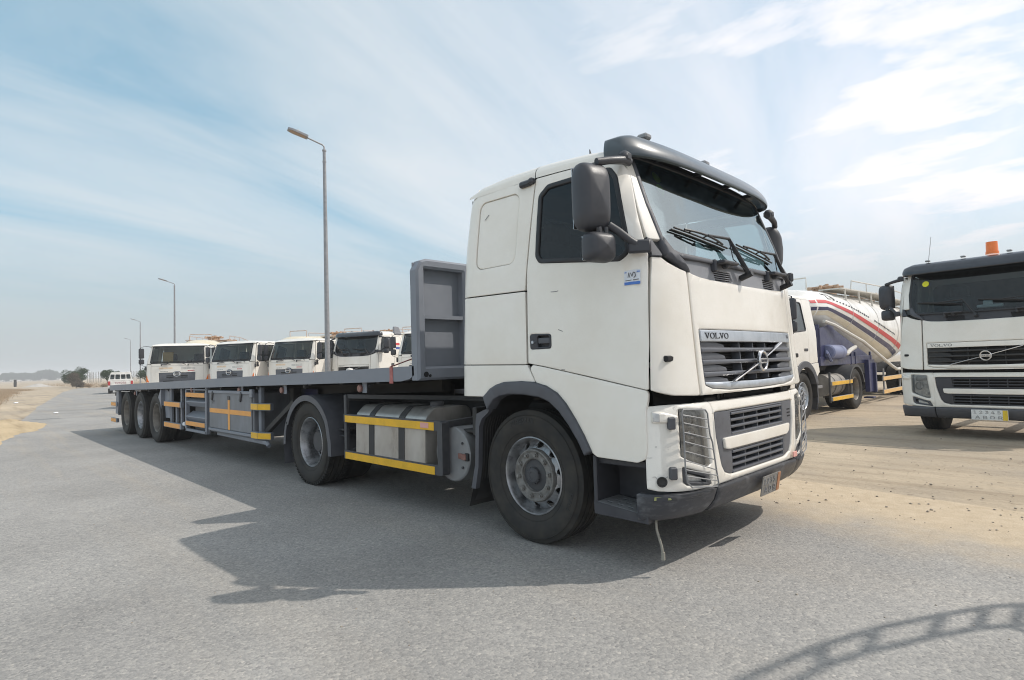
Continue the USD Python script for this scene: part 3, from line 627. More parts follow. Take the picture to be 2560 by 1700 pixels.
def build_volvo(root, o):
    """o: visor ('smoke' | 'dark'), guards, main (the near, most detailed one), paint"""
    main = o.get('main', False); wp = o.get('paint', 'white_paint'); cell = 0.09 if main else 0.14
    S, F0, C0 = sidec(), CAB.front(), CAB.corner()
    H = lambda pts, r=0.02: rpoly(pts, r)
    # ---- side panels (right as built, left mirrored)
    xr = lambda z: float(tab(z, RT))
    rec = H([(-0.52, 2.205), (-0.055, 2.20), (-0.015, 2.762), (-0.485, 2.772)], 0.07)
    up = H([(xr(1.985), 1.985), (0.060, 1.967), (0.072, 2.1), (0.150, 2.838), (-0.50, 2.862), (-0.615, 2.85), (xr(2.6), 2.6), (xr(2.3), 2.3)], 0.012)
    both('sleeper_panel', panel(up.difference(rec.buffer(0.004)), S, 0.03, cell), wp, root)
    both('sleeper_recess', panel(rec, sidec(-0.006), 0.02, cell), wp, root)
    lowp = H([(xr(1.405), 1.405), (0.052, 1.392), (0.060, 1.957), (xr(1.975), 1.975)], 0.010)
    both('sleeper_lower_panel', panel(lowp, S, 0.03, cell), wp, root)
    arch = Polygon(ARCH + [(0.655, 0.5), (-0.6, 0.5), (-0.6, 1.128)])
    skirt = H([(-0.746, 1.132), (-0.74, 1.398), (0.058, 1.386), (0.135, 1.262), (0.135, 1.1), (-0.4, 1.132)], 0.008).difference(arch)
    both('rear_skirt', panel(rpoly(skirt, 0.006), S, 0.03, cell), wp, root)
    fend = H([(0.070, 1.392), (0.213, 1.370), (0.45, 1.327), (0.673, 1.284), (1.135, 1.195), (1.122, 1.13), (1.108, 1.08), (1.105, 0.80), (1.09, 0.755), (1.03, 0.729), (0.702, 0.737), (0.655, 0.765), (0.655, 0.60), (0.14, 0.60), (0.14, 1.265)], 0.012).difference(arch)
    fend = max(polys(rpoly(fend, 0.03)), key=lambda q: q.area)
    both('front_fender', panel(fend, S, 0.03, cell), wp, root)
    win = rpoly([(0.196, 2.69), (0.176, 2.215), (0.215, 2.160), (0.95, 2.066), (1.022, 2.105), (1.030, 2.17), (0.925, 2.66), (0.87, 2.735), (0.55, 2.752), (0.285, 2.755)], 0.055)
    door = H([(0.072, 1.398), (0.213, 1.377), (0.673, 1.291), (1.132, 1.201), (1.140, 1.5), (1.134, 2.09), (1.075, 2.31), (0.975, 2.69), (0.925, 2.775), (0.80, 2.80), (0.513, 2.818), (0.160, 2.836), (0.084, 2.1)], 0.014)
    hand = rpoly([(0.10, 1.505), (0.315, 1.505), (0.315, 1.612), (0.10, 1.622)], 0.02)
    drs = both('door', panel(door.difference(win).difference(hand), S, 0.03, cell), wp, root)
    both('window_rubber', panel(win.buffer(0.004).difference(win.buffer(-0.034)), sidec(0.006), 0.03, cell, 0.008), 'rubber_seal', root)
    both('window', panel(win.buffer(-0.030), sidec(-0.008), 0.003, cell, 0.001), 'side_glass' if main else 'far_glass', root)
    for d, fl in zip(drs, (False, True)):
        g = (lambda m: mirror(m)) if fl else (lambda m: m)
        obj('handle', [g(panel(hand.difference(rpoly([(0.18, 1.52), (0.30, 1.52), (0.30, 1.600), (0.18, 1.605)], 0.01)), sidec(0.004), 0.03, 0.05)), g(panel(rpoly([(0.17, 1.51), (0.305, 1.51), (0.305, 1.61), (0.17, 1.61)], 0.01), sidec(-0.03), 0.004, 0.06))], 'dark_plastic', d)
        obj('handle_grip', g(panel(rpoly([(0.182, 1.545), (0.302, 1.545), (0.302, 1.585), (0.182, 1.588)], 0.01), sidec(0.0), 0.02, 0.05)), 'grey_plastic', d)
        obj('lock', g(cyl((0.138, -1.247, 1.558), (0.138, -1.262, 1.558), 0.012, 12)), 'silver_trim', d)
    # ---- corner panels, pillars
    cor = H([(0.004, 1.200), (0.20, 1.162), (0.354, 1.150), (0.354, 1.992), (0.30, 2.005), (0.20, 2.045), (0.14, 2.075), (0.004, 2.075)], 0.012)
    both('corner_panel', panel(cor, C0, 0.03, 0.07), wp, root)
    both('windscreen_pillar', panel(H([(0.004, 2.20), (0.20, 2.20), (0.33, 2.20), (0.33, 2.86), (0.004, 2.80)], 0.006), C0, 0.03, 0.08), wp, root)
    both('mirror_base', panel(rpoly([(0.0, 2.080), (0.175, 2.078), (0.15, 2.16), (0.12, 2.20), (0.0, 2.215)], 0.012), CAB.corner(0.012), 0.04, 0.06), 'dark_plastic' if not main else 'grey_plastic', root)
    swoosh = [(-1.05, 2.23), (-1.01, 2.235), (-0.975, 2.165), (-0.93, 2.115), (-0.885, 2.075), (-0.845, 2.03), (-0.825, 1.985), (-0.86, 1.993), (-0.92, 2.026), (-0.99, 2.060), (-1.035, 2.10), (-1.055, 2.16)]
    both('cowl_trim', panel(rpoly(swoosh, 0.01), CAB.front(0.016), 0.05, 0.07, 0.02), 'grey_plastic', root)
    # ---- roof
    tz = lambda x: np.interp(x, [-0.64, -0.50, -0.2, 0.25, 0.62, 0.80, 0.95], [2.93, 3.02, 3.052, 3.035, 2.995, 2.955, 2.90])
    def roof(x, q):
        x = np.asarray(x, float); q = np.asarray(q, float); th = (q) * math.pi / 2
        zb = np.interp(x, [-0.64, 0.16, 0.9], [2.845, 2.842, 2.80]); B = tab(zb, BT); zt = tz(x)
        n = 3.0; c = pw(np.cos(abs(th)), 2 / n); s_ = pw(np.sin(abs(th)), 2 / n)
        y = B * np.where(th < 0, -1, 1) * s_; z = zb + (zt - zb) * c
        r = np.clip((-0.585 - x) / 0.055, 0, 1)
        return np.stack([x, y, z], -1)
    qs = np.linspace(-1, 1, 41)
    for a, b in ((-0.64, 0.148), (0.156, 0.90)):
        g = grid(roof, np.linspace(a, b, 12), qs); obj('roof', [g], wp, root, 40)
    obj('roof_seam', [grid(lambda x, q: roof(x, q) - [0, 0, 0.008], [0.14, 0.165], qs)], 'black_void', root)
    if main:
        obj('roof_aerial', [cyl((0.50, -0.92, 2.97), (0.49, -0.92, 3.035), 0.012, 8, 0.004)], 'dark_plastic', root)
    # back wall and floor close the cab
    bw = grid(lambda y, z: np.stack([np.interp(z, [t[0] for t in RT], [t[1] for t in RT]) + 0.004 + np.clip((abs(y) - 1.18) / 0.06, 0, 1) ** 2 * 0.05, y * np.interp(z, [t[0] for t in BT], [t[1] for t in BT]) / 1.245, z], -1), np.linspace(-1.215, 1.215, 25), np.array([1.135, 1.4, 1.9, 2.4, 2.7, 2.93]))
    obj('back_wall', bw, wp, root, 40)
    obj('cab_floor', bx((0.25, 0, 1.40), (1.95, 2.30, 0.04)), 'black_void', root)
    inn = [grid(lambda y, z: np.stack([xr(2.0) + 0.06 + 0 * y, y, z], -1), [-1.15, 1.15], [1.42, 2.84]), grid(lambda x, y: np.stack([x, y, 2.83 + 0 * x], -1), [-0.6, 0.86], [-1.12, 1.12])]
    obj('cab_lining', inn, 'cab_lining', root)
    dash = prism([(0.70, 1.42), (1.10, 1.42), (1.13, 2.00), (1.06, 2.05), (0.86, 2.03), (0.72, 1.9)], 1, -1.0, 1.0)
    obj('dashboard', dash, 'dash_plastic', root)
    both('pillar_lining', panel(rpoly([(0.01, 2.10), (0.35, 2.10), (0.36, 2.84), (0.01, 2.80)], 0.006), CAB.corner(-0.045), 0.004, 0.12), 'dash_plastic', root)
    for sy in (-0.62, 0.62):
        st = obj('seat', [bx((0.20, sy, 1.72), (0.50, 0.50, 0.16), 0.05), bx((-0.08, sy, 2.08), (0.15, 0.50, 0.72), 0.06, rotm([0, 1, 0], -8)), bx((-0.13, sy, 2.52), (0.10, 0.30, 0.20), 0.04)], 'seat_fabric', root)
    whl = lathe([(0.225, 0), (0.24, 0.012), (0.225, 0.024), (0.21, 0.012)], (0, 0, 0), 2, 28, True)
    obj('steering_wheel', [move(whl, (0.62, 0.62, 2.10), rotm([0, 1, 0], -28)), bar((0.62, 0.62, 2.10), (0.80, 0.62, 1.95), 0.06, 0.06), move(bx((0, 0, 0.01), (0.42, 0.05, 0.015)), (0.62, 0.62, 2.10), rotm([0, 1, 0], -28))], 'dark_plastic', root)
    # ---- windscreen
    ws = rpoly([(-1.03, 2.84), (-1.055, 2.45), (-1.035, 2.20), (-0.985, 2.135), (-0.90, 2.105), (-0.45, 2.088), (0, 2.085), (0.45, 2.088), (0.90, 2.105), (0.985, 2.135), (1.035, 2.20), (1.055, 2.45), (1.03, 2.84)], 0.03)
    obj('windscreen', panel(ws.buffer(-0.012), CAB.front(0.004), 0.005, 0.12, 0.001), 'windscreen_glass' if main else 'far_screen', root)
    obj('windscreen_rubber', panel(ws.buffer(0.018).difference(ws.buffer(-0.016)), CAB.front(0.010), 0.03, 0.10, 0.008), 'rubber_seal' if not main else 'grey_plastic', root)
    obj('windscreen_header', panel(rpoly([(-1.03, 2.80), (1.03, 2.80), (1.0, 2.93), (-1.0, 2.93)], 0.01), CAB.front(-0.02), 0.03, 0.14), 'black_steel', root)
    # ---- cowl under the windscreen
    cw = [(-0.87, 1.90), (0.87, 1.90), (0.87, 2.01), (0.89, 2.075), (0.45, 2.078), (0, 2.078), (-0.45, 2.078), (-0.89, 2.075), (-0.87, 2.01)]
    vents = [rpoly([(c - 0.125, 1.957), (c + 0.125, 1.957), (c + 0.115, 2.026), (c - 0.135, 2.03)], 0.01) for c in (-0.375, 0.46)]
    cp = rpoly(cw, 0.01).difference(shapely.union_all(vents))
    cowl = obj('cowl', panel(cp, CAB.front(-0.016), 0.03, 0.1, 0.004), 'cowl_grey' if main else 'dark_plastic', root)
    obj('cowl_void', panel(shapely.union_all([v.buffer(0.03) for v in vents]), CAB.front(-0.055), 0.01, 0.2), 'black_void', cowl)
    for v in vents:
        y0, _, y1, _ = v.bounds
        for z in (1.966, 1.982, 1.998, 2.014): obj('vent_slat', panel(sbox(y0 + 0.004, z, y1 - 0.004, z + 0.006), CAB.front(-0.018), 0.02, 0.2, 0.001), 'cowl_grey' if main else 'dark_plastic', cowl)
    fr = lambda y, z, q: F0(np.array([y]), np.array([z]))[0] + [q, 0, 0]
    wp1 = wiper(root, (-0.10, 2.005), ((-0.92, 2.285), (-0.28, 2.205)), (-0.27, 2.265))
    wp2 = wiper(root, (0.80, 2.000), ((-0.08, 2.262), (0.56, 2.180)), (0.60, 2.245))
    for c in (-0.40, 0.52):
        obj('washer_step', [bx(fr(c, 2.085, 0.045), (0.075, 0.24, 0.022), 0.006), bx(fr(c, 2.070, 0.03), (0.05, 0.05, 0.05), 0.01), bx(fr(c - 0.12, 2.06, 0.0), (0.05, 0.035, 0.09), 0.01)], 'dark_plastic', root)
    # ---- hood with grille
    hood = [(-0.852, 1.150), (0.852, 1.150), (0.852, 1.995), (0.80, 1.978), (0.72, 1.962), (0.60, 1.953), (0.40, 1.947), (0, 1.943), (-0.40, 1.947), (-0.60, 1.953), (-0.72, 1.962), (-0.80, 1.978), (-0.852, 1.995)]
    gh = rpoly([(-0.80, 1.597), (-0.795, 1.215), (-0.72, 1.190), (-0.50, 1.172), (0, 1.166), (0.50, 1.172), (0.72, 1.190), (0.795, 1.215), (0.80, 1.597)], 0.012)
    obj('hood', panel(rpoly(hood, 0.008).difference(gh), F0, 0.03, cell, 0.010), wp, root, 45)
    gr = place(root, 'grille', (0, 0, 0))
    obj('grille_back', panel(gh, CAB.front(-0.11), 0.01, 0.2), 'black_void', gr)
    strip_m, slat_m = ('silver_trim', 'grille_grey') if main else (wp, 'black_steel' if o.get('visor') == 'dark' else 'dark_plastic')
    obj('grille_strip', panel(rpoly([(-0.792, 1.592), (-0.792, 1.513), (0.792, 1.513), (0.792, 1.592)], 0.006), CAB.front(0.002), 0.05, 0.12), strip_m, gr)
    lip = Polygon([(-0.792, 1.235), (-0.790, 1.218), (-0.72, 1.194), (-0.50, 1.176), (0, 1.170), (0.50, 1.176), (0.72, 1.194), (0.790, 1.218), (0.792, 1.235), (0.60, 1.229), (0, 1.222), (-0.60, 1.229)])
    obj('grille_lip', panel(lip, CAB.front(0.006), 0.05, 0.10, 0.012), strip_m, gr)
    for z in (1.453, 1.369, 1.285):
        obj('grille_slat', [panel(rpoly([(-0.788, z - 0.017), (-0.42, z - 0.012), (0, z - 0.012), (0.42, z - 0.012), (0.788, z - 0.017), (0.788, z + 0.017), (0, z + 0.014), (-0.788, z + 0.017)], 0.004), CAB.front(-0.004), 0.055, 0.12, 0.008)], slat_m, gr)
    for sy in (-1, 1):
        for z0, z1 in ((1.468, 1.512), (1.386, 1.437), (1.302, 1.353), (1.226, 1.268)):
            q = [(sy * 0.790, z0), (sy * 0.455, z0), (sy * 0.470, (z0 + z1) / 2), (sy * 0.56, z1 - 0.006), (sy * 0.66, z1), (sy * 0.790, z1)]
            obj('grille_block', panel(rpoly(q, 0.004), CAB.front(-0.024), 0.06, 0.12, 0.006), slat_m, gr)
    for y in (-0.235, 0.0, 0.235):
        obj('grille_divider', [panel(sbox(y - 0.006, 1.232, y + 0.006, 1.508), CAB.front(-0.024), 0.07, 0.2, 0.002)], slat_m, gr)
    obj('radiator', [panel(sbox(-0.45, 1.23 + 0.0125 * k, 0.45, 1.237 + 0.0125 * k), CAB.front(-0.085), 0.01, 0.3, 0.001) for k in range(22)], 'black_steel', gr)
    hw = 0.305
    o0 = np.array([0, -0.745, 1.5335]); mw = maker_word(0.040, hw); v = np.array(mw.vertices)
    obj('maker_name', tm(F0(o0[1] + v[:, 0], o0[2] + v[:, 1]) + np.stack([0.001 + v[:, 2], 0 * v[:, 0], 0 * v[:, 0]], -1), mw.faces), 'ink_dark' if main else 'ink_grey', gr, False)
    fm = text('FH', 0.026, 0.05, False); v = np.array(fm.vertices)
    obj('model_name', tm(F0(0.70 + v[:, 0], 1.548 + v[:, 1]) + np.stack([0.001 + v[:, 2], 0 * v[:, 0], 0 * v[:, 0]], -1), fm.faces), 'ink_grey', gr, False)
    ex = lambda y, z, q: F0(np.array([y]), np.array([z]))[0] + [q, 0, 0]
    d0, d1 = np.array([-0.475, 1.228]), np.array([0.455, 1.506]); dn = (d1 - d0) / np.linalg.norm(d1 - d0)
    e0, e1 = np.array([0, 1.366]) - dn * 0.072, np.array([0, 1.366]) + dn * 0.072
    for a, b in ((d0, e0), (e1, d1)):
        obj('slash', bar(ex(*a, 0.022), ex(*b, 0.026), 0.012, 0.026, up=(0, -dn[1], dn[0]) if False else (1, 0, 0), ch=0.003), 'chrome', gr)
    pc = ex(0, 1.366, 0.03)
    em = [lathe([(0.060, 0.0), (0.060, 0.016), (0.066, 0.022), (0.074, 0.022), (0.080, 0.014), (0.080, 0.0)], (0, 0, 0), 0, 40, True), bx((0.012, 0, 0), (0.018, 0.125, 0.040), 0.003), ]
    obj('emblem', [move(m, pc) for m in em], 'chrome', gr)
    ew = maker_word(0.020, 0.098); obj('emblem_name', lay(ew, pc + [0.021, -0.049, -0.010], (0, 1, 0), (0, 0, 1), (1, 0, 0)), 'ink_grey', gr, False)
    # gap between hood and bumper: dark, with the radiator edge showing
    obj('bumper_gap', panel(sbox(-1.10, 1.02, 1.10, 1.2), CAB.front(-0.16), 0.01, 0.2), 'black_void', root)
    obj('radiator_edge', [bx((1.19, 0.10, 1.118), (0.02, 0.95, 0.034), 0.004)] + [bx((1.205, y, 1.118), (0.012, 0.012, 0.03), 0.002) for y in np.linspace(-0.34, 0.54, 45)], 'black_steel', root)
    if main:
        obj('gap_bracket', [bx((1.20, -0.62, 1.10), (0.08, 0.16, 0.05)), bx((1.20, 0.74, 1.115), (0.08, 0.12, 0.05)), cyl((1.2, -0.5, 1.12), (1.24, -0.5, 1.12), 0.02, 10), cyl((1.2, 0.66, 1.125), (1.24, 0.66, 1.125), 0.02, 10)], 'black_steel', root)
    # ---- bumper
    G0, K0 = BUM.front(), BUM.corner()
    tc = BUM.to_corner
    lamp = rpoly(tc([(-1.060, 1.072), (-0.82, 1.055), (-0.805, 0.90), (-0.775, 0.675), (-0.83, 0.675), (-0.95, 0.715), (-1.060, 0.765)]), 0.012)
    fog = rpoly(tc([(-1.055, 0.700), (-0.79, 0.622), (-0.742, 0.535), (-1.015, 0.570), (-1.05, 0.60)]), 0.010)
    top = [(0.0, 1.07), (0.03, 1.098), (0.12, 1.104), (0.36, 1.104)]
    cpoly = rpoly(top[::-1] + [(0.0, 0.565), (0.06, 0.552), (0.16, 0.540), (0.26, 0.530), (0.36, 0.528)], 0.010)
    both('bumper_corner', panel(cpoly.difference(lamp).difference(fog), K0, 0.035, 0.06, 0.010), 'scuffed_white' if main else wp, root, 45)
    dk = rpoly([(-0.705, 1.028), (0.705, 1.028), (0.690, 0.86), (0.635, 0.66), (0.59, 0.60), (0.50, 0.575), (-0.50, 0.575), (-0.59, 0.60), (-0.635, 0.66), (-0.690, 0.86)], 0.02)
    mid = rpoly([(-0.722, 1.104), (0.722, 1.104), (0.722, 0.528), (0.40, 0.532), (-0.40, 0.532), (-0.722, 0.528)], 0.006)
    obj('bumper', panel(mid.difference(dk), G0, 0.035, cell, 0.012), wp, root, 45)
    g1 = rpoly([(-0.47, 1.005), (0.47, 1.005), (0.46, 0.848), (-0.46, 0.848)], 0.006); g2 = rpoly([(-0.47, 0.735), (0.47, 0.735), (0.455, 0.578), (-0.455, 0.578)], 0.006)
    dm = 'grille_grey' if main else 'dark_plastic'
    lg = obj('lower_grille', panel(dk.buffer(-0.004).difference(g1).difference(g2), BUM.front(-0.010), 0.04, cell, 0.008), dm, root, 40)
    obj('lower_grille_back', panel(dk, BUM.front(-0.12), 0.01, 0.25), 'black_void', lg)
    for g, rows in ((g1, 3), (g2, 3)):
        y0, z0, y1, z1 = g.bounds
        for k in range(rows + 1):
            z = z0 + 0.008 + (z1 - z0 - 0.016) * k / rows
            obj('lower_slat', panel(sbox(y0 + 0.006, z - 0.009, y1 - 0.006, z + 0.009), BUM.front(-0.006 if k in (0, rows) else -0.012), 0.06, 0.15, 0.005), dm, lg)
        for y in (-0.46, -0.235, 0.0, 0.235, 0.46):
            obj('lower_divider', panel(sbox(y - 0.007, z0 + 0.01, y + 0.007, z1 - 0.01), BUM.front(-0.022), 0.06, 0.3, 0.002), dm, lg)
    if main:
        for k in range(3):
            for j in range(2): obj('bumper_slot', panel(sbox(0.585 + j * 0.04, 0.945 - k * 0.028, 0.617 + j * 0.04, 0.957 - k * 0.028), BUM.front(-0.008), 0.004, 0.2, 0.001), 'black_void', lg)
    obj('bumper_bar', panel(rpoly([(-0.60, 0.838), (0.60, 0.838), (0.575, 0.775), (0.53, 0.755), (-0.53, 0.755), (-0.585, 0.765)], 0.012), BUM.front(0.006), 0.04, 0.1, 0.007), wp, root, 35)
    # black lower edge: two corners and a middle
    L0 = LOW.corner(0.004); sm = 'scuffed_plastic' if main else 'grey_plastic'
    both('lower_bumper_corner', panel(rpoly([(0.0, 0.535), (0.357, 0.520), (0.357, 0.335), (0.0, 0.350)], 0.012), L0, 0.05, 0.05, 0.016), sm, root, 50)
    obj('lower_bumper', panel(rpoly([(-0.714, 0.520), (-0.40, 0.528), (0.40, 0.528), (0.714, 0.520), (0.714, 0.335), (-0.714, 0.335)], 0.010), LOW.front(0.002), 0.05, 0.06, 0.014), sm, root, 50)
    # lamps
    for fl in (False, True):
        g = mirror if fl else (lambda m: m)
        hl = place(root, 'headlight', (0, 0, 0))
        obj('lamp_bowl', g(panel(lamp.buffer(0.015), BUM.corner(-0.07), 0.01, 0.08)), 'lamp_bowl', hl)
        bw_ = [g(panel(rpoly(tc(q), 0.01), BUM.corner(d_), 0.05, 0.05)) for q, d_ in (([(-1.04, 1.05), (-0.87, 1.04), (-0.86, 0.97), (-1.04, 0.96)], -0.045), ([(-1.04, 0.94), (-0.97, 0.93), (-0.96, 0.80), (-1.04, 0.81)], -0.05), ([(-0.86, 0.95), (-0.83, 0.95), (-0.81, 0.72), (-0.86, 0.735)], -0.05))]
        obj('lamp_insert', bw_, 'drum_grey', hl)
        for yy, zz, rr in ((-0.945, 0.875, 0.062), (-0.945, 0.995, 0.045)):
            c = K0(np.array([float(BUM.a_of_y(yy, zz))]), np.array([zz]))[0]
            obj('lamp_cup', g(move(lathe([(rr, -0.02), (rr * 0.98, -0.03), (rr * 0.7, -0.065), (rr * 0.2, -0.075), (0, -0.075)], (0, 0, 0), 0, 24), c)), 'chrome', hl)
        obj('lens', g(panel(lamp.buffer(-0.002), BUM.corner(-0.004), 0.003, 0.05, 0.001)), 'lens_milky', hl)
        fo = obj('fog_lamp', [g(panel(fog.buffer(-0.003).difference(fog.buffer(-0.022)), BUM.corner(-0.006), 0.05, 0.05)), g(panel(fog.buffer(0.02), BUM.corner(-0.06), 0.01, 0.08))], 'grey_plastic', root)
        obj('fog_lens', g(panel(rpoly(tc([(-1.0, 0.645), (-0.86, 0.60), (-0.83, 0.56), (-0.99, 0.588)]), 0.008), BUM.corner(-0.035), 0.01, 0.05)), 'lamp_bowl', fo)
        ind = [g(panel(rpoly([(0.045, 0.990), (0.19, 0.985), (0.19, 1.03), (0.10, 1.062), (0.045, 1.067)], 0.008), BUM.corner(0.014), 0.03, 0.04, 0.012))]
        ip = obj('side_marker', ind, wp, root); obj('marker_lens', g(panel(rpoly([(0.052, 1.0), (0.092, 0.995), (0.092, 1.05), (0.052, 1.057)], 0.004), BUM.corner(0.016), 0.02, 0.04, 0.004)), 'lamp_bowl', ip)
        if main:
            tw = g(move(lathe([(0.032, 0.0), (0.034, 0.006), (0.028, 0.006), (0.022, -0.004), (0.0, -0.006)], (0, 0, 0), 0, 24), K0(np.array([0.085]), np.array([0.615]))[0] + [0.006, -0.006, 0], rotm([0, 0, 1], -52)))
            obj('tow_eye_cover', tw, 'black_steel', root)
        # wire stone guard over the lamps
        if o.get('guards', True):
            kc = BUM.corner(0.045)
            Pt = lambda y, z: kc(np.array([float(BUM.a_of_y(y, z))]), np.array([z]))[0]
            loop = [(-1.035, 1.07), (-0.90, 1.062), (-0.845, 1.055), (-0.83, 1.03), (-0.825, 0.95), (-0.815, 0.885), (-0.795, 0.84), (-0.765, 0.66), (-0.735, 0.56), (-0.75, 0.538), (-0.99, 0.565), (-1.03, 0.60), (-1.045, 0.70), (-1.045, 0.90), (-1.05, 1.05)]
            gp = [g(tube([Pt(*q) for q in loop], 0.0055, 6, closed=True))]
            for za, zb_ in ((1.035, 0.985), (0.985, 0.925), (0.925, 0.86), (0.865, 0.795), (0.805, 0.73), (0.745, 0.665)):
                gp.append(g(tube([Pt(y, za + (zb_ - za) * (1.045 + y) / 0.235) for y in np.linspace(-1.045, float(np.interp(zb_, [0.6, 0.85, 0.95], [-0.755, -0.80, -0.823])), 7)], 0.004, 5)))
            for za, zb_ in ((0.685, 0.610), (0.645, 0.575)):
                gp.append(g(tube([Pt(y, za + (zb_ - za) * (1.04 + y) / 0.29) for y in np.linspace(-1.04, -0.75, 7)], 0.004, 5)))
            gd = obj('lamp_guard', gp, 'drum_grey', root)
            obj('guard_clamp', [g(bx(Pt(-1.10, z) - [0.03, 0, 0], (0.04, 0.05, 0.08), 0.008, rotm([0, 0, 1], -40))) for z in (0.985, 0.665)], 'grey_plastic', gd)
    # ---- sun visor
    vis = 'visor_smoke' if o.get('visor') == 'smoke' else 'visor_dark'
    VT = [(2.80, 1.145), (2.815, 1.150), (2.86, 1.132), (2.91, 1.095), (2.955, 1.05), (2.985, 0.995), (2.998, 0.95), (3.0, 0.935)]
    lev = np.array([t[0] for t in VT])
    def vsurf(k, q):
        z = np.interp(k, np.arange(len(VT)), lev); xf = np.interp(k, np.arange(len(VT)), [t[1] for t in VT])
        ph = q * 1.45; n = 3.0; A = 0.30; B = np.interp(z, [2.79, 2.86, 2.95, 3.0], [1.215, 1.225, 1.20, 1.12])
        A = np.where(xf > 0.98, 0.31, xf - 0.815); x = np.interp(z, [2.79, 3.0], [0.80, 0.83]) + (xf - np.interp(z, [2.79, 3.0], [0.80, 0.83])) * pw(np.cos(abs(ph)), 2 / n); y = np.sign(ph) * B * pw(np.sin(abs(ph)), 2 / n)
        e = np.clip((abs(q) - 0.86) / 0.14, 0, 1)          # the ends taper and run back along the roof sides
        x = x - 0.05 * e; z = z - 0.008 * (1 - np.clip(abs(y) / 1.1, 0, 1) ** 2) - 0.035 * np.clip((z - 2.90) / 0.1, 0, 1) * np.clip((abs(q) - 0.70) / 0.3, 0, 1)
        return np.stack([x, y, z], -1)
    ks = np.linspace(0, len(VT) - 1, 20); qq = np.linspace(-1, 1, 61)
    a = grid(vsurf, ks, qq); va = np.array(a.vertices)
    inn_ = va.copy(); inn_[:, 0] -= 0.018; inn_[:, 2] -= 0.006; inn_[:, 1] *= 0.985
    b = tm(inn_, np.array(a.faces)[:, ::-1]); nn, mm_ = len(ks), len(qq)
    loop = [i * mm_ for i in range(nn)] + [(nn - 1) * mm_ + j for j in range(1, mm_)] + [i * mm_ + mm_ - 1 for i in range(nn - 2, -1, -1)] + [j for j in range(mm_ - 2, 0, -1)]
    wl = []
    for i, p in enumerate(loop):
        q = loop[(i + 1) % len(loop)]; n0 = len(va); wl += [(p, q, q + n0), (p, q + n0, p + n0)]
    sv = obj('sun_visor', tm(np.vstack([va, inn_]), np.vstack([np.array(a.faces)[:, ::-1], np.array(a.faces) + len(va), np.array(wl)])), vis, root, 50)
    vend = va.reshape(nn, mm_, 3)[-1]
    def vtop(s_, q):
        P0 = np.stack([np.interp(q, qq, vend[:, k]) for k in range(3)], -1)
        return P0 + np.stack([-0.10 * s_, 0 * s_, 0.004 * s_], -1) + [-0.004, 0, 0.003]
    if main:
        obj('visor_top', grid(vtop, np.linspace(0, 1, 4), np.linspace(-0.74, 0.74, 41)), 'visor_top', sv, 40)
        obj('visor_clip', [bx(vsurf(np.array([6.5]), np.array([q]))[0] + [0.0, 0, 0.004], (0.03, 0.06, 0.012), 0.003) for q in (-0.5, -0.36, -0.2, 0.0, 0.2, 0.36, 0.5)], 'dark_plastic', sv)
        obj('visor_bracket', [bar((0.90, y, 2.86), (1.07, y, 2.86), 0.03, 0.03) for y in (-0.75, -0.2, 0.3, 0.75)], 'rubber_seal', sv)
        for y in (-0.80, 0.10): obj('roof_lamp', bx((0.90, y, 3.035), (0.09, 0.08, 0.045), 0.018), 'drum_grey', root)
    else:
        obj('visor_lamp', [bx((0.93, y, 3.025), (0.06, 0.07, 0.03), 0.01) for y in (-0.8, -0.3, 0.3, 0.8)], 'drum_grey', sv)
        obj('visor_bracket', [bar((0.85, y, 2.86), (1.07, y, 2.86), 0.03, 0.03) for y in (-0.75, 0.75)], 'rubber_seal', sv)
    mirror_arm(root, main)
    # ---- wheel arch trim and mudguard
    ap = Polygon(ARCH + ARCH_IN[::-1])
    both('arch_trim', panel(rpoly(ap.buffer(0.006), 0.01), sidec(0.022), 0.10, 0.07, 0.012), 'grey_plastic', root, 40)
    liner = grid(lambda t, y: np.stack([np.interp(t, [0, 0.25, 0.6, 1], [-0.60, -0.35, 0.25, 0.66]), y, np.interp(t, [0, 0.25, 0.6, 1], [0.95, 1.18, 1.20, 0.76])], -1), np.linspace(0, 1, 15), [-1.2, -0.62])
    both('arch_liner', liner, 'black_steel', root)
    edge = Polygon([(-0.40, 1.04), (-0.44, 1.03), (-0.565, 0.985), (-0.58, 0.90), (-0.60, 0.55), (-0.655, 0.35), (-0.60, 0.35), (-0.555, 0.55), (-0.535, 0.88), (-0.50, 0.945), (-0.42, 1.0), (-0.36, 1.09)])
    both('mudguard_edge', prism(rpoly(edge, 0.006), 1, -1.235, -1.19), 'grey_plastic', root)
    gt = np.array([(-0.40, 1.07), (-0.50, 0.96), (-0.545, 0.86), (-0.565, 0.6), (-0.60, 0.42), (-0.63, 0.30), (-0.67, 0.235)])
    mg = [grid(lambda t, y: np.stack([np.interp(t, np.arange(7), gt[:, 0]) , y, np.interp(t, np.arange(7), gt[:, 1])], -1), np.linspace(0, 6, 19), [-1.19, -0.72])]
    mg += [tube([(gt[k, 0] + 0.006, y, gt[k, 1]) for k in range(1, 5)], 0.0028, 5) for y in np.linspace(-1.16, -0.75, 15)]
    both('mudguard', mg, 'black_steel', root)
    flap = grid(lambda t, y: np.stack([-0.615 - 0.075 * t, y, 0.40 - 0.21 * t], -1), np.linspace(0, 1, 4), [-1.225, -0.72])
    both('mudflap', [flap, move(tm(flap.vertices, flap.faces[:, ::-1]), (-0.008, 0, 0))], 'black_steel', root)
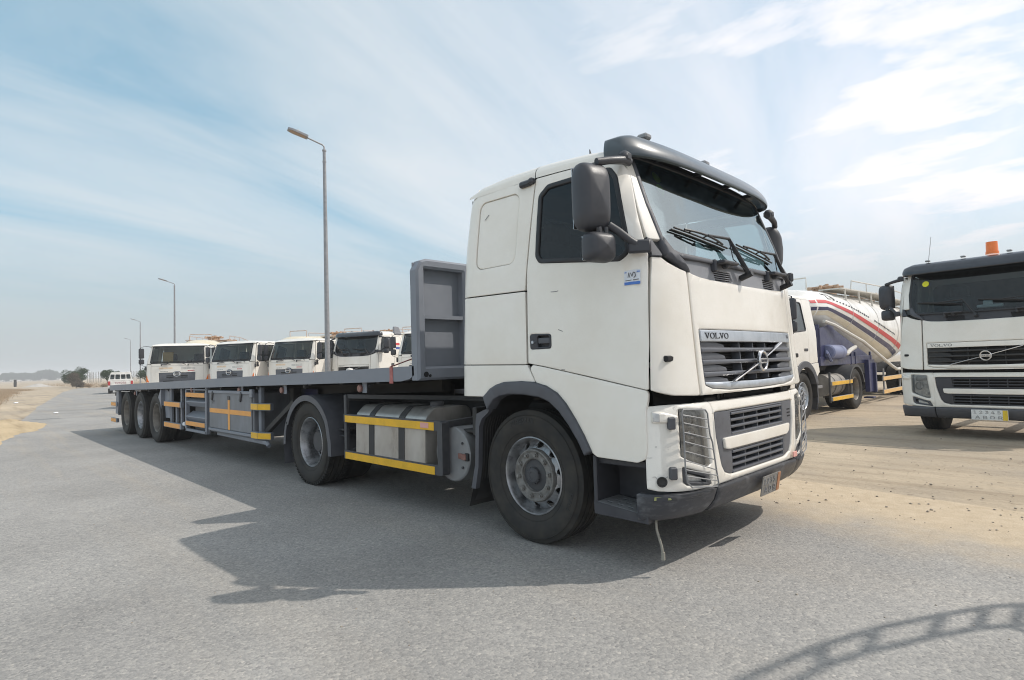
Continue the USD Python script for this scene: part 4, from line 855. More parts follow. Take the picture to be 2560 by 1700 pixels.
    # ---- entry step
    stp = [prism([(0.655, 0.43), (1.09, 0.39), (1.09, 0.34), (0.66, 0.345)], 1, -1.235, -0.90), bx((0.87, -0.94, 0.60), (0.44, 0.03, 0.36)), bx((0.665, -1.08, 0.55), (0.03, 0.30, 0.40)), bx((0.87, -1.05, 0.71), (0.46, 0.28, 0.05))]
    st = both('entry_step', stp, 'dark_plastic' if main else 'black_steel', root)
    tr = sbox(0.675, -1.225, 1.05, -0.97)
    for i in range(4):
        for j in range(3): tr = tr.difference(sbox(0.72 + 0.085 * i + 0.02 * j, -1.18 + 0.07 * j, 0.765 + 0.085 * i + 0.02 * j, -1.16 + 0.07 * j))
    trd = panel(tr, lambda a, b: np.stack([np.asarray(a), np.asarray(b), 0.433 - 0.09 * (np.asarray(a) - 0.655)], -1), 0.015, 0.2, 0.002)
    for s_, g in zip(st, (lambda m: m, mirror)): obj('tread', g(trd), 'drum_grey', s_)
    # ---- frame, axles, wheels
    wb = o.get('wb', 3.712)
    rail = [bx((-wb / 2 + 0.1, sy * 0.42, 0.90), (wb + 1.7, 0.08, 0.27)) for sy in (-1, 1)] + [bx((x, 0, 0.88), (0.10, 0.80, 0.2)) for x in (-1.2, -2.4, -wb - 0.6)]
    obj('chassis_frame', rail, 'black_steel', root)
    obj('axle', [cyl((0, -0.9, 0.5), (0, 0.9, 0.5), 0.07, 12), bx((0, 0, 0.45), (0.2, 1.2, 0.12))], 'black_steel', root)
    obj('axle', [cyl((-wb, -0.8, 0.51), (-wb, 0.8, 0.51), 0.10, 14), move(trimesh.creation.icosphere(2, 0.24), (-wb, 0, 0.51))], 'black_steel', root)
    obj('engine', [bx((0.25, 0, 0.95), (1.5, 0.75, 0.75), 0.05), bx((1.12, 0, 0.75), (0.06, 1.3, 0.7), 0.02), bx((0.9, 0, 0.40), (0.5, 1.7, 0.12), 0.03)], 'black_steel', root)
    seg = 72 if main else 40
    front_wheel(root, (0, -1.035, 0.517), -1, writing=main, seg=seg); front_wheel(root, (0, 1.035, 0.517), 1, seg=seg)
    rear_wheel(root, (-wb, -1.083, 0.517), -1, lugs=main, seg=seg); rear_wheel(root, (-wb, 1.083, 0.517), 1, lugs=False, seg=seg)
    # rear mudguards: top, rear and front pieces with a skirted edge
    for fl in (False, True):
        g = mirror if fl else (lambda m: m)
        th = np.radians(np.linspace(158, 32, 22)); R0 = 0.635
        def shell(t, y): return np.stack([-wb + R0 * np.cos(t), y, 0.505 + R0 * 0.93 * np.sin(t)], -1)
        top_ = grid(shell, th, np.linspace(-1.265, -0.62, 8)); lipm = grid(lambda t, r: np.stack([-wb + (R0 - r) * np.cos(t), -1.268 + 0 * t, 0.505 + (R0 - r) * 0.93 * np.sin(t)], -1), th, [0, 0.03, 0.075])
        mgd = obj('rear_mudguard', [g(top_), g(move(top_, (0, 0, -0.008))), g(lipm), g(move(lipm, (0, 0.006, 0)))], 'grey_plastic', root, 50)
        fp = [(-wb + 0.54, 0.82), (-wb + 0.58, 0.72), (-wb + 0.625, 0.55), (-wb + 0.63, 0.40)]
        fs = grid(lambda t, y: np.stack([np.interp(t, range(4), [p[0] for p in fp]), y, np.interp(t, range(4), [p[1] for p in fp])], -1), np.linspace(0, 3, 8), [-1.265, -0.62])
        fe = prism([(p[0] - 0.075, p[1]) for p in fp] + [(p[0] + 0.003, p[1]) for p in fp[::-1]], 1, -1.27, -1.262)
        obj('mudguard_front', [g(fs), g(move(fs, (0.008, 0, 0))), g(fe)], 'grey_plastic', mgd)
        rp = [(-wb - 0.59, 0.74), (-wb - 0.64, 0.60), (-wb - 0.655, 0.45), (-wb - 0.63, 0.20)]
        rs_ = grid(lambda t, y: np.stack([np.interp(t, range(4), [p[0] for p in rp]), y, np.interp(t, range(4), [p[1] for p in rp])], -1), np.linspace(0, 3, 8), [-1.262, -0.66])
        re_ = prism([(rp[k][0] - 0.004, rp[k][1]) for k in range(3)] + [(rp[k][0] + 0.05, rp[k][1]) for k in (2, 1, 0)], 1, -1.268, -1.260)
        obj('mudflap', [g(rs_), g(move(rs_, (-0.008, 0, 0))), g(re_)], 'grey_plastic' if main else 'black_steel', mgd)
    return wb
# ------------------------------------------------------------------ the near white tractor
truck = thing('tractor_truck', 'white tractor with smoked sun visor in the foreground, coupled to the grey flatbed trailer', 'truck')
build_volvo(truck, {'main': True, 'visor': 'smoke', 'guards': True})
def tractor_side(root):
    """fuel tank, drum, side guard and the rest between the axles on the right side; a plain tank on the left"""
    tk = rpoly([(-1.20, 0.40), (-0.62, 0.40), (-0.62, 1.0), (-1.08, 1.0), (-1.19, 0.90)], 0.09, 8)
    tm_ = prism(tk, 0, -2.64, -1.36)
    t = obj('fuel_tank', tm_, 'tank_metal', root, 40)
    for x in (-2.64, -1.36): obj('tank_end', prism(tk.buffer(-0.006), 0, x - 0.006 if x < -2 else x, x if x < -2 else x + 0.006), 'tank_dirty', t)
    obj('filler_cap', cyl((-1.55, -0.90, 0.99), (-1.55, -0.90, 1.05), 0.07, 24, ch=0.01), 'hub_dark', t)
    band = tk.buffer(0.006).difference(tk.buffer(-0.004))
    for x in (-2.315, -1.755): obj('tank_strap', prism(band, 0, x - 0.05, x + 0.05), 'black_steel', t)
    for z0, nm in ((0.802, 'upper'), (0.394, 'lower')):
        r = obj('guard_rail', prism(rpoly([(-1.205, z0 - 0.002), (-1.165, z0 - 0.002), (-1.165, z0 + 0.092), (-1.205, z0 + 0.092)], 0.004), 0, -2.895, -1.135), 'hub_dark', root)
        obj('reflective_tape', bx((-2.035, -1.2065, z0 + 0.038), (1.66, 0.003, 0.075), 0.001), 'yellow_tape', r)
    st = bx((-1.35, -1.2095, 0.845), (0.13, 0.003, 0.05), 0.001); obj('rail_sticker', st, 'ink_pale_red', root)
    obj('guard_post', [bx((-2.875, -1.175, 0.75), (0.05, 0.05, 0.72))], 'hub_dark', root)
    obj('guard_post', [prism(rpoly([(-1.145, 0.395), (-1.075, 0.40), (-1.07, 0.885), (-1.15, 0.90)], 0.02), 1, -1.215, -1.13)], 'hub_dark', root)
    obj('guard_arm', [bar((-1.10, -1.16, 0.86), (-1.05, -0.45, 0.90), 0.05, 0.06), bar((-2.87, -1.16, 1.07), (-2.87, -0.4, 1.0), 0.04, 0.06), bar((-2.87, -1.16, 0.46), (-2.55, -0.62, 0.75), 0.025, 0.025), bar((-2.86, -1.17, 1.09), (-1.4, -0.55, 1.06), 0.02, 0.05)], 'hub_dark', root)
    dr = obj('drum_silencer', [lathe([(0.0, -1.105), (0.10, -1.104), (0.238, -1.098), (0.250, -1.088), (0.252, -1.06), (0.252, -0.55), (0.0, -0.55)], (-1.075, 0, 0.585), 1, 48)], 'drum_grey', root, 35)
    obj('drum_bolt', [cyl((-1.075 + 0.19 * math.cos(a), -1.10, 0.585 + 0.19 * math.sin(a)), (-1.075 + 0.19 * math.cos(a), -1.112, 0.585 + 0.19 * math.sin(a)), 0.012, 8) for a in np.radians([35, 145, 215, 325])], 'hub_dark', dr)
    obj('side_lamp', [bx((-0.885, -1.115, 0.575), (0.06, 0.03, 0.055), 0.006), bx((-0.95, -1.11, 0.578), (0.05, 0.012, 0.05), 0.004)], 'lamp_dull', dr)
    obj('drum_bracket', [bx((-0.86, -1.05, 0.575), (0.05, 0.14, 0.07), 0.008), bx((-1.0, -0.8, 0.80), (0.5, 0.5, 0.03)), bx((-0.75, -0.8, 0.9), (0.06, 0.6, 0.25))], 'black_steel', root)
    # battery and air gear behind the tank, hoses, catwalk
    obj('battery_box', bx((-2.0, 0.95, 0.72), (1.5, 0.50, 0.6), 0.05), 'black_steel', root)
    obj('catwalk', [bx((-1.1, 0, 1.06), (0.5, 1.5, 0.03)), bx((-0.95, 0.2, 1.2), (0.12, 1.0, 0.35), 0.03)], 'black_steel', root)
    hs = []
    for k, y in enumerate((-0.25, -0.1, 0.05, 0.2)):
        hs.append(tube([(-0.78, y, 1.55), (-0.98, y + 0.03, 1.28 - 0.03 * k), (-1.20, y, 1.22), (-1.40, y - 0.04, 1.32)], 0.017, 6))
    obj('air_hose', hs, 'rubber_seal', root)
    obj('fifth_wheel', [prism(rpoly([(-4.05, -0.45), (-3.25, -0.45), (-3.15, 0), (-3.25, 0.45), (-4.05, 0.45)], 0.1), 2, 1.12, 1.17), bx((-3.65, 0, 1.04), (0.5, 0.95, 0.12))], 'black_steel', root)
    obj('air_tank', [cyl((-2.55, y, 0.62), (-1.5, y, 0.62), 0.13, 20) for y in (-0.35, 0.3)], 'black_steel', root)
    obj('wheel_bracket', [bx((-3.1, -1.0, 0.70), (0.28, 0.3, 0.02)), bx((-3.1, -1.0, 0.63), (0.28, 0.3, 0.02))], 'hub_dark', root)
    # stickers, plate, paper, scratches
    sc = panel(rpoly([(0.985, 1.895), (1.10, 1.897), (1.10, 1.993), (0.985, 1.99)], 0.004), sidec(0.003), 0.003, 0.06, 0.0005)
    s = obj('door_sticker', sc, 'sticker_white', root)
    obj('sticker_band', [panel(sbox(0.985, 1.895, 1.10, 1.914), sidec(0.0045), 0.002, 0.06, 0.0003), panel(sbox(0.99, 1.975, 1.005, 1.981), sidec(0.0045), 0.002, 0.06, 0.0003), panel(sbox(1.08, 1.975, 1.098, 1.982), sidec(0.0045), 0.002, 0.06, 0.0003)], 'sticker_blue', s)
    obj('sticker_mark', [panel(LineString(p).buffer(0.0022), sidec(0.0045), 0.002, 0.06, 0.0003) for p in ([(1.015, 1.945), (1.022, 1.975), (1.03, 1.945)], [(1.036, 1.972), (1.046, 1.95), (1.056, 1.975), (1.068, 1.972), (1.072, 1.95), (1.06, 1.94)], [(0.995, 1.925), (1.04, 1.925)], [(1.055, 1.925), (1.09, 1.927)])], 'ink_grey', s)
    obj('paint_scratch', [panel(LineString(p).buffer(0.0022), sidec(0.0012), 0.002, 0.06, 0.0003) for p in ([(0.33, 1.925), (0.37, 1.922), (0.40, 1.925)], [(-0.42, 2.62), (-0.375, 2.655)], [(0.39, 1.64), (0.43, 1.625)], [(0.41, 1.345), (0.44, 1.343)])], 'ink_grey', root)
    G = BUM.corner(0.0012); sq = []
    rg = np.random.default_rng(5)
    for k in range(5):
        a = rg.uniform(0.03, 0.15); z = rg.choice([0.70, 0.745, 0.86, 0.63]) + rg.normal(0, 0.02); ln = rg.uniform(0.006, 0.026)
        sq.append(panel(LineString([(a, z), (a + ln * 0.6, z + rg.normal(0, 0.006)), (a + ln, z + rg.normal(0, 0.01))]).buffer(rg.uniform(0.0006, 0.0014)), G, 0.002, 0.1, 0.0003))
    obj('bumper_scuff', sq, 'drum_grey', root)
    LK = LOW.corner(0.0052); lm = []
    for k in range(9):
        a = rg.uniform(0.02, 0.34); z = 0.522 - abs(rg.normal(0, 0.03)) if k < 30 else rg.uniform(0.37, 0.45); ln = rg.uniform(0.01, 0.05)
        lm.append(panel(LineString([(a, z), (min(0.352, a + ln), z + rg.normal(0, 0.004))]).buffer(rg.uniform(0.0008, 0.003)), LK, 0.002, 0.1, 0.0003))
    obj('bumper_scrape', lm, 'hub_dark', root)
    obj('paint_chip', panel(rpoly([(0.075, 0.498), (0.16, 0.500), (0.155, 0.512), (0.078, 0.522)], 0.003), LOW.corner(0.0056), 0.002, 0.1, 0.0005), 'paint_chip', root, label='yellow-green paint chip on the bumper corner')
    pl = place(root, 'number_plate', (1.352, 0.06, 0.425))
    pl_m = prism(rpoly([(-0.17, -0.075), (0.155, -0.075), (0.165, 0.075), (-0.165, 0.075)], 0.008), 0, 0.0, 0.006)
    Rp = rotm([0, 1, 0], 10); obj('plate', move(pl_m, (0, 0, 0), Rp), 'plate_dirty', pl)
    obj('plate_band', move(bx((0.008, 0.135, 0.0), (0.004, 0.05, 0.145), 0.001), (0, 0, 0), Rp), 'rust_orange', pl)
    for s_, z, y in (('1 2 3 5', 0.012, -0.14), ('A D R', -0.055, -0.12)):
        obj('plate_text', move(lay(text(s_, 0.045, 0.20, False, 0.002), (0.007, y, z), (0, 1, 0), (0, 0, 1), (1, 0, 0)), (0, 0, 0), Rp), 'trailer_worn', pl, False)
    obj('red_reflector', bx((1.325, 0.66, 0.57), (0.01, 0.08, 0.045), 0.003), 'ink_pale_red', root)
    F = CAB.front(-0.010)
    for y, z, m in ((-0.80, 2.715, 'sticker_yellow'), (-0.815, 2.615, 'sticker_green')):
        obj('round_sticker', panel(Point(y, z).buffer(0.042, 16), F, 0.002, 0.1, 0.0005), m, root)
    obj('screen_tab', panel(rpoly([(-0.77, 2.275), (-0.715, 2.277), (-0.745, 2.23), (-0.765, 2.178), (-0.80, 2.178)], 0.004), F, 0.002, 0.1, 0.0005), 'paper', root)
    # interior sun blind strip at the top of the screen
    obj('screen_blind', panel(rpoly([(-1.0, 2.84), (-0.98, 2.66), (-0.80, 2.60), (0.80, 2.60), (0.98, 2.66), (1.0, 2.84)], 0.04), CAB.front(-0.035), 0.004, 0.2, 0.001, back=True), 'cab_lining', root)
    obj('roof_grip', [bx((0.06, -1.195, 2.815), (0.13, 0.05, 0.05), 0.015), bx((0.13, -1.20, 2.82), (0.05, 0.06, 0.05), 0.015)], 'dark_plastic', root)
tractor_side(truck)
sheet = obj('paper_sheet', [tm([(1.105, -0.62, 2.315), (1.085, 0.03, 2.465), (1.195, 0.14, 2.18), (1.17, -0.46, 2.205)], [(0, 1, 2), (0, 2, 3), (2, 1, 0), (3, 2, 0)])], 'paper', None, False)
tag(sheet, 'large white paper sheet propped behind the windscreen of the near white tractor', 'paper')
rp = np.array([at(1640 + dx, v, 1, -1.16) for dx, v in ((0, 1305), (2, 1325), (8, 1345), (14, 1365), (17, 1383))])
rope = obj('hanging_strap', [tube(np.vstack([[rp[0] + [0, 0.02, 0.05]], rp]), 0.0085, 6), bx(rp[-1] + [0.002, 0, -0.018], (0.024, 0.018, 0.055), 0.004)], 'strap_pale', None)
tag(rope, 'pale frayed strap hanging from the front bumper corner of the near white tractor', 'strap')

# ------------------------------------------------------------------ flatbed trailer
TX = -8.3
trailer = thing('flatbed_trailer', 'long grey flatbed trailer with headboard and orange reflective tape behind the near white tractor', 'trailer', (TX, 0, 0))
T = lambda m: move(cat_(m) if isinstance(m, list) else m, (-TX, 0, 0))
SL = 0.01735
zt = lambda x: 1.408 + SL * (x + 1.4713)
def tpart(name, m, mt, parent=trailer, **k): return obj(name, T(m), mt, parent, **k)
bm = Polygon([(-15.19, zt(-15.19)), (-1.44, zt(-1.44)), (-1.44, zt(-1.44) - 0.09), (-1.52, zt(-1.52) - 0.125), (-1.66, zt(-1.66) - 0.143), (-15.19, zt(-15.19) - 0.137)])
for s in (-1, 1):
    sb = tpart('side_beam', prism(bm, 1, min(s * 1.25, s * 1.19), max(s * 1.25, s * 1.19)), 'trailer_grey')
    for x in np.linspace(-14.6, -2.4, 9): tpart('rope_hook', [cyl((x, s * 1.13, zt(x) - 0.17), (x, s * 1.19, zt(x) - 0.17), 0.02, 8), bx((x, s * 1.165, zt(x) - 0.165), (0.035, 0.02, 0.07))], 'hub_dark', sb)
for k in range(8):
    y0 = -1.188 + 0.297 * k
    tpart('deck_board', [hull([(x, y, zt(x) - d) for x in (-15.18, -1.5) for y in (y0 + 0.004, y0 + 0.293) for d in (0.006, 0.045)])], 'deck_boards')
for k in range(9):
    x = -14.3 + 1.45 * k; tpart('deck_lock', [cyl((x, 1.17, zt(x) - 0.01), (x, 1.17, zt(x) + 0.035), 0.05, 14, 0.025)], 'rail_pale')
dk_ = at(874, 924, 1, 1.10)
tpart('deck_dome', [lathe([(0.085, 0.0), (0.08, 0.05), (0.055, 0.095), (0.0, 0.115)], (dk_[0], 1.10, zt(dk_[0])), 2, 20)], 'rail_pale')
for y in (-0.5, 0.5):
    tpart('main_rail', [prism([(-15.1, zt(-15.1) - 0.10), (-1.9, zt(-1.9) - 0.12), (-1.9, zt(-1.9) - 0.28), (-4.9, zt(-4.9) - 0.32), (-5.8, zt(-5.8) - 0.55), (-15.1, zt(-15.1) - 0.42)], 1, y - 0.06, y + 0.06)], 'black_steel')
for x in np.linspace(-14.9, -2.2, 17): tpart('cross_member', bx((x, 0, zt(x) - 0.115), (0.07, 2.36, 0.10)), 'black_steel')
tpart('rear_beam', bx((-15.15, 0, zt(-15.15) - 0.075), (0.08, 2.38, 0.13)), 'trailer_grey')
# headboard
hb = place(trailer, 'headboard', (0, 0, 0))
oy = rpoly([(-1.25, 1.265), (1.25, 1.265), (1.25, 2.445), (-1.25, 2.445)], 0.001)
oy = shapely.union_all([Polygon([(-1.25, 1.268), (1.25, 1.268), (1.25, 2.33), (1.20, 2.42), (1.13, 2.445), (-1.13, 2.445), (-1.20, 2.42), (-1.25, 2.33)])])
holes = [sbox(a, z0, b, z1) for a, b in ((-1.155, -0.67), (-0.61, -0.03), (0.03, 0.61), (0.67, 1.155)) for z0, z1 in ((1.40, 1.862), (1.900, 2.35))]
fr_ = oy.buffer(0).difference(shapely.union_all(holes))
for x0, x1, shr in ((-1.47, -1.385, 0.0), (-1.385, -1.365, 0.014)):
    pass
hbm = panel(rpoly(fr_, 0.004), lambda a, b: np.stack([-1.36 + 0 * np.asarray(a), np.asarray(a), np.asarray(b)], -1), 0.11, 0.4, 0.022, drop=0.9)
obj('headboard_frame', T(hbm), 'trailer_grey', hb, 25)
obj('headboard_sheet', T(bx((-1.462, 0, 1.85), (0.016, 2.46, 1.12), 0.002)), 'trailer_grey', hb)
obj('base_hole', T([cyl((-1.359, -1.165, 1.325), (-1.352, -1.165, 1.325), 0.026, 16), cyl((-1.359, -1.12, 1.312), (-1.352, -1.12, 1.312), 0.014, 12)]), 'black_void', hb)
# running gear
for i in range(3):
    x = -10.765 - 1.343 * i
    tpart('axle', [cyl((x, -0.75, 0.5), (x, 0.75, 0.5), 0.075, 14)], 'black_steel')
    for s in (-1, 1):
        tpart('leaf_spring', [bx((x, s * 0.52, 0.66), (1.1, 0.09, 0.07), 0.02), bx((x, s * 0.52, 0.58), (0.16, 0.14, 0.22))], 'black_steel')
        mt = ('rim_dusty', 'rim_grey', 'rim_dusty')[i]
        rear_wheel(trailer, (x - TX, s * 1.085, 0.513), s, mt=mt, lugs=False, hubcol='hub_dark', R=0.516, seg=48)
for x in (-10.1, -11.45, -12.8, -14.1):
    tpart('spring_hanger', [bx((x, s * 0.52, 0.78), (0.14, 0.12, 0.24)) for s in (-1, 1)], 'black_steel')
# tool box, spare rack, guards (right side), plain guards left
tb = place(trailer, 'tool_box', (0, 0, 0))
obj('box_body', T([bx((-6.46, -0.92, 0.76), (1.88, 0.58, 0.66), 0.01)]), 'trailer_worn', tb)
obj('box_door', T(bx((-6.47, -1.218, 0.79), (1.82, 0.018, 0.575), 0.006)), 'trailer_worn', tb)
obj('box_frame', T([bx((-6.47, -1.222, 1.095), (1.92, 0.035, 0.05)), bx((-6.46, -1.215, 0.475), (1.92, 0.05, 0.045)), bx((-5.565, -1.215, 1.09), (0.10, 0.05, 0.12))]), 'trailer_grey', tb)
obj('box_tape', T([bx((-6.475, -1.2285, 0.788), (1.80, 0.003, 0.072), 0.0008), bx((-6.475, -1.2305, 0.74), (0.082, 0.003, 0.47), 0.0008)]), 'orange_tape', tb)
obj('box_latch', T([bx((x, -1.236, 1.03), (0.05, 0.03, 0.15), 0.006, rotm([0, 1, 0], 25)) for x in (-7.22, -5.95)] + [bx((-6.475, -1.232, 1.005), (0.10, 0.012, 0.06), 0.004)]), 'hub_dark', tb)
obj('box_mark', T([lay(text('2Y', 0.055, 0.11, False, 0.002), (-7.25, -1.2275, 0.90), (1, 0, 0), (0, 0, 1), (0, -1, 0))]), 'hub_dark', tb)
tpart('under_tube', [bar((-7.2, -1.15, 0.405), (-5.1, -1.18, 0.40), 0.05, 0.055), cyl((-5.12, -1.18, 0.40), (-5.05, -1.18, 0.36), 0.03, 10)], 'trailer_grey')
rk = place(trailer, 'spare_rack', (0, 0, 0))
obj('rack_frame', T([bx((-8.735, -1.19, 0.75), (0.07, 0.07, 0.76)), bx((-7.60, -1.19, 0.765), (0.07, 0.07, 0.80)), bx((-8.17, -1.19, 0.385), (1.2, 0.07, 0.05)), bx((-8.17, -1.19, 1.12), (1.2, 0.07, 0.03))]), 'trailer_grey', rk)
for z in (0.90, 0.63): obj('rack_shelf', T([bx((-8.17, -1.13, z), (1.08, 0.16, 0.12), 0.01, rotm([1, 0, 0], 35))]), 'trailer_grey', rk)
obj('rack_panel', T(bx((-8.17, -1.05, 0.75), (1.1, 0.02, 0.72))), 'trailer_worn', rk)
for z in (1.025, 0.51): obj('rack_bar', T(bx((-8.17, -1.215, z), (1.08, 0.03, 0.082), 0.004)), 'trailer_grey', rk); obj('rack_tape', T(bx((-8.17, -1.2325, z), (1.06, 0.003, 0.076), 0.0008)), 'orange_tape', rk)
obj('rack_side', T(bx((-7.50, -0.9, 0.76), (0.02, 0.60, 0.70))), 'trailer_worn', rk)
for x0, x1, zz in ((-10.10, -8.95, (0.825, 0.42)), (-15.08, -14.42, (0.695, 0.286))):
    for z in zz:
        b = tpart('side_guard', bx(((x0 + x1) / 2, -1.215, z), (x1 - x0, 0.06, 0.10), 0.004), 'trailer_grey')
        tpart('guard_tape', bx(((x0 + x1) / 2 - 0.02, -1.2465, z), (x1 - x0 - 0.10, 0.003, 0.085), 0.0008), 'orange_tape', b)
tpart('guard_upright', [bx((x, -1.175, 0.76), (0.07, 0.05, 0.75)) for x in (-9.78, -9.10)] + [bx((-9.42, -1.175, 0.60), (0.07, 0.05, 0.36))], 'trailer_grey')
mp_ = [(-10.36, 1.11), (-10.57, 0.92), (-10.37, 0.525), (-9.97, 0.545), (-9.97, 1.11)]
tpart('wheel_shield', [prism(mp_[:3] + [(-10.34, 0.52), (-10.33, 1.11)], 1, -1.235, -1.15), bx((-10.15, -1.16, 0.82), (0.36, 0.02, 0.58))], 'trailer_grey')
tpart('white_plug', [bx((-8.88, -1.20, 0.475), (0.09, 0.06, 0.075), 0.03)], 'scraps')
for z in (0.90, 0.49):
    g = tpart('side_guard', [bx((-5.41, -1.215, z), (0.25, 0.06, 0.10), 0.004), bar((-5.29, -1.215, z), (-5.06, -1.13, z), 0.06, 0.10)], 'trailer_grey')
    tpart('guard_tape', [bx((-5.415, -1.2465, z), (0.24, 0.003, 0.082), 0.0008), bar((-5.285, -1.246, z), (-5.05, -1.160, z), 0.003, 0.082, ch=0.0008)], 'yellow_tape', g)
tpart('guard_upright', [bx((-5.68, -1.16, 0.80), (0.05, 0.05, 0.62)), bx((-5.43, -1.13, 0.84), (0.09, 0.06, 0.68))], 'trailer_grey')
tpart('landing_leg', [bx((-5.15, s * 0.75, 0.78), (0.13, 0.13, 0.75)) for s in (-1, 1)] + [bx((-5.15, s * 0.75, 0.30), (0.26, 0.22, 0.03)) for s in (-1, 1)] + [bar((-5.15, s * 0.75, 0.42), (-4.55, s * 0.72, 0.95), 0.05, 0.07) for s in (-1, 1)], 'black_steel')
tpart('brace', bar((-5.36, -1.08, 0.53), (-4.55, -1.02, 0.98), 0.07, 0.07), 'black_steel')
tpart('inner_panel', bx((-5.2, -0.62, 0.82), (1.0, 0.02, 0.62)), 'navy_paint')
tpart('far_skirt', bx((-6.6, 1.20, 0.72), (4.4, 0.03, 0.78)), 'trailer_worn')
tpart('inner_panel', bx((-4.4, 0.25, 0.78), (3.4, 0.02, 0.78)), 'black_steel')
for x, z in ((-8.37, 1.12), (-6.06, 1.135), (-4.52, 1.15), (-2.50, 1.19), (-12.6, 1.0)):
    l = tpart('marker_lamp', [cyl((x, -1.20, z - 0.005), (x, -1.235, z - 0.005), 0.042, 16, ch=0.008)], 'lamp_dull')
    tpart('lamp_bracket', [bx((x + 0.07, -1.20, z + 0.01), (0.09, 0.012, 0.13))], 'trailer_grey', l)
tpart('rear_plate', [prism(rpoly([(-14.61, 1.035), (-14.37, 1.04), (-14.345, 0.76), (-14.45, 0.45), (-14.69, 0.445), (-14.66, 0.8)], 0.01), 1, -1.21, -1.15), bx((-14.55, -0.7, 0.72), (0.03, 0.9, 0.55))], 'trailer_grey')
tpart('tail_lamp', [bx((-15.0, -0.95, 0.94), (0.10, 0.42, 0.10), 0.01), bx((-14.9, -1.1, 1.0), (0.12, 0.05, 0.12)), bx((-14.98, 0.95, 0.94), (0.10, 0.42, 0.10), 0.01)], 'black_steel')
tpart('under_run_bar', bx((-15.0, 0, 0.45), (0.10, 2.2, 0.12)), 'trailer_grey')
strap = obj('cargo_strap', [bx((-1.826, -1.2535, 1.325), (0.055, 0.005, 0.17), 0.001), bar((-1.826, -1.25, 1.41), (-1.50, -1.10, 1.515), 0.05, 0.004, ch=0.001), bx((-1.822, -1.256, 1.255), (0.06, 0.012, 0.03), 0.003)], 'strap_red', None)
tag(strap, 'faded red cargo strap looped over the trailer deck edge by the headboard', 'strap')
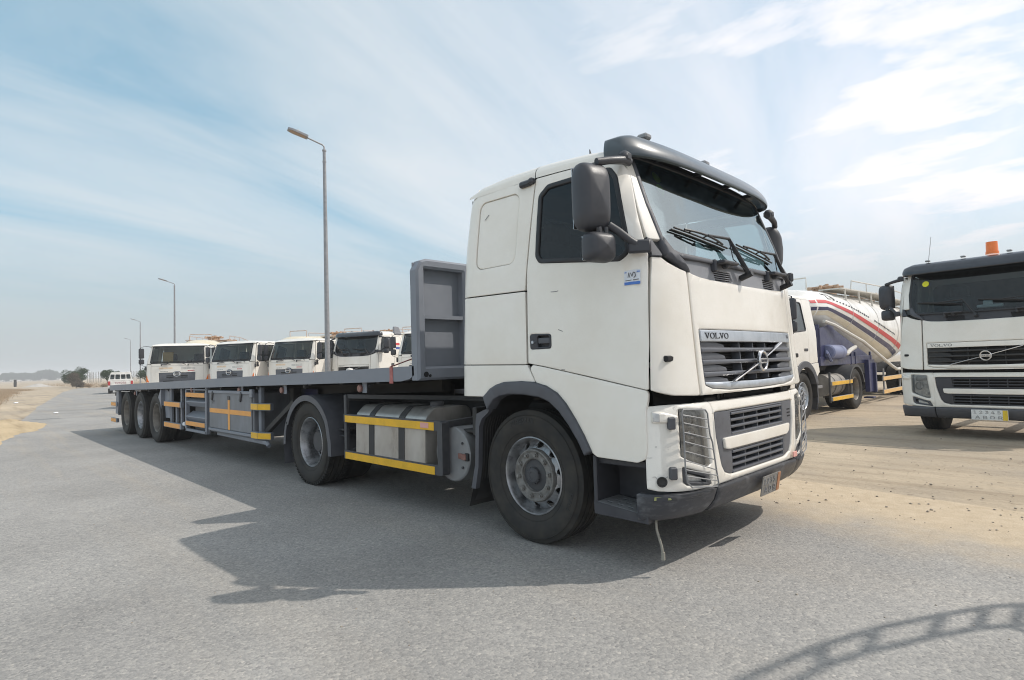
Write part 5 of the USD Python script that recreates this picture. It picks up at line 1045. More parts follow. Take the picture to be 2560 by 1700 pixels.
# ------------------------------------------------------------------ flat-fronted white trucks of the other make
HF = [(0.35, 1.34), (0.9, 1.40), (1.85, 1.375), (1.91, 1.365), (2.64, 1.13), (2.74, 1.06), (2.80, 0.98)]
HB = [(0.9, 1.23), (1.9, 1.23), (2.64, 1.12), (2.80, 1.06)]
HC = Body(HF, 0.20, 3.0, HB, [(0.3, 1.20), (1.9, 1.20), (2.7, 0.98)], [(0, 1.02), (1.9, 1.02), (2.7, 0.94)])
def build_hino(root, side_gear=True, cells=0.2, peach=False, cards=True):
    def sy(x, z):
        B = tab(z, HB); xs = tab(z, HF) - 0.20
        return np.where(x > xs, B * pw(1 - np.clip((x - xs) / 0.20, 0, 0.999) ** 3, 1 / 3), B)
    S = lambda off=0.0: (lambda x, z: np.stack([np.asarray(x, float), -(sy(x, z) + off), np.asarray(z, float)], -1))
    F = lambda off=0.0: HC.front(off)
    wp = 'white_paint'
    arch = Point(0, 0.52).buffer(0.68, 24).union(sbox(-0.68, 0, 0.68, 0.52))
    win = rpoly([(-0.22, 1.95), (0.95, 1.87), (1.10, 1.93), (0.93, 2.55), (0.85, 2.60), (-0.20, 2.60)], 0.07)
    dr = rpoly([(-0.30, 1.22), (1.12, 1.12), (1.19, 1.4), (1.16, 1.9), (0.96, 2.66), (-0.28, 2.68)], 0.02).difference(arch.buffer(0.05))
    dr = max(polys(dr), key=lambda q: q.area)
    ds = both('door', panel(dr.difference(win), S(), 0.03, cells), wp, root)
    both('window', panel(win.buffer(-0.01), S(-0.012), 0.004, cells, 0.001), 'far_glass', root)
    both('window_rubber', panel(win.buffer(0.005).difference(win.buffer(-0.025)), S(0.004), 0.02, cells), 'rubber_seal', root)
    for d, g in zip(ds, (lambda m: m, mirror)):
        obj('handle', g(panel(rpoly([(-0.22, 1.50), (-0.02, 1.50), (-0.02, 1.56), (-0.22, 1.56)], 0.01), S(0.012), 0.02, 0.3)), 'dark_plastic', d)
        obj('lower_window', g(panel(rpoly([(0.98, 1.66), (1.13, 1.64), (1.13, 1.86), (1.02, 1.88)], 0.02), S(0.004), 0.02, 0.3)), 'rubber_seal', d)
    both('rear_side_panel', panel(rpoly([(-0.80, 1.24), (-0.31, 1.225), (-0.29, 2.68), (-0.76, 2.68)], 0.02), S(), 0.03, cells), wp, root)
    fend = rpoly([(-0.86, 1.02), (-0.80, 1.23), (-0.30, 1.21), (1.12, 1.11), (1.20, 0.95), (1.20, 0.62), (0.66, 0.62), (-0.66, 0.9)], 0.02).difference(arch)
    both('front_fender', [panel(q, S(0.012), 0.03, cells) for q in polys(fend) if q.area > 0.01], wp, root)
    tr = Point(0, 0.52).buffer(0.76, 24).difference(Point(0, 0.52).buffer(0.62, 24)).intersection(sbox(-0.9, 0.75, 0.63, 2))
    both('arch_trim', panel(rpoly(tr, 0.01), S(0.03), 0.12, cells, 0.01), 'grey_plastic', root)
    both('step_box', [bx((0.95, -1.08, 0.62), (0.5, 0.26, 0.5)), bx((0.95, -1.15, 0.35), (0.5, 0.14, 0.05))], 'navy_paint' if False else 'dark_plastic', root)
    C = HC.corner()
    both('corner_panel', panel(rpoly([(0.004, 0.95), (0.356, 0.95), (0.356, 1.85), (0.004, 1.87)], 0.01), C, 0.03, 0.12), wp, root)
    both('windscreen_pillar', panel(rpoly([(0.004, 1.88), (0.33, 1.88), (0.34, 2.70), (0.004, 2.68)], 0.01), C, 0.03, 0.12), wp, root)
    both('corner_lamp', panel(rpoly([(0.10, 1.12), (0.30, 1.10), (0.22, 1.24), (0.13, 1.42)], 0.01), HC.corner(0.012), 0.03, 0.1), 'orange_lens', root)
    ws = rpoly([(-1.06, 1.93), (1.06, 1.93), (1.0, 2.66), (-1.0, 2.66)], 0.05)
    obj('windscreen', panel(ws, F(0.004), 0.005, 0.25, 0.001), 'far_glass', root)
    obj('windscreen_rubber', panel(ws.buffer(0.02).difference(ws.buffer(-0.028)), F(0.008), 0.03, 0.2), 'rubber_seal', root)
    hp = rpoly([(-1.02, 0.95), (1.02, 0.95), (1.02, 1.90), (-1.02, 1.90)], 0.01); gp = rpoly([(-0.70, 1.06), (0.70, 1.06), (0.72, 1.50), (-0.72, 1.50)], 0.02)
    obj('front_panel', panel(hp.difference(gp), F(), 0.03, cells), wp, root)
    obj('panel_seam', panel(sbox(-1.02, 1.792, 1.02, 1.798), F(0.0015), 0.002, 0.3, 0.0005), 'ink_grey', root)
    gr = obj('grille', panel(gp.buffer(-0.004), F(-0.008), 0.03, cells), 'grille_grey', root)
    for z, w in ((1.36, 0.42), (1.29, 0.42), (1.13, 0.55)):
        for s in (-1, 1): obj('grille_slot', panel(sbox(min(s * 0.14, s * w), z - 0.018, max(s * 0.14, s * w), z + 0.018), F(-0.003), 0.004, 0.3, 0.001), 'black_void', gr)
    for z in (1.10, 1.18, 1.245): obj('grille_rib', panel(sbox(-0.66, z - 0.006, 0.66, z + 0.006), F(0.004), 0.02, 0.3, 0.002), 'grille_grey', gr)
    c = HC.front(0.03)(np.array([0.0]), np.array([1.43]))[0]
    em = lathe([(0.118, 0.0), (0.120, 0.02), (0.135, 0.026), (0.150, 0.018), (0.150, 0.0)], (0, 0, 0), 0, 32, True); em = tm(np.array(em.vertices) * [1, 1, 0.72], em.faces)
    obj('emblem', [move(em, c), move(bx((0.012, 0, 0), (0.016, 0.25, 0.028), 0.004), c), move(bx((0.012, 0.10, 0.0), (0.014, 0.03, 0.09), 0.004), c), move(bx((0.012, -0.10, 0.0), (0.014, 0.03, 0.09), 0.004), c)], 'chrome', gr)
    obj('emblem_plate', panel(shapely.affinity.scale(Point(0, 1.43).buffer(0.19, 24), 1, 0.7), F(0.010), 0.03, 0.2), 'grille_grey', gr)
    if cards:
        def line(y0, z, h, segs, mt):
            obj('lettering', [panel(sbox(y0 + a, z, y0 + b, z + h), F(0.002), 0.002, 0.3, 0.0003) for a, b in segs], mt, root)
        line(0.42, 1.555, 0.035, [(0, 0.05), (0.06, 0.10), (0.11, 0.16), (0.17, 0.21), (0.22, 0.26)], 'ink_red' if not peach else 'ink_red')
        line(-0.66, 1.545, 0.022, [(0, 0.08), (0.09, 0.13), (0.14, 0.22), (0.24, 0.30)], 'drum_grey')
        line(-0.70, 1.66, 0.07, [(0, 0.17), (0.18, 0.33), (0.35, 0.52)], 'ink_peach' if peach else 'ink_pale_red')
        for k in range(2): line(0.15, 1.64 + 0.045 * k, 0.014, [(0, 0.2), (0.22, 0.40), (0.41, 0.56)], 'drum_grey')
    bp = rpoly([(-1.19, 0.38), (1.19, 0.38), (1.19, 0.93), (-1.19, 0.93)], 0.03)
    obj('bumper', panel(bp, F(0.01), 0.04, cells), wp, root)
    both('headlight', panel(rpoly([(-1.05, 0.60), (-0.72, 0.60), (-0.70, 0.80), (-1.05, 0.82)], 0.03), F(0.016), 0.02, 0.2), 'reflector', root)
    obj('bumper_intake', panel(rpoly([(-0.6, 0.55), (0.6, 0.55), (0.6, 0.78), (-0.6, 0.78)], 0.03), F(0.014), 0.02, 0.3), 'dark_plastic', root)
    rf = grid(lambda q, x: np.stack([x, tab(np.full_like(x, 2.68), HB) * np.sign(q) * pw(np.sin(abs(q) * math.pi / 2), 2 / 3.2), 2.68 + (np.interp(x, [-0.8, -0.7, 0.9, 1.10], [0.02, 0.14, 0.12, 0.0])) * pw(np.cos(abs(q) * math.pi / 2), 2 / 3.2)], -1), np.linspace(-1, 1, 25), np.array([-0.80, -0.70, -0.3, 0.2, 0.6, 0.9, 1.0, 1.10]))
    obj('roof', rf, wp, root, 40)
    obj('back_wall', bx((-0.78, 0, 1.95), (0.03, 2.2, 1.5)), wp, root)
    obj('cab_floor', bx((0.25, 0, 1.20), (2.0, 2.2, 0.05)), 'black_void', root)
    obj('dashboard', prism([(0.75, 1.25), (1.28, 1.25), (1.28, 1.86), (1.15, 1.92), (0.8, 1.86)], 1, -1.05, 1.05), 'dash_plastic', root)
    for s in (-1, 1): obj('seat', [bx((0.15, s * 0.6, 1.55), (0.5, 0.5, 0.2), 0.05), bx((-0.1, s * 0.6, 1.95), (0.15, 0.5, 0.8), 0.06)], 'seat_fabric', root)
    wh = lathe([(0.21, 0), (0.225, 0.012), (0.21, 0.024), (0.195, 0.012)], (0, 0, 0), 2, 24, True)
    obj('steering_wheel', [move(wh, (0.62, 0.60, 1.98), rotm([0, 1, 0], -30)), bar((0.62, 0.6, 1.98), (0.85, 0.6, 1.8), 0.05, 0.05)], 'dark_plastic', root)
    for y0, y1, pv in ((-0.95, -0.35, -0.25), (-0.30, 0.30, 0.35), (0.38, 0.95, 0.85)):
        q = HC.front(0.03); P = lambda y, z: q(np.array([y]), np.array([z]))[0]
        obj('wiper', [tube([P(y0, 1.985), P((y0 + y1) / 2, 1.99), P(y1, 1.97)], 0.014, 5), tube([P((y0 + y1) / 2, 1.99), P(pv, 1.845)], 0.012, 5)], 'rubber_seal', root)
    for y in (-0.50, 0.55):
        P = HC.front(0.02)(np.array([y]), np.array([1.845]))[0]
        obj('front_grip', [bx(P + [0.02, 0, 0.015], (0.03, 0.26, 0.03), 0.008), bx(P + [0.01, -0.11, -0.02], (0.04, 0.03, 0.07), 0.008)], 'dark_plastic', root)
    for fl in (False, True):
        g = mirror if fl else (lambda m: m)
        mr = place(root, 'mirror', (0, 0, 0))
        obj('mirror_housing', [g(bx((1.16, -1.44, 2.36), (0.11, 0.20, 0.44), 0.045))], 'dark_plastic', mr, 50); obj('mirror_housing', [g(bx((1.16, -1.44, 2.00), (0.11, 0.20, 0.22), 0.045))], 'dark_plastic', mr, 50)
        obj('mirror_glass', [g(bx((1.103, -1.44, 2.36), (0.004, 0.16, 0.38), 0.001))], 'chrome', mr)
        obj('mirror_stay', [g(tube([(1.05, -1.08, 2.64), (1.14, -1.30, 2.68), (1.17, -1.46, 2.62), (1.17, -1.46, 1.85), (1.16, -1.3, 1.80), (1.20, -1.2, 1.82)], 0.013, 6))], 'dark_plastic', mr)
        obj('mirror_housing', [g(bx((1.22, -1.26, 1.70), (0.06, 0.07, 0.16), 0.02))], 'dark_plastic', mr)
    wb = 3.46
    obj('chassis_frame', [bx((-1.9, s * 0.42, 0.85), (5.4, 0.08, 0.27)) for s in (-1, 1)] + [bx((0.2, 0, 0.85), (1.6, 0.8, 0.6)), bx((0.9, 0, 0.4), (0.6, 1.8, 0.1))], 'black_steel', root)
    obj('axle', cyl((0, -0.9, 0.5), (0, 0.9, 0.5), 0.07, 10), 'black_steel', root); obj('axle', [cyl((-wb, -0.8, 0.5), (-wb, 0.8, 0.5), 0.1, 10)], 'black_steel', root)
    for s in (-1, 1):
        front_wheel(root, (0, s * 1.04, 0.512), s, mt='silver_trim', hub='silver_trim', seg=40)
        rear_wheel(root, (-wb, s * 1.08, 0.512), s, mt='rim_dusty', lugs=False, seg=40)
    if side_gear:
        both('arch_liner', grid(lambda t, y: np.stack([-0.66 + 0.06 * t, y, 0.45 + 0.55 * t], -1), np.linspace(0, 1, 3), [-1.24, -0.7]), 'black_steel', root)
        both('mudflap', [bx((-0.72, -1.0, 0.38), (0.02, 0.42, 0.44)), bx((-0.69, -1.22, 0.68), (0.06, 0.04, 0.75))], 'grey_plastic', root)
        both('fuel_tank', [cyl((-2.85, -0.92, 0.66), (-1.75, -0.92, 0.66), 0.27, 24)] , 'tank_dirty', root)
        both('tank_strap', [lathe([(0.275, -0.03), (0.275, 0.03)], (x, -0.92, 0.66), 0, 24) for x in (-2.55, -2.05)], 'black_steel', root)
        for z in (0.715, 0.345):
            r, r2 = both('guard_rail', bx((-2.35, -1.235, z), (1.55, 0.04, 0.10)), 'drum_grey', root)
            for q, g in ((r, lambda m: m), (r2, mirror)): obj('reflective_tape', g(bx((-2.35, -1.2565, z), (1.50, 0.003, 0.088), 0.0008)), 'yellow_tape', q)
        both('guard_post', [bx((x, -1.20, 0.62), (0.06, 0.04, 0.72)) for x in (-1.60, -3.08)], 'hub_dark', root)
        both('air_tank', [cyl((-1.15, -0.98, 0.42), (-1.15, -0.65, 0.42), 0.16, 20), bx((-1.12, -1.0, 0.66), (0.3, 0.3, 0.06)), bx((-1.0, -1.0, 0.9), (0.12, 0.2, 0.4))], 'drum_grey', root)
        th = np.radians(np.linspace(165, 15, 16)); sh = lambda t, y: np.stack([-wb + 0.66 * np.cos(t), y, 0.50 + 0.64 * np.sin(t)], -1)
        both('rear_mudguard', [grid(sh, th, [-1.26, -0.62]), move(grid(sh, th, [-1.26, -0.62]), (0, 0, -0.01)), bx((-wb + 0.665, -0.94, 0.50), (0.02, 0.62, 0.40)), grid(lambda t, r: np.stack([-wb + (0.66 - r) * np.cos(t), -1.26 + 0 * t, 0.50 + (0.64 - r) * np.sin(t)], -1), th, [0, 0.06])], 'hub_dark', root, 50)
    return wb

# ------------------------------------------------------------------ powder tank trailers (x = 0 at the front of the tank)
def build_tanker(root, body, frame, striped=False, rail='rail_pale', hatch='hatch_rust', length=12.6):
    xs_ = np.array([0.0, -0.04, -0.12, -0.28, -0.55, -1.2, -2.5, -4.5, -6.5, -7.6, -8.6, -10.2, -11.4, -12.1, -12.4, -12.55, -12.6])
    top = np.array([2.62, 2.82, 2.95, 3.05, 3.12, 3.16, 3.20, 3.25, 3.28, 3.28, 3.27, 3.24, 3.2, 3.12, 3.0, 2.8, 2.5])
    bot = np.array([2.60, 2.42, 2.30, 2.20, 2.13, 2.04, 1.84, 1.45, 1.06, 0.98, 1.06, 1.40, 1.66, 1.84, 1.98, 2.2, 2.48])
    hw = np.array([0.02, 0.38, 0.58, 0.76, 0.90, 1.02, 1.14, 1.20, 1.22, 1.22, 1.22, 1.2, 1.1, 0.95, 0.75, 0.4, 0.02])
    def surf(x, t, off=0.0):
        T_, B_, H_ = (np.interp(-x, -xs_, a) for a in (top, bot, hw)); c, h = (T_ + B_) / 2, (T_ - B_) / 2
        return np.stack([x, (H_ + off) * np.cos(t), c + (h + off) * np.sin(t)], -1)
    xg = np.unique(np.concatenate([xs_, np.linspace(-12.5, -0.5, 30)]))
    g = grid(surf, xg, np.linspace(0, 2 * math.pi, 49)); obj('tank', tm(g.vertices, g.faces[:, ::-1]), body, root, 50)
    for x in (-2.6, -4.9, -7.2, -9.6):
        t = np.linspace(-0.6, math.pi + 0.6, 40); obj('tank_band', tube(surf(np.full(40, x), t, 0.002), 0.012, 5), body, root)
    def stripe(y_s, z0s, z1s, mt):
        """coloured band on both flanks between the height lines z0s and z1s"""
        x = np.linspace(-0.35, -8.0, 60)
        for sg in (-1, 1):
            def f(u, v):
                zz = (1 - v) * np.interp(-u, z0s[0], z0s[1]) + v * np.interp(-u, z1s[0], z1s[1])
                T_, B_, H_ = (np.interp(-u, -xs_, a) for a in (top, bot, hw)); c, h = (T_ + B_) / 2, (T_ - B_) / 2
                s_ = np.clip((zz - c) / h, -1, 1); return np.stack([u, sg * (H_ * np.sqrt(1 - s_ ** 2) + 0.006), zz], -1)
            m = grid(f, x, np.linspace(0, 1, 5)); obj('stripe', m, mt, root, 50)
    if striped:
        K = [0.35, 1.0, 8.0]
        stripe(0, (K, [2.70, 2.72, 1.52]), (K, [2.79, 2.81, 1.66]), 'ink_red')
        stripe(0, (K, [2.52, 2.54, 1.30]), (K, [2.60, 2.62, 1.43]), 'navy_paint')
        stripe(0, (K, [2.40, 2.42, 1.10]), (K, [2.50, 2.52, 1.28]), 'cream_paint')
        for sg in (-1, 1):
            sm = []
            for k, a in enumerate(np.concatenate([np.linspace(1.6, 3.9, 15), np.linspace(4.5, 6.7, 14)])):
                z = np.interp(a, [1.0, 8.0], [2.92, 1.80]); T_, B_, H_ = (float(np.interp(a, -xs_, q)) for q in (top, bot, hw)); s_ = (z - (T_ + B_) / 2) / ((T_ - B_) / 2)
                sm.append(bx((-a, sg * (H_ * math.sqrt(max(0, 1 - s_ * s_)) + 0.004), z), (0.10, 0.012, 0.03 + 0.02 * (k % 3 == 0)), 0.001, rotm([0, 1, 0], -9)))
            obj('side_lettering', sm, 'ink_grey', root)
        nt = text('276', 0.17, 0.46, False, 0.006); v = np.array(nt.vertices)
        for sg in (1,):
            x = -1.25 - v[:, 0]; z = 2.84 + v[:, 1]; T_, B_, H_ = (np.interp(-x, -xs_, a) for a in (top, bot, hw)); c, h = (T_ + B_) / 2, (T_ - B_) / 2
            obj('fleet_number', tm(np.stack([x, sg * (H_ * np.sqrt(np.clip(1 - ((z - c) / h) ** 2, 0, 1)) + 0.004 + v[:, 2]), z], -1), nt.faces), 'ink_dark', root, False)
    # walkway, railing, hatches
    wz = lambda x: float(np.interp(-x, -xs_, top)) - 0.02
    for sg in (-1, 1):
        obj('walkway', [hull([(x, sg * y, wz(x) + d) for x in (-2.2, -6.0) for y in (0.42, 1.0) for d in (0.0, 0.03)]), hull([(x, sg * y, wz(x) + d) for x in (-6.0, -11.0) for y in (0.42, 1.0) for d in (0.0, 0.03)])], rail, root)
        obj('walkway_stay', [bar((x, sg * 0.98, wz(x)), (x - 0.15, sg * 0.98, wz(x) - 0.40), 0.04, 0.04) for x in (-2.5, -3.8, -5.1, -6.4, -7.7, -9.0, -10.3)], rail, root)
    rl = [tube([(-3.0, sg * 1.0, wz(-3) + 0.02), (-3.1, sg * 1.0, wz(-3) + 0.26), (-6.5, sg * 1.0, wz(-6.5) + 0.28), (-11.0, sg * 1.0, wz(-11) + 0.28), (-11.1, sg * 1.0, wz(-11))], 0.018, 6) for sg in (-1, 1)]
    rl += [tube([(x, sg * 1.0, wz(x)), (x, sg * 1.0, wz(x) + 0.27)], 0.014, 5) for sg in (-1, 1) for x in (-4.6, -6.2, -7.8, -9.4)]
    obj('railing', rl, rail, root)
    for x in (-4.2, -8.5):
        h = obj('hatch', [cyl((x, 0, wz(x) - 0.05), (x, 0, wz(x) + 0.20), 0.30, 24), cyl((x, 0, wz(x) + 0.20), (x, 0, wz(x) + 0.26), 0.36, 24, ch=0.02), bx((x, 0, wz(x) + 0.29), (0.5, 0.08, 0.06), 0.01, rotm([0, 0, 1], 30))], hatch, root, 30)
        obj('hatch_clamp', [bx((x + 0.40 * math.cos(a), 0.40 * math.sin(a), wz(x) + 0.22), (0.20, 0.06, 0.10), 0.01, rotm([0, 0, 1], math.degrees(a))) for a in np.linspace(0, 2 * math.pi, 7)[:-1]], hatch, h)
    obj('front_guard', [tube([(-1.0, -0.5, 3.1), (-1.0, -0.5, 3.42), (-1.0, 0.5, 3.42), (-1.0, 0.5, 3.1)], 0.02, 6)], rail, root)
    # frame
    obj('front_frame', [prism([(-0.25, 1.34), (-0.25, 2.05), (-1.3, 2.22), (-1.45, 1.34)], 1, sg * 0.98 - 0.02, sg * 0.98 + 0.02) for sg in (-1, 1)] + [bx((-0.27, 0, 1.75), (0.04, 1.96, 0.8))], frame, root)
    obj('neck', [bx((-2.4, sg * 1.0, 1.25), (4.6, 0.06, 0.22)) for sg in (-1, 1)] + [bx((-2.4, 0, 1.22), (4.4, 2.0, 0.08))], frame, root)
    obj('side_plate', [prism([(-1.5, 1.36), (-1.5, 2.1), (-4.6, 1.40), (-4.7, 1.36)], 1, sg * 0.9 - 0.015, sg * 0.9 + 0.015) for sg in (-1, 1)], frame, root)
    obj('web_post', [bx((x, sg * 1.02, 1.30), (0.07, 0.05, 0.34)) for sg in (-1, 1) for x in (-2.6, -3.0, -4.5)], frame, root)
    obj('main_rail', [bx((-8.6, sg * 0.5, 0.95), (8.2, 0.12, 0.28)) for sg in (-1, 1)], 'black_steel', root)
    for sg in (-1, 1):
        obj('landing_leg', [bx((-4.15, sg * 1.08, 0.78), (0.62, 0.12, 0.92)), bx((-4.30, sg * 1.13, 0.72), (0.10, 0.16, 0.85)), bx((-4.15, sg * 1.05, 0.15), (0.3, 0.25, 0.04))], frame, root)
        bl = obj('air_drum', [cyl((-0.55, sg * 1.05, 1.47), (-1.55, sg * 1.05, 1.47), 0.185, 24, ch=0.03)], 'blower_blue', root)
        obj('drum_handle', [tube([(-0.52, sg * 1.05, 1.50), (-0.42, sg * 1.10, 1.44), (-0.60, sg * 1.12, 1.25)], 0.035, 6), lathe([(0.19, -0.02), (0.19, 0.02)], (-1.3, sg * 1.05, 1.47), 0, 24)], 'blower_blue', bl)
        obj('pipe', [tube([(-1.6, sg * 1.10, 1.46), (-1.9, sg * 1.12, 1.42), (-2.2, sg * 1.13, 1.52), (-2.6, sg * 1.14, 1.60)], 0.055, 8), tube([(-0.55, sg * 1.02, 2.24), (-1.0, sg * 1.10, 2.16), (-3.0, sg * 1.24, 1.74), (-5.9, sg * 1.26, 1.02), (-6.5, sg * 1.26, 0.90), (-7.2, sg * 1.26, 0.90), (-7.8, sg * 1.26, 1.02)], 0.045, 8)], 'rail_pale' if striped else rail, root)
        for z in (0.655, 0.265):
            r = obj('side_guard', bx((-6.2, sg * 1.22, z), (2.6, 0.04, 0.12)), 'drum_grey', root); obj('guard_tape', bx((-6.2, sg * 1.2415, z), (2.55, 0.003, 0.11), 0.0008), 'amber_tape', r)
        obj('guard_post', [bx((x, sg * 1.18, 0.6), (0.06, 0.04, 0.7)) for x in (-5.2, -7.2)], 'drum_grey', root)
    for x in (-8.6, -9.95, -11.3):
        obj('axle', cyl((x, -0.8, 0.5), (x, 0.8, 0.5), 0.08, 10), 'black_steel', root)
        for sg in (-1, 1): rear_wheel(root, (x, sg * 1.08, 0.512), sg, mt='rim_dusty', lugs=False, seg=32)
    obj('rear_frame', [bx((-12.3, 0, 0.8), (0.12, 2.3, 0.3))], frame, root)
def setdir(x, y, hd): return (x, y, 0), math.radians(hd)

def local_to_world(x, y, hd, lx, ly=0.0):
    a = math.radians(hd); return (x + lx * math.cos(a) - ly * math.sin(a), y + lx * math.sin(a) + ly * math.cos(a))
ROW = [  # front axle x, y, heading
    ('hino', -26.54, 3.67, 331.4), ('hino', -23.9, 5.73, 296.2), ('hino', -21.57, 7.36, 294.0), ('volvo', -19.53, 9.2, 292.0), ('hino', -14.87, 9.44, 300.6)]
h1 = thing('parked_truck', 'white truck with brown cardboard in its windscreen, first in the parked row', 'truck', *setdir(*ROW[0][1:]))
build_hino(h1, True, 0.2, peach=True)
hl_ = [None, 'white truck with twin red bumper-corner lamps, parked second in the row above the flatbed, nearest the cardboard truck', 'white truck partly behind the near lamp pole, with orange stripe on its door', None, 'white truck mostly hidden behind the grey headboard of the flatbed trailer']
hl_[1] = 'white truck parked second in the row, right beside the truck with the cardboard'
h2 = copy_of(h1, 'parked_truck', hl_[1], 'truck', *setdir(*ROW[1][1:]), group='white trucks parked in a row behind the flatbed')
h3 = copy_of(h1, 'parked_truck', hl_[2], 'truck', *setdir(*ROW[2][1:]), group='white trucks parked in a row behind the flatbed')
v4 = thing('parked_truck', 'white tractor with black sun visor in the row, between the lamp pole and the headboard', 'truck', *setdir(*ROW[3][1:]), group='white trucks parked in a row behind the flatbed')
build_volvo(v4, {'visor': 'dark', 'guards': False})
for z, mt in ((2.45, 'ink_red'), (2.28, 'ink_blue')):
    obj('side_print', mirror(panel(sbox(-0.38, z - 0.05, -0.08, z + 0.05), sidec(-0.003), 0.002, 0.3, 0.0005)), mt, v4)
obj('roof_fairing', [mirror(prism(rpoly([(-0.60, 2.86), (-0.05, 2.86), (-0.02, 3.22), (-0.35, 3.20)], 0.06), 1, -1.20, -1.12))], 'cowl_grey', v4)
h5 = copy_of(h1, 'parked_truck', hl_[4], 'truck', *setdir(*ROW[4][1:]), group='white trucks parked in a row behind the flatbed')
tag(h1, group='white trucks parked in a row behind the flatbed')
cbx, cby = local_to_world(*ROW[0][1:], 1.0, -0.45)
cb = obj('cardboard', [bx((0, 0, 0), (0.03, 0.42, 0.52), 0.12, rotm([0, 1, 0], -14))], 'cardboard', None)
cb.GetAttribute('points').Set(Vt.Vec3fArray.FromNumpy((np.array(cb.GetAttribute('points').Get()) @ rotm([0, 0, 1], ROW[0][3]).T + np.array([cbx, cby, 2.16])).astype(np.float32)))
nn_ = cb.GetAttribute('normals'); nn_.Set(Vt.Vec3fArray.FromNumpy((np.array(nn_.Get()) @ rotm([0, 0, 1], ROW[0][3]).T).astype(np.float32)))
tag(cb, 'brown cardboard panel standing behind the windscreen of a parked white truck', 'cardboard')
# tank trailers coupled behind the row
tk_lab = ['cream powder tank trailer coupled behind the truck with the cardboard', 'cream powder tank trailer behind the second truck of the row', 'cream powder tank trailer behind the truck by the lamp pole', 'cream powder tank trailer behind the black-visored tractor', None]
t1 = None
for k, lx in ((0, -2.05), (1, -2.05), (2, -2.05), (3, -2.2)):
    x, y = local_to_world(*ROW[k][1:], lx); hd = ROW[k][3]
    if t1 is None:
        t1 = thing('tank_trailer', tk_lab[k], 'tank trailer', (x, y, 0), math.radians(hd), group='cream tank trailers behind the parked row')
        build_tanker(t1, 'cream_paint', 'cream_paint', False, rail='rail_rust')
    else: copy_of(t1, 'tank_trailer', tk_lab[k], 'tank trailer', (x, y, 0), math.radians(hd), group='cream tank trailers behind the parked row')

# right of the near truck
hr = copy_of(h1, 'side_tractor', 'white tractor seen from its left side, coupled to the striped powder tank trailer', 'truck', (-2.67, 9.12, 0), math.radians(-91.0))
tx_, ty_ = local_to_world(-2.67, 9.12, -91.0, -1.45)
ts = thing('striped_tank_trailer', 'white powder tank trailer with red and navy stripes and navy frame', 'tank trailer', (tx_, ty_, 0), math.radians(-89.6))
build_tanker(ts, 'tank_white', 'navy_paint', True, rail='rail_pale')
vr = thing('black_visor_tractor', 'white tractor with black visor and orange beacon facing the camera at the right edge', 'truck', (2.0, 8.62, -0.05), math.radians(-95.0))
build_volvo(vr, {'visor': 'dark', 'guards': False})
bc = obj('beacon', [cyl((0.80, 0.06, 3.02), (0.80, 0.06, 3.06), 0.09, 20), cyl((0.80, 0.06, 3.06), (0.80, 0.06, 3.22), 0.082, 24, 0.078, ch=0.0)], 'beacon', vr, 30)
obj('yellow_sticker', panel(Point(-0.82, 2.62).buffer(0.050, 16), CAB.front(0.012), 0.002, 0.1, 0.0005), 'sticker_yellow', vr)
obj('aerial', tube([(0.9, -0.80, 3.0), (0.86, -0.75, 3.45)], 0.004, 5), 'drum_grey', vr)
pv = place(vr, 'number_plate', (1.352, 0.0, 0.43))
obj('plate', bx((0, 0, 0), (0.012, 0.46, 0.16), 0.004), 'plate_white', pv); obj('plate_band', bx((0.008, 0.195, 0), (0.004, 0.06, 0.155), 0.001), 'plate_yellow', pv)
for s_, z, y in (('1 2 3 4 5', 0.02, -0.20), ('A B D R', -0.06, -0.18)): obj('plate_text', lay(text(s_, 0.045, 0.34, False, 0.002), (0.007, y, z), (0, 1, 0), (0, 0, 1), (1, 0, 0)), 'drum_grey', pv, False)
obj('desk_ornament', [bx((1.12, 0.05, 2.16), (0.05, 0.34, 0.05), 0.015), bx((1.10, 0.02, 2.21), (0.05, 0.12, 0.09), 0.02)], 'paper', vr)

# ------------------------------------------------------------------ tank trailer standing outside the right edge of the view: its arched guard throws the ladder-like shadow
oft = thing('round_tank_trailer', 'tank trailer just beyond the right edge whose arched guard casts the ladder-shaped shadow', 'tank trailer', (4.6, 0, 0))
obj('tank', [lathe([(0.0, -0.02), (0.35, 0.0), (0.75, 0.05), (1.02, 0.14), (1.16, 0.28), (1.2, 0.45), (1.2, 8.6), (1.1, 8.9), (0.6, 9.1), (0, 9.15)], (0, 0, 2.10), 0, 56)], 'old_white_paint', oft, 40)
lo_ = np.array([(1.30, 2.75), (1.31, 2.95), (1.29, 3.17), (1.19, 3.42), (1.02, 3.73), (0.86, 3.90), (0.55, 4.03), (0.15, 4.09), (-0.3, 4.09), (-0.8, 3.95), (-1.15, 3.5), (-1.28, 3.0)])
hi_ = lo_ + np.array([(0.34, 0.0)] * 4 + [(0.34, 0.03), (0.28, 0.10), (0.2, 0.22), (0.12, 0.3), (-0.1, 0.3), (-0.25, 0.2), (-0.32, 0.1), (-0.34, 0)])
p3 = lambda q: np.column_stack([np.zeros(len(q)), q])
ag = [tube(p3(lo_), 0.026, 8), tube(p3(hi_), 0.026, 8)] + [tube(p3(np.array([a, b])), 0.028, 6) for a, b in zip(lo_[:11], hi_[:11])]
obj('arched_guard', ag, 'pole_steel', oft)
obj('guard_stay', [tube([(0, y, 3.0), (0.3, y * 0.8, 2.7)], 0.02, 6) for y in (1.3, -1.28)] + [tube([(0, 0.15, 4.09), (0.35, 0.15, 3.2)], 0.02, 6)], 'pole_steel', oft)
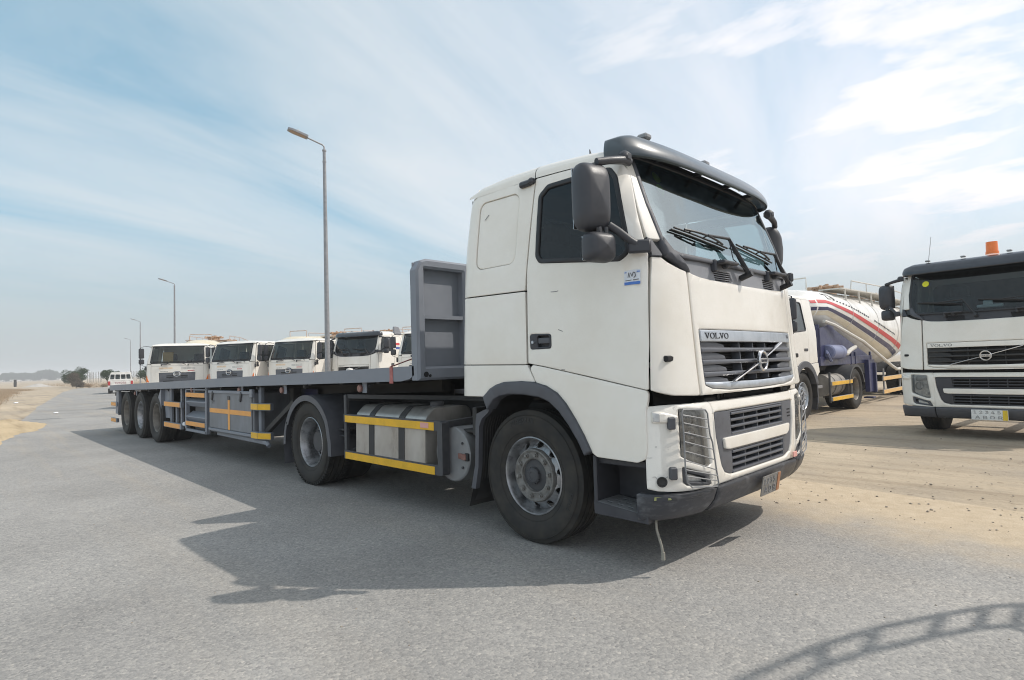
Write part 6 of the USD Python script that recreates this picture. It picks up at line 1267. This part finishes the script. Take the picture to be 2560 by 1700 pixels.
obj('main_rail', [bx((4.6, s * 0.5, 0.85), (8.6, 0.12, 0.25)) for s in (-1, 1)] + [bx((x, 0, 1.0), (0.12, 1.6, 0.35)) for x in (1.2, 4.5, 7.8)], 'black_steel', oft)
obj('landing_leg', [bx((1.6, s * 0.9, 0.45), (0.14, 0.14, 0.9)) for s in (-1, 1)] + [bx((1.6, s * 0.9, 0.02), (0.3, 0.3, 0.04)) for s in (-1, 1)], 'black_steel', oft)
for x in (5.8, 7.1, 8.4):
    obj('axle', cyl((x, -0.8, 0.5), (x, 0.8, 0.5), 0.08, 10), 'black_steel', oft)
    for sg in (-1, 1): rear_wheel(oft, (x, sg * 1.08, 0.512), sg, mt='rim_dusty', lugs=False, seg=32)
# ------------------------------------------------------------------ ground, road, sand
def edge_x(pts, x): return np.interp(x, [p[0] for p in pts], [p[1] for p in pts])
LEFT = [(-93.2, 9.3), (-85.5, 7.3), (-71.5, 4.73), (-47.2, 1.06), (-36.1, -0.63), (-27.3, -1.78), (-21.7, -2.52), (-10, -4.15), (0, -5.55), (20, -8.4), (60, -14.0)]
RIGHT = [(-91.5, 17.5), (-60, 11.3), (-30, 6.0), (-20, 4.45), (0, 1.62), (20, -1.2), (60, -6.9)]
def ground_mesh():
    ax = np.unique(np.concatenate([-np.geomspace(6, 3000, 44), np.linspace(-6, 6, 9), np.geomspace(6, 3000, 44)])) - 25.0
    ay = np.unique(np.concatenate([-np.geomspace(6, 3000, 44), np.linspace(-6, 6, 9), np.geomspace(6, 3000, 44)]))
    def f(x, y):
        z = np.full(x.shape, -0.012); dl = edge_x(LEFT, x) - y; w = np.clip((dl - 1.5) / 8, 0, 1) * (x < 5)
        n = meshkit.fbm(np.stack([x * 0.09, y * 0.09, 0 * x], -1), 4, 3); far = np.clip(np.hypot(x, y) / 400, 0, 1)
        z += w * (n - 0.45) * 0.35 * (1 - far) + 0.012 * 0
        return np.stack([x, y, z], -1)
    return grid(f, ax, ay)
g_ = obj('sand_ground', ground_mesh(), 'sand_soil', None, True); tag(g_, kind='structure')
rx = np.concatenate([np.linspace(-93, -25, 45), np.linspace(-24, 6, 61), np.linspace(7, 60, 16)])
def road_f(x, t):
    rg = meshkit.fbm(np.stack([x * 0.7, 0 * x, 0 * x + 3.3], -1), 4, 9) - 0.5
    l = edge_x(LEFT, x) + rg * 0.22; r = edge_x(RIGHT, x) + 0.9
    return np.stack([x, l + (r - l) * t, 0 * x], -1)
rd = obj('road', grid(road_f, rx, np.linspace(0, 1, 9)), 'asphalt', None, False); tag(rd, kind='structure')
# wind-blown sand tongue over the left edge
tongue = Polygon([(-24.5, -2.6), (-21.9, -2.38), (-20.9, -2.16), (-20.1, -2.06), (-19.4, -2.18), (-18.2, -2.36), (-17.3, -2.52), (-16.6, -2.92), (-15.7, -3.18), (-14.6, -3.36), (-13.6, -3.52), (-12.0, -3.95), (-10.2, -4.5), (-14.0, -5.2), (-20, -4.6)])
tv = np.array(tongue.segmentize(0.12).exterior.coords)[:-1]; nz_ = meshkit.fbm(np.column_stack([tv * 2.2, 0 * tv[:, 0]]), 4, 4) - 0.5
tv = tv + np.column_stack([0 * nz_, nz_ * 0.30]); tp = Polygon(tv).buffer(0)
dr_ = panel(max(polys(tp), key=lambda q: q.area), lambda a, b: np.stack([np.asarray(a), np.asarray(b), 0.006 + 0.0 * np.asarray(a)], -1), 0.006, 0.6, 0.05, drop=0.05)
tag(obj('sand_drift', dr_, 'drift_sand', None, 30), kind='structure')
md = at(95, 967, 2, 0.0)
def mound(u, v):
    r = 2.7 * u; a = v; h = 0.62 * np.exp(-(u * 1.9) ** 2) * (0.75 + 0.5 * meshkit.fbm(np.stack([np.cos(a) * u * 2, np.sin(a) * u * 2, 0 * u], -1), 3, 5))
    return np.stack([md[0] + r * np.cos(a), md[1] + r * np.sin(a), h - 0.04], -1)
m_ = obj('rubble_mound', grid(mound, np.linspace(0.001, 1, 14), np.linspace(0, 2 * math.pi, 33)), 'mound_pale', None, True)
tag(m_, 'low pale mound of rubble in the dry field left of the road', 'mound')

# dry grass and scrub in the field
rng = np.random.default_rng(11)
def tufts(n, region, hmin, hmax, blades, seed):
    r = np.random.default_rng(seed); V, Fc = [], []
    P = region(r, n); k = 0
    for x, y, s in P:
        for _ in range(blades):
            a = r.uniform(0, 2 * math.pi); h = r.uniform(hmin, hmax) * s; l = r.uniform(0.4, 1.5) * h; w = 0.007 + 0.014 * s
            bx_, by_ = x + r.normal(0, 0.30 * s), y + r.normal(0, 0.30 * s); c, q = math.cos(a), math.sin(a)
            V += [(bx_ - q * w, by_ + c * w, -0.05), (bx_ + q * w, by_ - c * w, -0.05), (bx_ + c * l, by_ + q * l, h)]; Fc.append((k, k + 1, k + 2)); k += 3
    return tm(V, Fc)
def field(r, n):
    out = []
    while len(out) < n:
        x = -25 - r.exponential(60); off = 0.9 + 0.045 * abs(x) + r.exponential(8.0) * (1 + abs(x) / 60)
        if x < -240: continue
        y = float(edge_x(LEFT, max(x, -93))) - off
        if meshkit.fbm(np.array([[x * 0.12, y * 0.35, 2.0]]), 3, 21)[0] < 0.40 + 0.06 * r.random(): continue
        out.append((x, y, r.uniform(0.6, 1.4)))
    return out
gs = obj('dry_grass', tufts(26000, field, 0.04, 0.17, 12, 3), 'grass_dry', None, False); tag(gs, 'patchy dry scrub and grass covering the field left of the road', 'grass', None, 'stuff')
def field2(r, n):
    out = []
    while len(out) < n:
        x = -94 - r.exponential(30); y = r.uniform(8.5, 46) + 0.02 * abs(x)
        if x < -220: continue
        out.append((x, y, r.uniform(0.6, 1.3)))
    return out
g2_ = obj('dry_weeds', tufts(1500, field2, 0.12, 0.4, 8, 4), 'grass_dry', None, False); tag(g2_, 'pale dry weeds beyond the far end of the road', 'weeds', None, 'stuff')

# loose stones on the road edges
def stones(seed, n, region, smin, smax):
    r = np.random.default_rng(seed); out = []; ic = trimesh.creation.icosphere(1, 1.0)
    for _ in range(n):
        x, y = region(r); s = r.uniform(smin, smax) * r.choice([0.5, 0.7, 1.0]); v = np.array(ic.vertices) * (1 + r.normal(0, 0.16, (len(ic.vertices), 1))) * [s, s * r.uniform(0.6, 1), s * 0.6]
        a = r.uniform(0, 6.28); v = v @ rotm([0, 0, 1], math.degrees(a)).T; out.append(tm(v + [x, y, s * 0.3], ic.faces))
    return cat_(out)
def lot(r):
    y = 1.2 + r.exponential(1.6); return r.uniform(-1.0, 3.4), y
st_ = obj('loose_stones', stones(5, 260, lot, 0.005, 0.016), 'stone_tan', None, True); tag(st_, 'small loose stones scattered on the sand beside the near truck', 'stones', None, 'stuff')
def rd_(r): return r.uniform(-9, 3.2), r.uniform(-4.3, 1.2)
st2 = obj('road_grit', stones(6, 300, rd_, 0.003, 0.007), 'stone_tan', None, True); tag(st2, 'fine grit lying on the asphalt in the foreground', 'grit', None, 'stuff')

# ------------------------------------------------------------------ street lamps
def lamp(root):
    obj('pole', [lathe([(0.16, 0.0), (0.16, 0.03), (0.105, 0.035), (0.10, 0.6), (0.055, 9.35), (0.055, 9.4), (0.0, 9.4)], (0, 0, 0), 2, 20)], 'pole_steel', root, 40)
    obj('pole_collar', [lathe([(0.058, 8.95), (0.07, 8.96), (0.07, 9.0), (0.058, 9.01)], (0, 0, 0), 2, 16, True), lathe([(0.055, 9.36), (0.075, 9.37), (0.075, 9.42), (0.0, 9.43)], (0, 0, 0), 2, 16)], 'pole_steel', root)
    obj('arm', tube([(0, 0, 9.40), (0, 0, 9.54), (0.06, 0, 9.60), (0.62, 0, 9.80)], 0.03, 8), 'pole_steel', root)
    R = rotm([0, 1, 0], -17)
    hd = obj('lamp_head', move(prism(rpoly([(-0.05, -0.15), (0.48, -0.17), (0.66, -0.11), (0.66, 0.11), (0.48, 0.17), (-0.05, 0.15)], 0.05), 2, 0.0, 0.07), (0.62, 0, 9.78), R), 'pole_steel', root)
    obj('lamp_glass', move(prism(rpoly([(0.03, -0.12), (0.58, -0.12), (0.58, 0.12), (0.03, 0.12)], 0.04), 2, -0.006, 0.0), (0.62, 0, 9.78), R), 'lamp_under', hd)
    obj('lamp_sensor', move(cyl((0.32, 0, 0.09), (0.32, 0, 0.16), 0.035, 10), (0.62, 0, 9.78), R), 'rail_pale', hd)
def at_depth(u, v, d): return EYE + ray(u, v) * d
LP = [(810, 345, 21.3), (436, 699.4, 52.5), (350.6, 799.5, 88.0), (326.3, 846, 131.0)]
ll = ['nearest and tallest-looking grey street lamp, rising behind the trailer deck', 'second street lamp, rising behind the truck with the cardboard', 'third street lamp, beside the white pickup', 'farthest small street lamp, just left of the third one by the pickup']
l0 = None
for (u, v, d), lb in zip(LP, ll):
    p = at_depth(u, v, d)
    if l0 is None: l0 = thing('street_lamp', lb, 'street lamp', (p[0], p[1], 0), math.radians(-108), 'street lamps along the road'); lamp(l0)
    else: copy_of(l0, 'street_lamp', lb, 'street lamp', (p[0], p[1], 0), math.radians(-108), 'street lamps along the road')

# ------------------------------------------------------------------ pickup
def pickup(root):
    wp = 'old_white_paint'
    obj('body', [prism(rpoly([(-2.3, 0.42), (2.35, 0.42), (2.4, 0.8), (2.2, 1.02), (1.0, 1.08), (-2.3, 1.06)], 0.06), 1, -0.87, 0.87)], wp, root, 30)
    obj('cabin', [hull([(x, s * y, z) for s in (-1, 1) for x, y, z in ((1.05, 0.85, 1.05), (-0.5, 0.85, 1.05), (0.45, 0.70, 1.68), (-0.5, 0.70, 1.72))])], wp, root, 30)
    can = hull([(x, s * y, z) for s in (-1, 1) for x, y, z in ((-0.52, 0.86, 1.07), (-2.28, 0.86, 1.07), (-0.52, 0.70, 1.74), (-2.20, 0.68, 1.72), (-2.22, 0.60, 1.77), (-0.52, 0.62, 1.79))])
    cp_ = obj('canopy', can, wp, root, 30)
    for a, b in ((-0.66, -0.40), (-0.33, -0.04), (0.04, 0.33), (0.40, 0.66)): obj('rear_pane', [prism(rpoly([(a * 1.08, 1.20), (b * 1.08, 1.20), (b, 1.58), (a, 1.58)], 0.04), 0, -2.275, -2.255)], 'windscreen_glass' if False else 'side_glass', cp_)
    for s in (-1, 1): obj('side_pane', [hull([(x, s * y, z) for x, y, z in ((-0.7, 0.852, 1.16), (-2.1, 0.852, 1.16), (-0.7, 0.765, 1.55), (-2.0, 0.765, 1.55), (-0.7, 0.84, 1.16), (-2.1, 0.84, 1.16))])], 'side_glass', cp_)
    tg = obj('tailgate', bx((-2.315, 0, 0.84), (0.04, 1.36, 0.42), 0.01), wp, root)
    obj('maker_name', lay(text('TOYOTA', 0.15, 0.78, True, 0.006), (-2.337, 0.39, 0.80), (0, -1, 0), (0, 0, 1), (-1, 0, 0)), 'ink_dull_red', tg, False)
    for s in (-1, 1): obj('tail_lamp', bx((-2.31, s * 0.79, 0.86), (0.06, 0.16, 0.34), 0.02), 'red_lens', root)
    obj('rear_bumper', bx((-2.36, 0, 0.50), (0.16, 1.6, 0.16), 0.03), 'chrome', root)
    for x in (-1.45, 1.5):
        for s in (-1, 1):
            w = place(root, 'wheel', (x, s * 0.76, 0.36), 0 if s < 0 else math.pi)
            obj('tyre', lathe([(0.2, 0.11), (0.34, 0.11), (0.36, 0.08), (0.36, -0.08), (0.34, -0.11), (0.2, -0.11)], (0, 0, 0), 1, 28), 'tyre_rubber', w); obj('rim', lathe([(0.2, -0.09), (0.12, -0.06), (0.0, -0.07)], (0, 0, 0), 1, 20), 'rim_grey', w)
pp = at_depth(303, 955, 50.5)
pk = thing('pickup', 'white pickup with canopy driving away along the road beyond the trailer', 'pickup', (pp[0], pp[1], 0), math.radians(168)); pickup(pk)

# ------------------------------------------------------------------ trees and shrubs
def foliage(r, blobs, n, leaf_s, up=0.3):
    V, Fc = [], []; k = 0
    tot = sum(b[3] ** 2 for b in blobs)
    for bx0, by0, bz0, R, sq in blobs:
        m = int(n * R ** 2 / tot)
        d = r.normal(size=(m, 3)); d /= np.linalg.norm(d, axis=1, keepdims=True); rad = R * r.uniform(0.35, 1.05, m) ** 0.6
        lump = 0.75 + 0.5 * meshkit.fbm(d * 2.3 + bx0, 3, 7)
        p = d * (rad * lump)[:, None] * [1, 1, sq] + [bx0, by0, bz0]
        a = r.normal(size=(m, 3)); a /= np.linalg.norm(a, axis=1, keepdims=True); b = np.cross(a, r.normal(size=(m, 3))); b /= np.linalg.norm(b, axis=1, keepdims=True)
        s = leaf_s * r.uniform(0.6, 1.4, m)[:, None]
        q = np.stack([p - a * s, p + b * s * 0.5, p + a * s, p - b * s * 0.5], 1).reshape(-1, 3); V.append(q)
        i = np.arange(m) * 4 + k; Fc.append(np.concatenate([np.stack([i, i + 1, i + 2], 1), np.stack([i, i + 2, i + 3], 1)])); k += 4 * m
    v = np.concatenate(V); v[:, 2] = np.maximum(v[:, 2], 0.02)
    return tm(v, np.concatenate(Fc))
def tree(name, label, loc, H, W, mt, trunk_h, seed, cat='tree', group=None, n=2600, leaf_s=0.07, blobs=None, wood='bark'):
    r = np.random.default_rng(seed); t = thing(name, label, cat, loc, 0, group)
    if blobs is None:
        R = W / 2; c = trunk_h + (H - trunk_h) / 2
        blobs = [(0, 0, c, R * 0.85, (H - trunk_h) / W)] + [(R * 0.55 * math.cos(a), R * 0.55 * math.sin(a), c + r.uniform(-0.2, 0.25) * (H - trunk_h), R * 0.5, 0.85) for a in r.uniform(0, 6.28, 6)]
    obj('trunk', [tube([(0, 0, 0), (r.normal(0, 0.03), r.normal(0, 0.03), trunk_h * 0.6), (0, 0, trunk_h + 0.3 * (H - trunk_h))], [0.055 * H / 2, 0.045 * H / 2, 0.02 * H / 2], 7)] + [tube([(0, 0, trunk_h * 0.8), (b[0] * 0.8, b[1] * 0.8, b[2])], [0.022 * H / 2, 0.006], 5) for b in blobs[1:]], wood, t)
    obj('crown', foliage(r, blobs, n, leaf_s), mt, t, False)
    return t
p = at(158, 961, 2, 0); d_ = np.linalg.norm(p - EYE)
def on_ray(u, dist):
    q = ray(u, 950); q = q / np.linalg.norm(q[:2]); return (EYE[0] + q[0] * dist, EYE[1] + q[1] * dist, 0)
tree('green_shrub', 'dark green shrub at the left of the clump by the road bend', on_ray(182, 112), 2.75, 2.9, 'leaf_green', 0.25, 21, 'shrub', n=3000, leaf_s=0.075)
tree('green_shrub', 'taller rounded green shrub at the back of the clump by the road bend', on_ray(200, 114), 3.35, 2.2, 'leaf_green', 0.5, 22, 'shrub', n=2600, leaf_s=0.075)
tree('dry_bush', 'leaning dry brown bush in front of the green shrubs at the road bend', on_ray(192, 100), 2.3, 1.9, 'twig_dry', 0.1, 23, 'bush', n=3000, leaf_s=0.07, wood='dead_wood',
     blobs=[(0, 0, 0.75, 0.75, 0.9), (-0.35, -0.3, 1.4, 0.75, 0.9), (-0.1, 0.4, 0.5, 0.6, 0.7), (0.3, 0.5, 0.35, 0.5, 0.6), (-0.3, -0.2, 1.75, 0.5, 0.8)])
tree('small_tree', 'small round green tree on a thin trunk left of the pickup', on_ray(268, 100), 2.55, 1.9, 'leaf_green', 0.85, 24, n=2400, leaf_s=0.07)
tree('small_tree', 'small dark tree peeping over the pickup canopy', on_ray(288, 128), 2.5, 1.6, 'leaf_green', 0.9, 25, n=1500, leaf_s=0.07)
tree('small_tree', 'pale green small tree between the third lamp and the parked trucks', on_ray(366, 94), 2.65, 2.3, 'leaf_green', 0.7, 26, n=2600, leaf_s=0.07)
tree('dry_tuft', 'low dry tuft beside the road under the small round tree', on_ray(262, 98), 0.5, 0.9, 'grass_dry', 0.05, 27, 'bush', n=700, leaf_s=0.06)
tree('dry_tuft', 'low dry tuft right of the brown bush at the road end', on_ray(222, 99), 0.5, 1.1, 'grass_dry', 0.05, 28, 'bush', n=700, leaf_s=0.06)
# bare saplings in a row on the skyline
sap = None
nth = 'first second third fourth fifth sixth seventh eighth ninth'.split()
sl_ = ['thin leafless sapling, %s to the right of the leaning brown bush on the skyline' % q for q in nth] + ['thin leafless sapling, %s to the right of the pickup on the skyline' % q for q in nth[:4]]
for k, u in enumerate([219, 223.5, 227, 230, 234, 240, 246.5, 251, 254, 328.5, 333, 337.5, 342]):
    r = np.random.default_rng(60 + k); loc = on_ray(u, 190 + 6 * (k % 3)); h = r.uniform(2.3, 3.1)
    if sap is None:
        sap = thing('bare_sapling', sl_[0], 'sapling', loc, 0, 'leafless saplings in a row on the skyline')
        obj('trunk', tube([(0, 0, 0), (0.02, 0.01, 1.6), (0.0, 0.03, 2.8)], [0.07, 0.05, 0.02], 6), 'dead_wood', sap)
        obj('crown', [tube([(0, 0, z), (0.30 * math.cos(a) * (3.2 - z) / 2.4, 0.30 * math.sin(a) * (3.2 - z) / 2.4, z + 0.42)], [0.022, 0.008], 4) for z, a in zip(np.linspace(0.8, 2.6, 26), np.arange(26) * 2.4)], 'dead_wood', sap)
    else: copy_of(sap, 'bare_sapling', sl_[k], 'sapling', loc, r.uniform(0, 6.28), 'leafless saplings in a row on the skyline')
# far grove: one mass of trees on the skyline
r = np.random.default_rng(77); bl = []
for k in range(74):
    u = r.uniform(-60, 168); dist = r.uniform(690, 770); q = on_ray(u, dist)
    h = np.interp(u, [-60, 0, 40, 75, 95, 120, 140, 150, 168], [5, 5.5, 6.5, 6.0, 7.2, 7.6, 6.4, 3.6, 2.6]) * 1.25 * r.uniform(0.75, 1.08); R = 1.25 * r.uniform(2.2, 4.2) * (0.6 if u > 145 else 1)
    bl.append((q[0], q[1], h * 0.52, R, h * 0.5 / R))
fg = obj('far_grove', foliage(r, bl, 30000, 0.95), 'leaf_far', None, False); tag(fg, 'far grey-green grove along the skyline at the left', 'trees', None, 'stuff')
# white cars far off under the grove
fc = None
cl = ['far white car at the left edge below the grove', 'far white car left of the dark post', 'far white car right of the dark post', 'far white car midway along the grove', 'far white car below the tallest grove trees', 'far pale car at the right end of the grove']
for k, u in enumerate([3, 33, 46, 71, 111, 150]):
    loc = on_ray(u, 640); lb = cl[k]
    if fc is None:
        fc = thing('far_car', lb, 'car', loc, math.radians(78), 'white cars parked far off under the grove')
        obj('body', [prism(rpoly([(-2.3, 0.3), (2.3, 0.3), (2.3, 0.85), (1.2, 1.0), (0.6, 1.55), (-1.5, 1.6), (-2.2, 1.0)], 0.1), 1, -0.88, 0.88)], 'old_white_paint', fc, 30)
        obj('window', [prism(rpoly([(0.95, 1.02), (0.5, 1.45), (-1.4, 1.5), (-1.9, 1.02)], 0.06), 1, -0.89, 0.89)], 'side_glass', fc)
        obj('wheel', [cyl((x, -0.9, 0.33), (x, 0.9, 0.33), 0.33, 16) for x in (-1.4, 1.4)], 'tyre_rubber', fc)
    else: copy_of(fc, 'far_car', lb, 'car', loc, math.radians(78 + 12 * (k % 3)), 'white cars parked far off under the grove')
po = on_ray(38, 150)
ps = thing('field_post', 'dark stubby post standing in the dry field at the far left', 'post', po); obj('post', [tube([(0, 0, 0), (0.03, 0, 0.7), (0, 0, 1.35)], [0.22, 0.25, 0.20], 9), bx((0, 0, 1.36), (0.5, 0.5, 0.06))], 'black_steel', ps)
for u, v, sz, lb in ((140, 1033, 0.16, 'scrap of white plastic lying on the road left of the trailer'), (40, 1008, 0.22, 'white litter lying at the edge of the dry field')):
    q = at(u, v, 2, 0.0); ic = trimesh.creation.icosphere(2, sz / 2); w = np.array(ic.vertices); w *= (0.7 + 0.7 * meshkit.fbm(w * 14 + u, 3, 2))[:, None]; w[:, 2] = np.maximum(w[:, 2] * 0.45, -0.01) + 0.012
    tag(obj('litter', tm(w * [1.3, 1, 1] + q, ic.faces), 'scraps', None, True), lb, 'litter')

# dusty air over the whole place
M['dusty_air'] = usdkit.material(stage, '/World/Looks/dusty_air', {'v': ('principled_volume', {'color': (0.93, 0.92, 0.91), 'density': 0.0011, 'anisotropy': 0.0})}, [], volume='v.volume')
hz = obj('haze', trimesh.creation.box(bounds=[(-3300, -3300, -1.6), (3300, 3300, 12.0)]), 'dusty_air', None, False); tag(hz, kind='stuff')
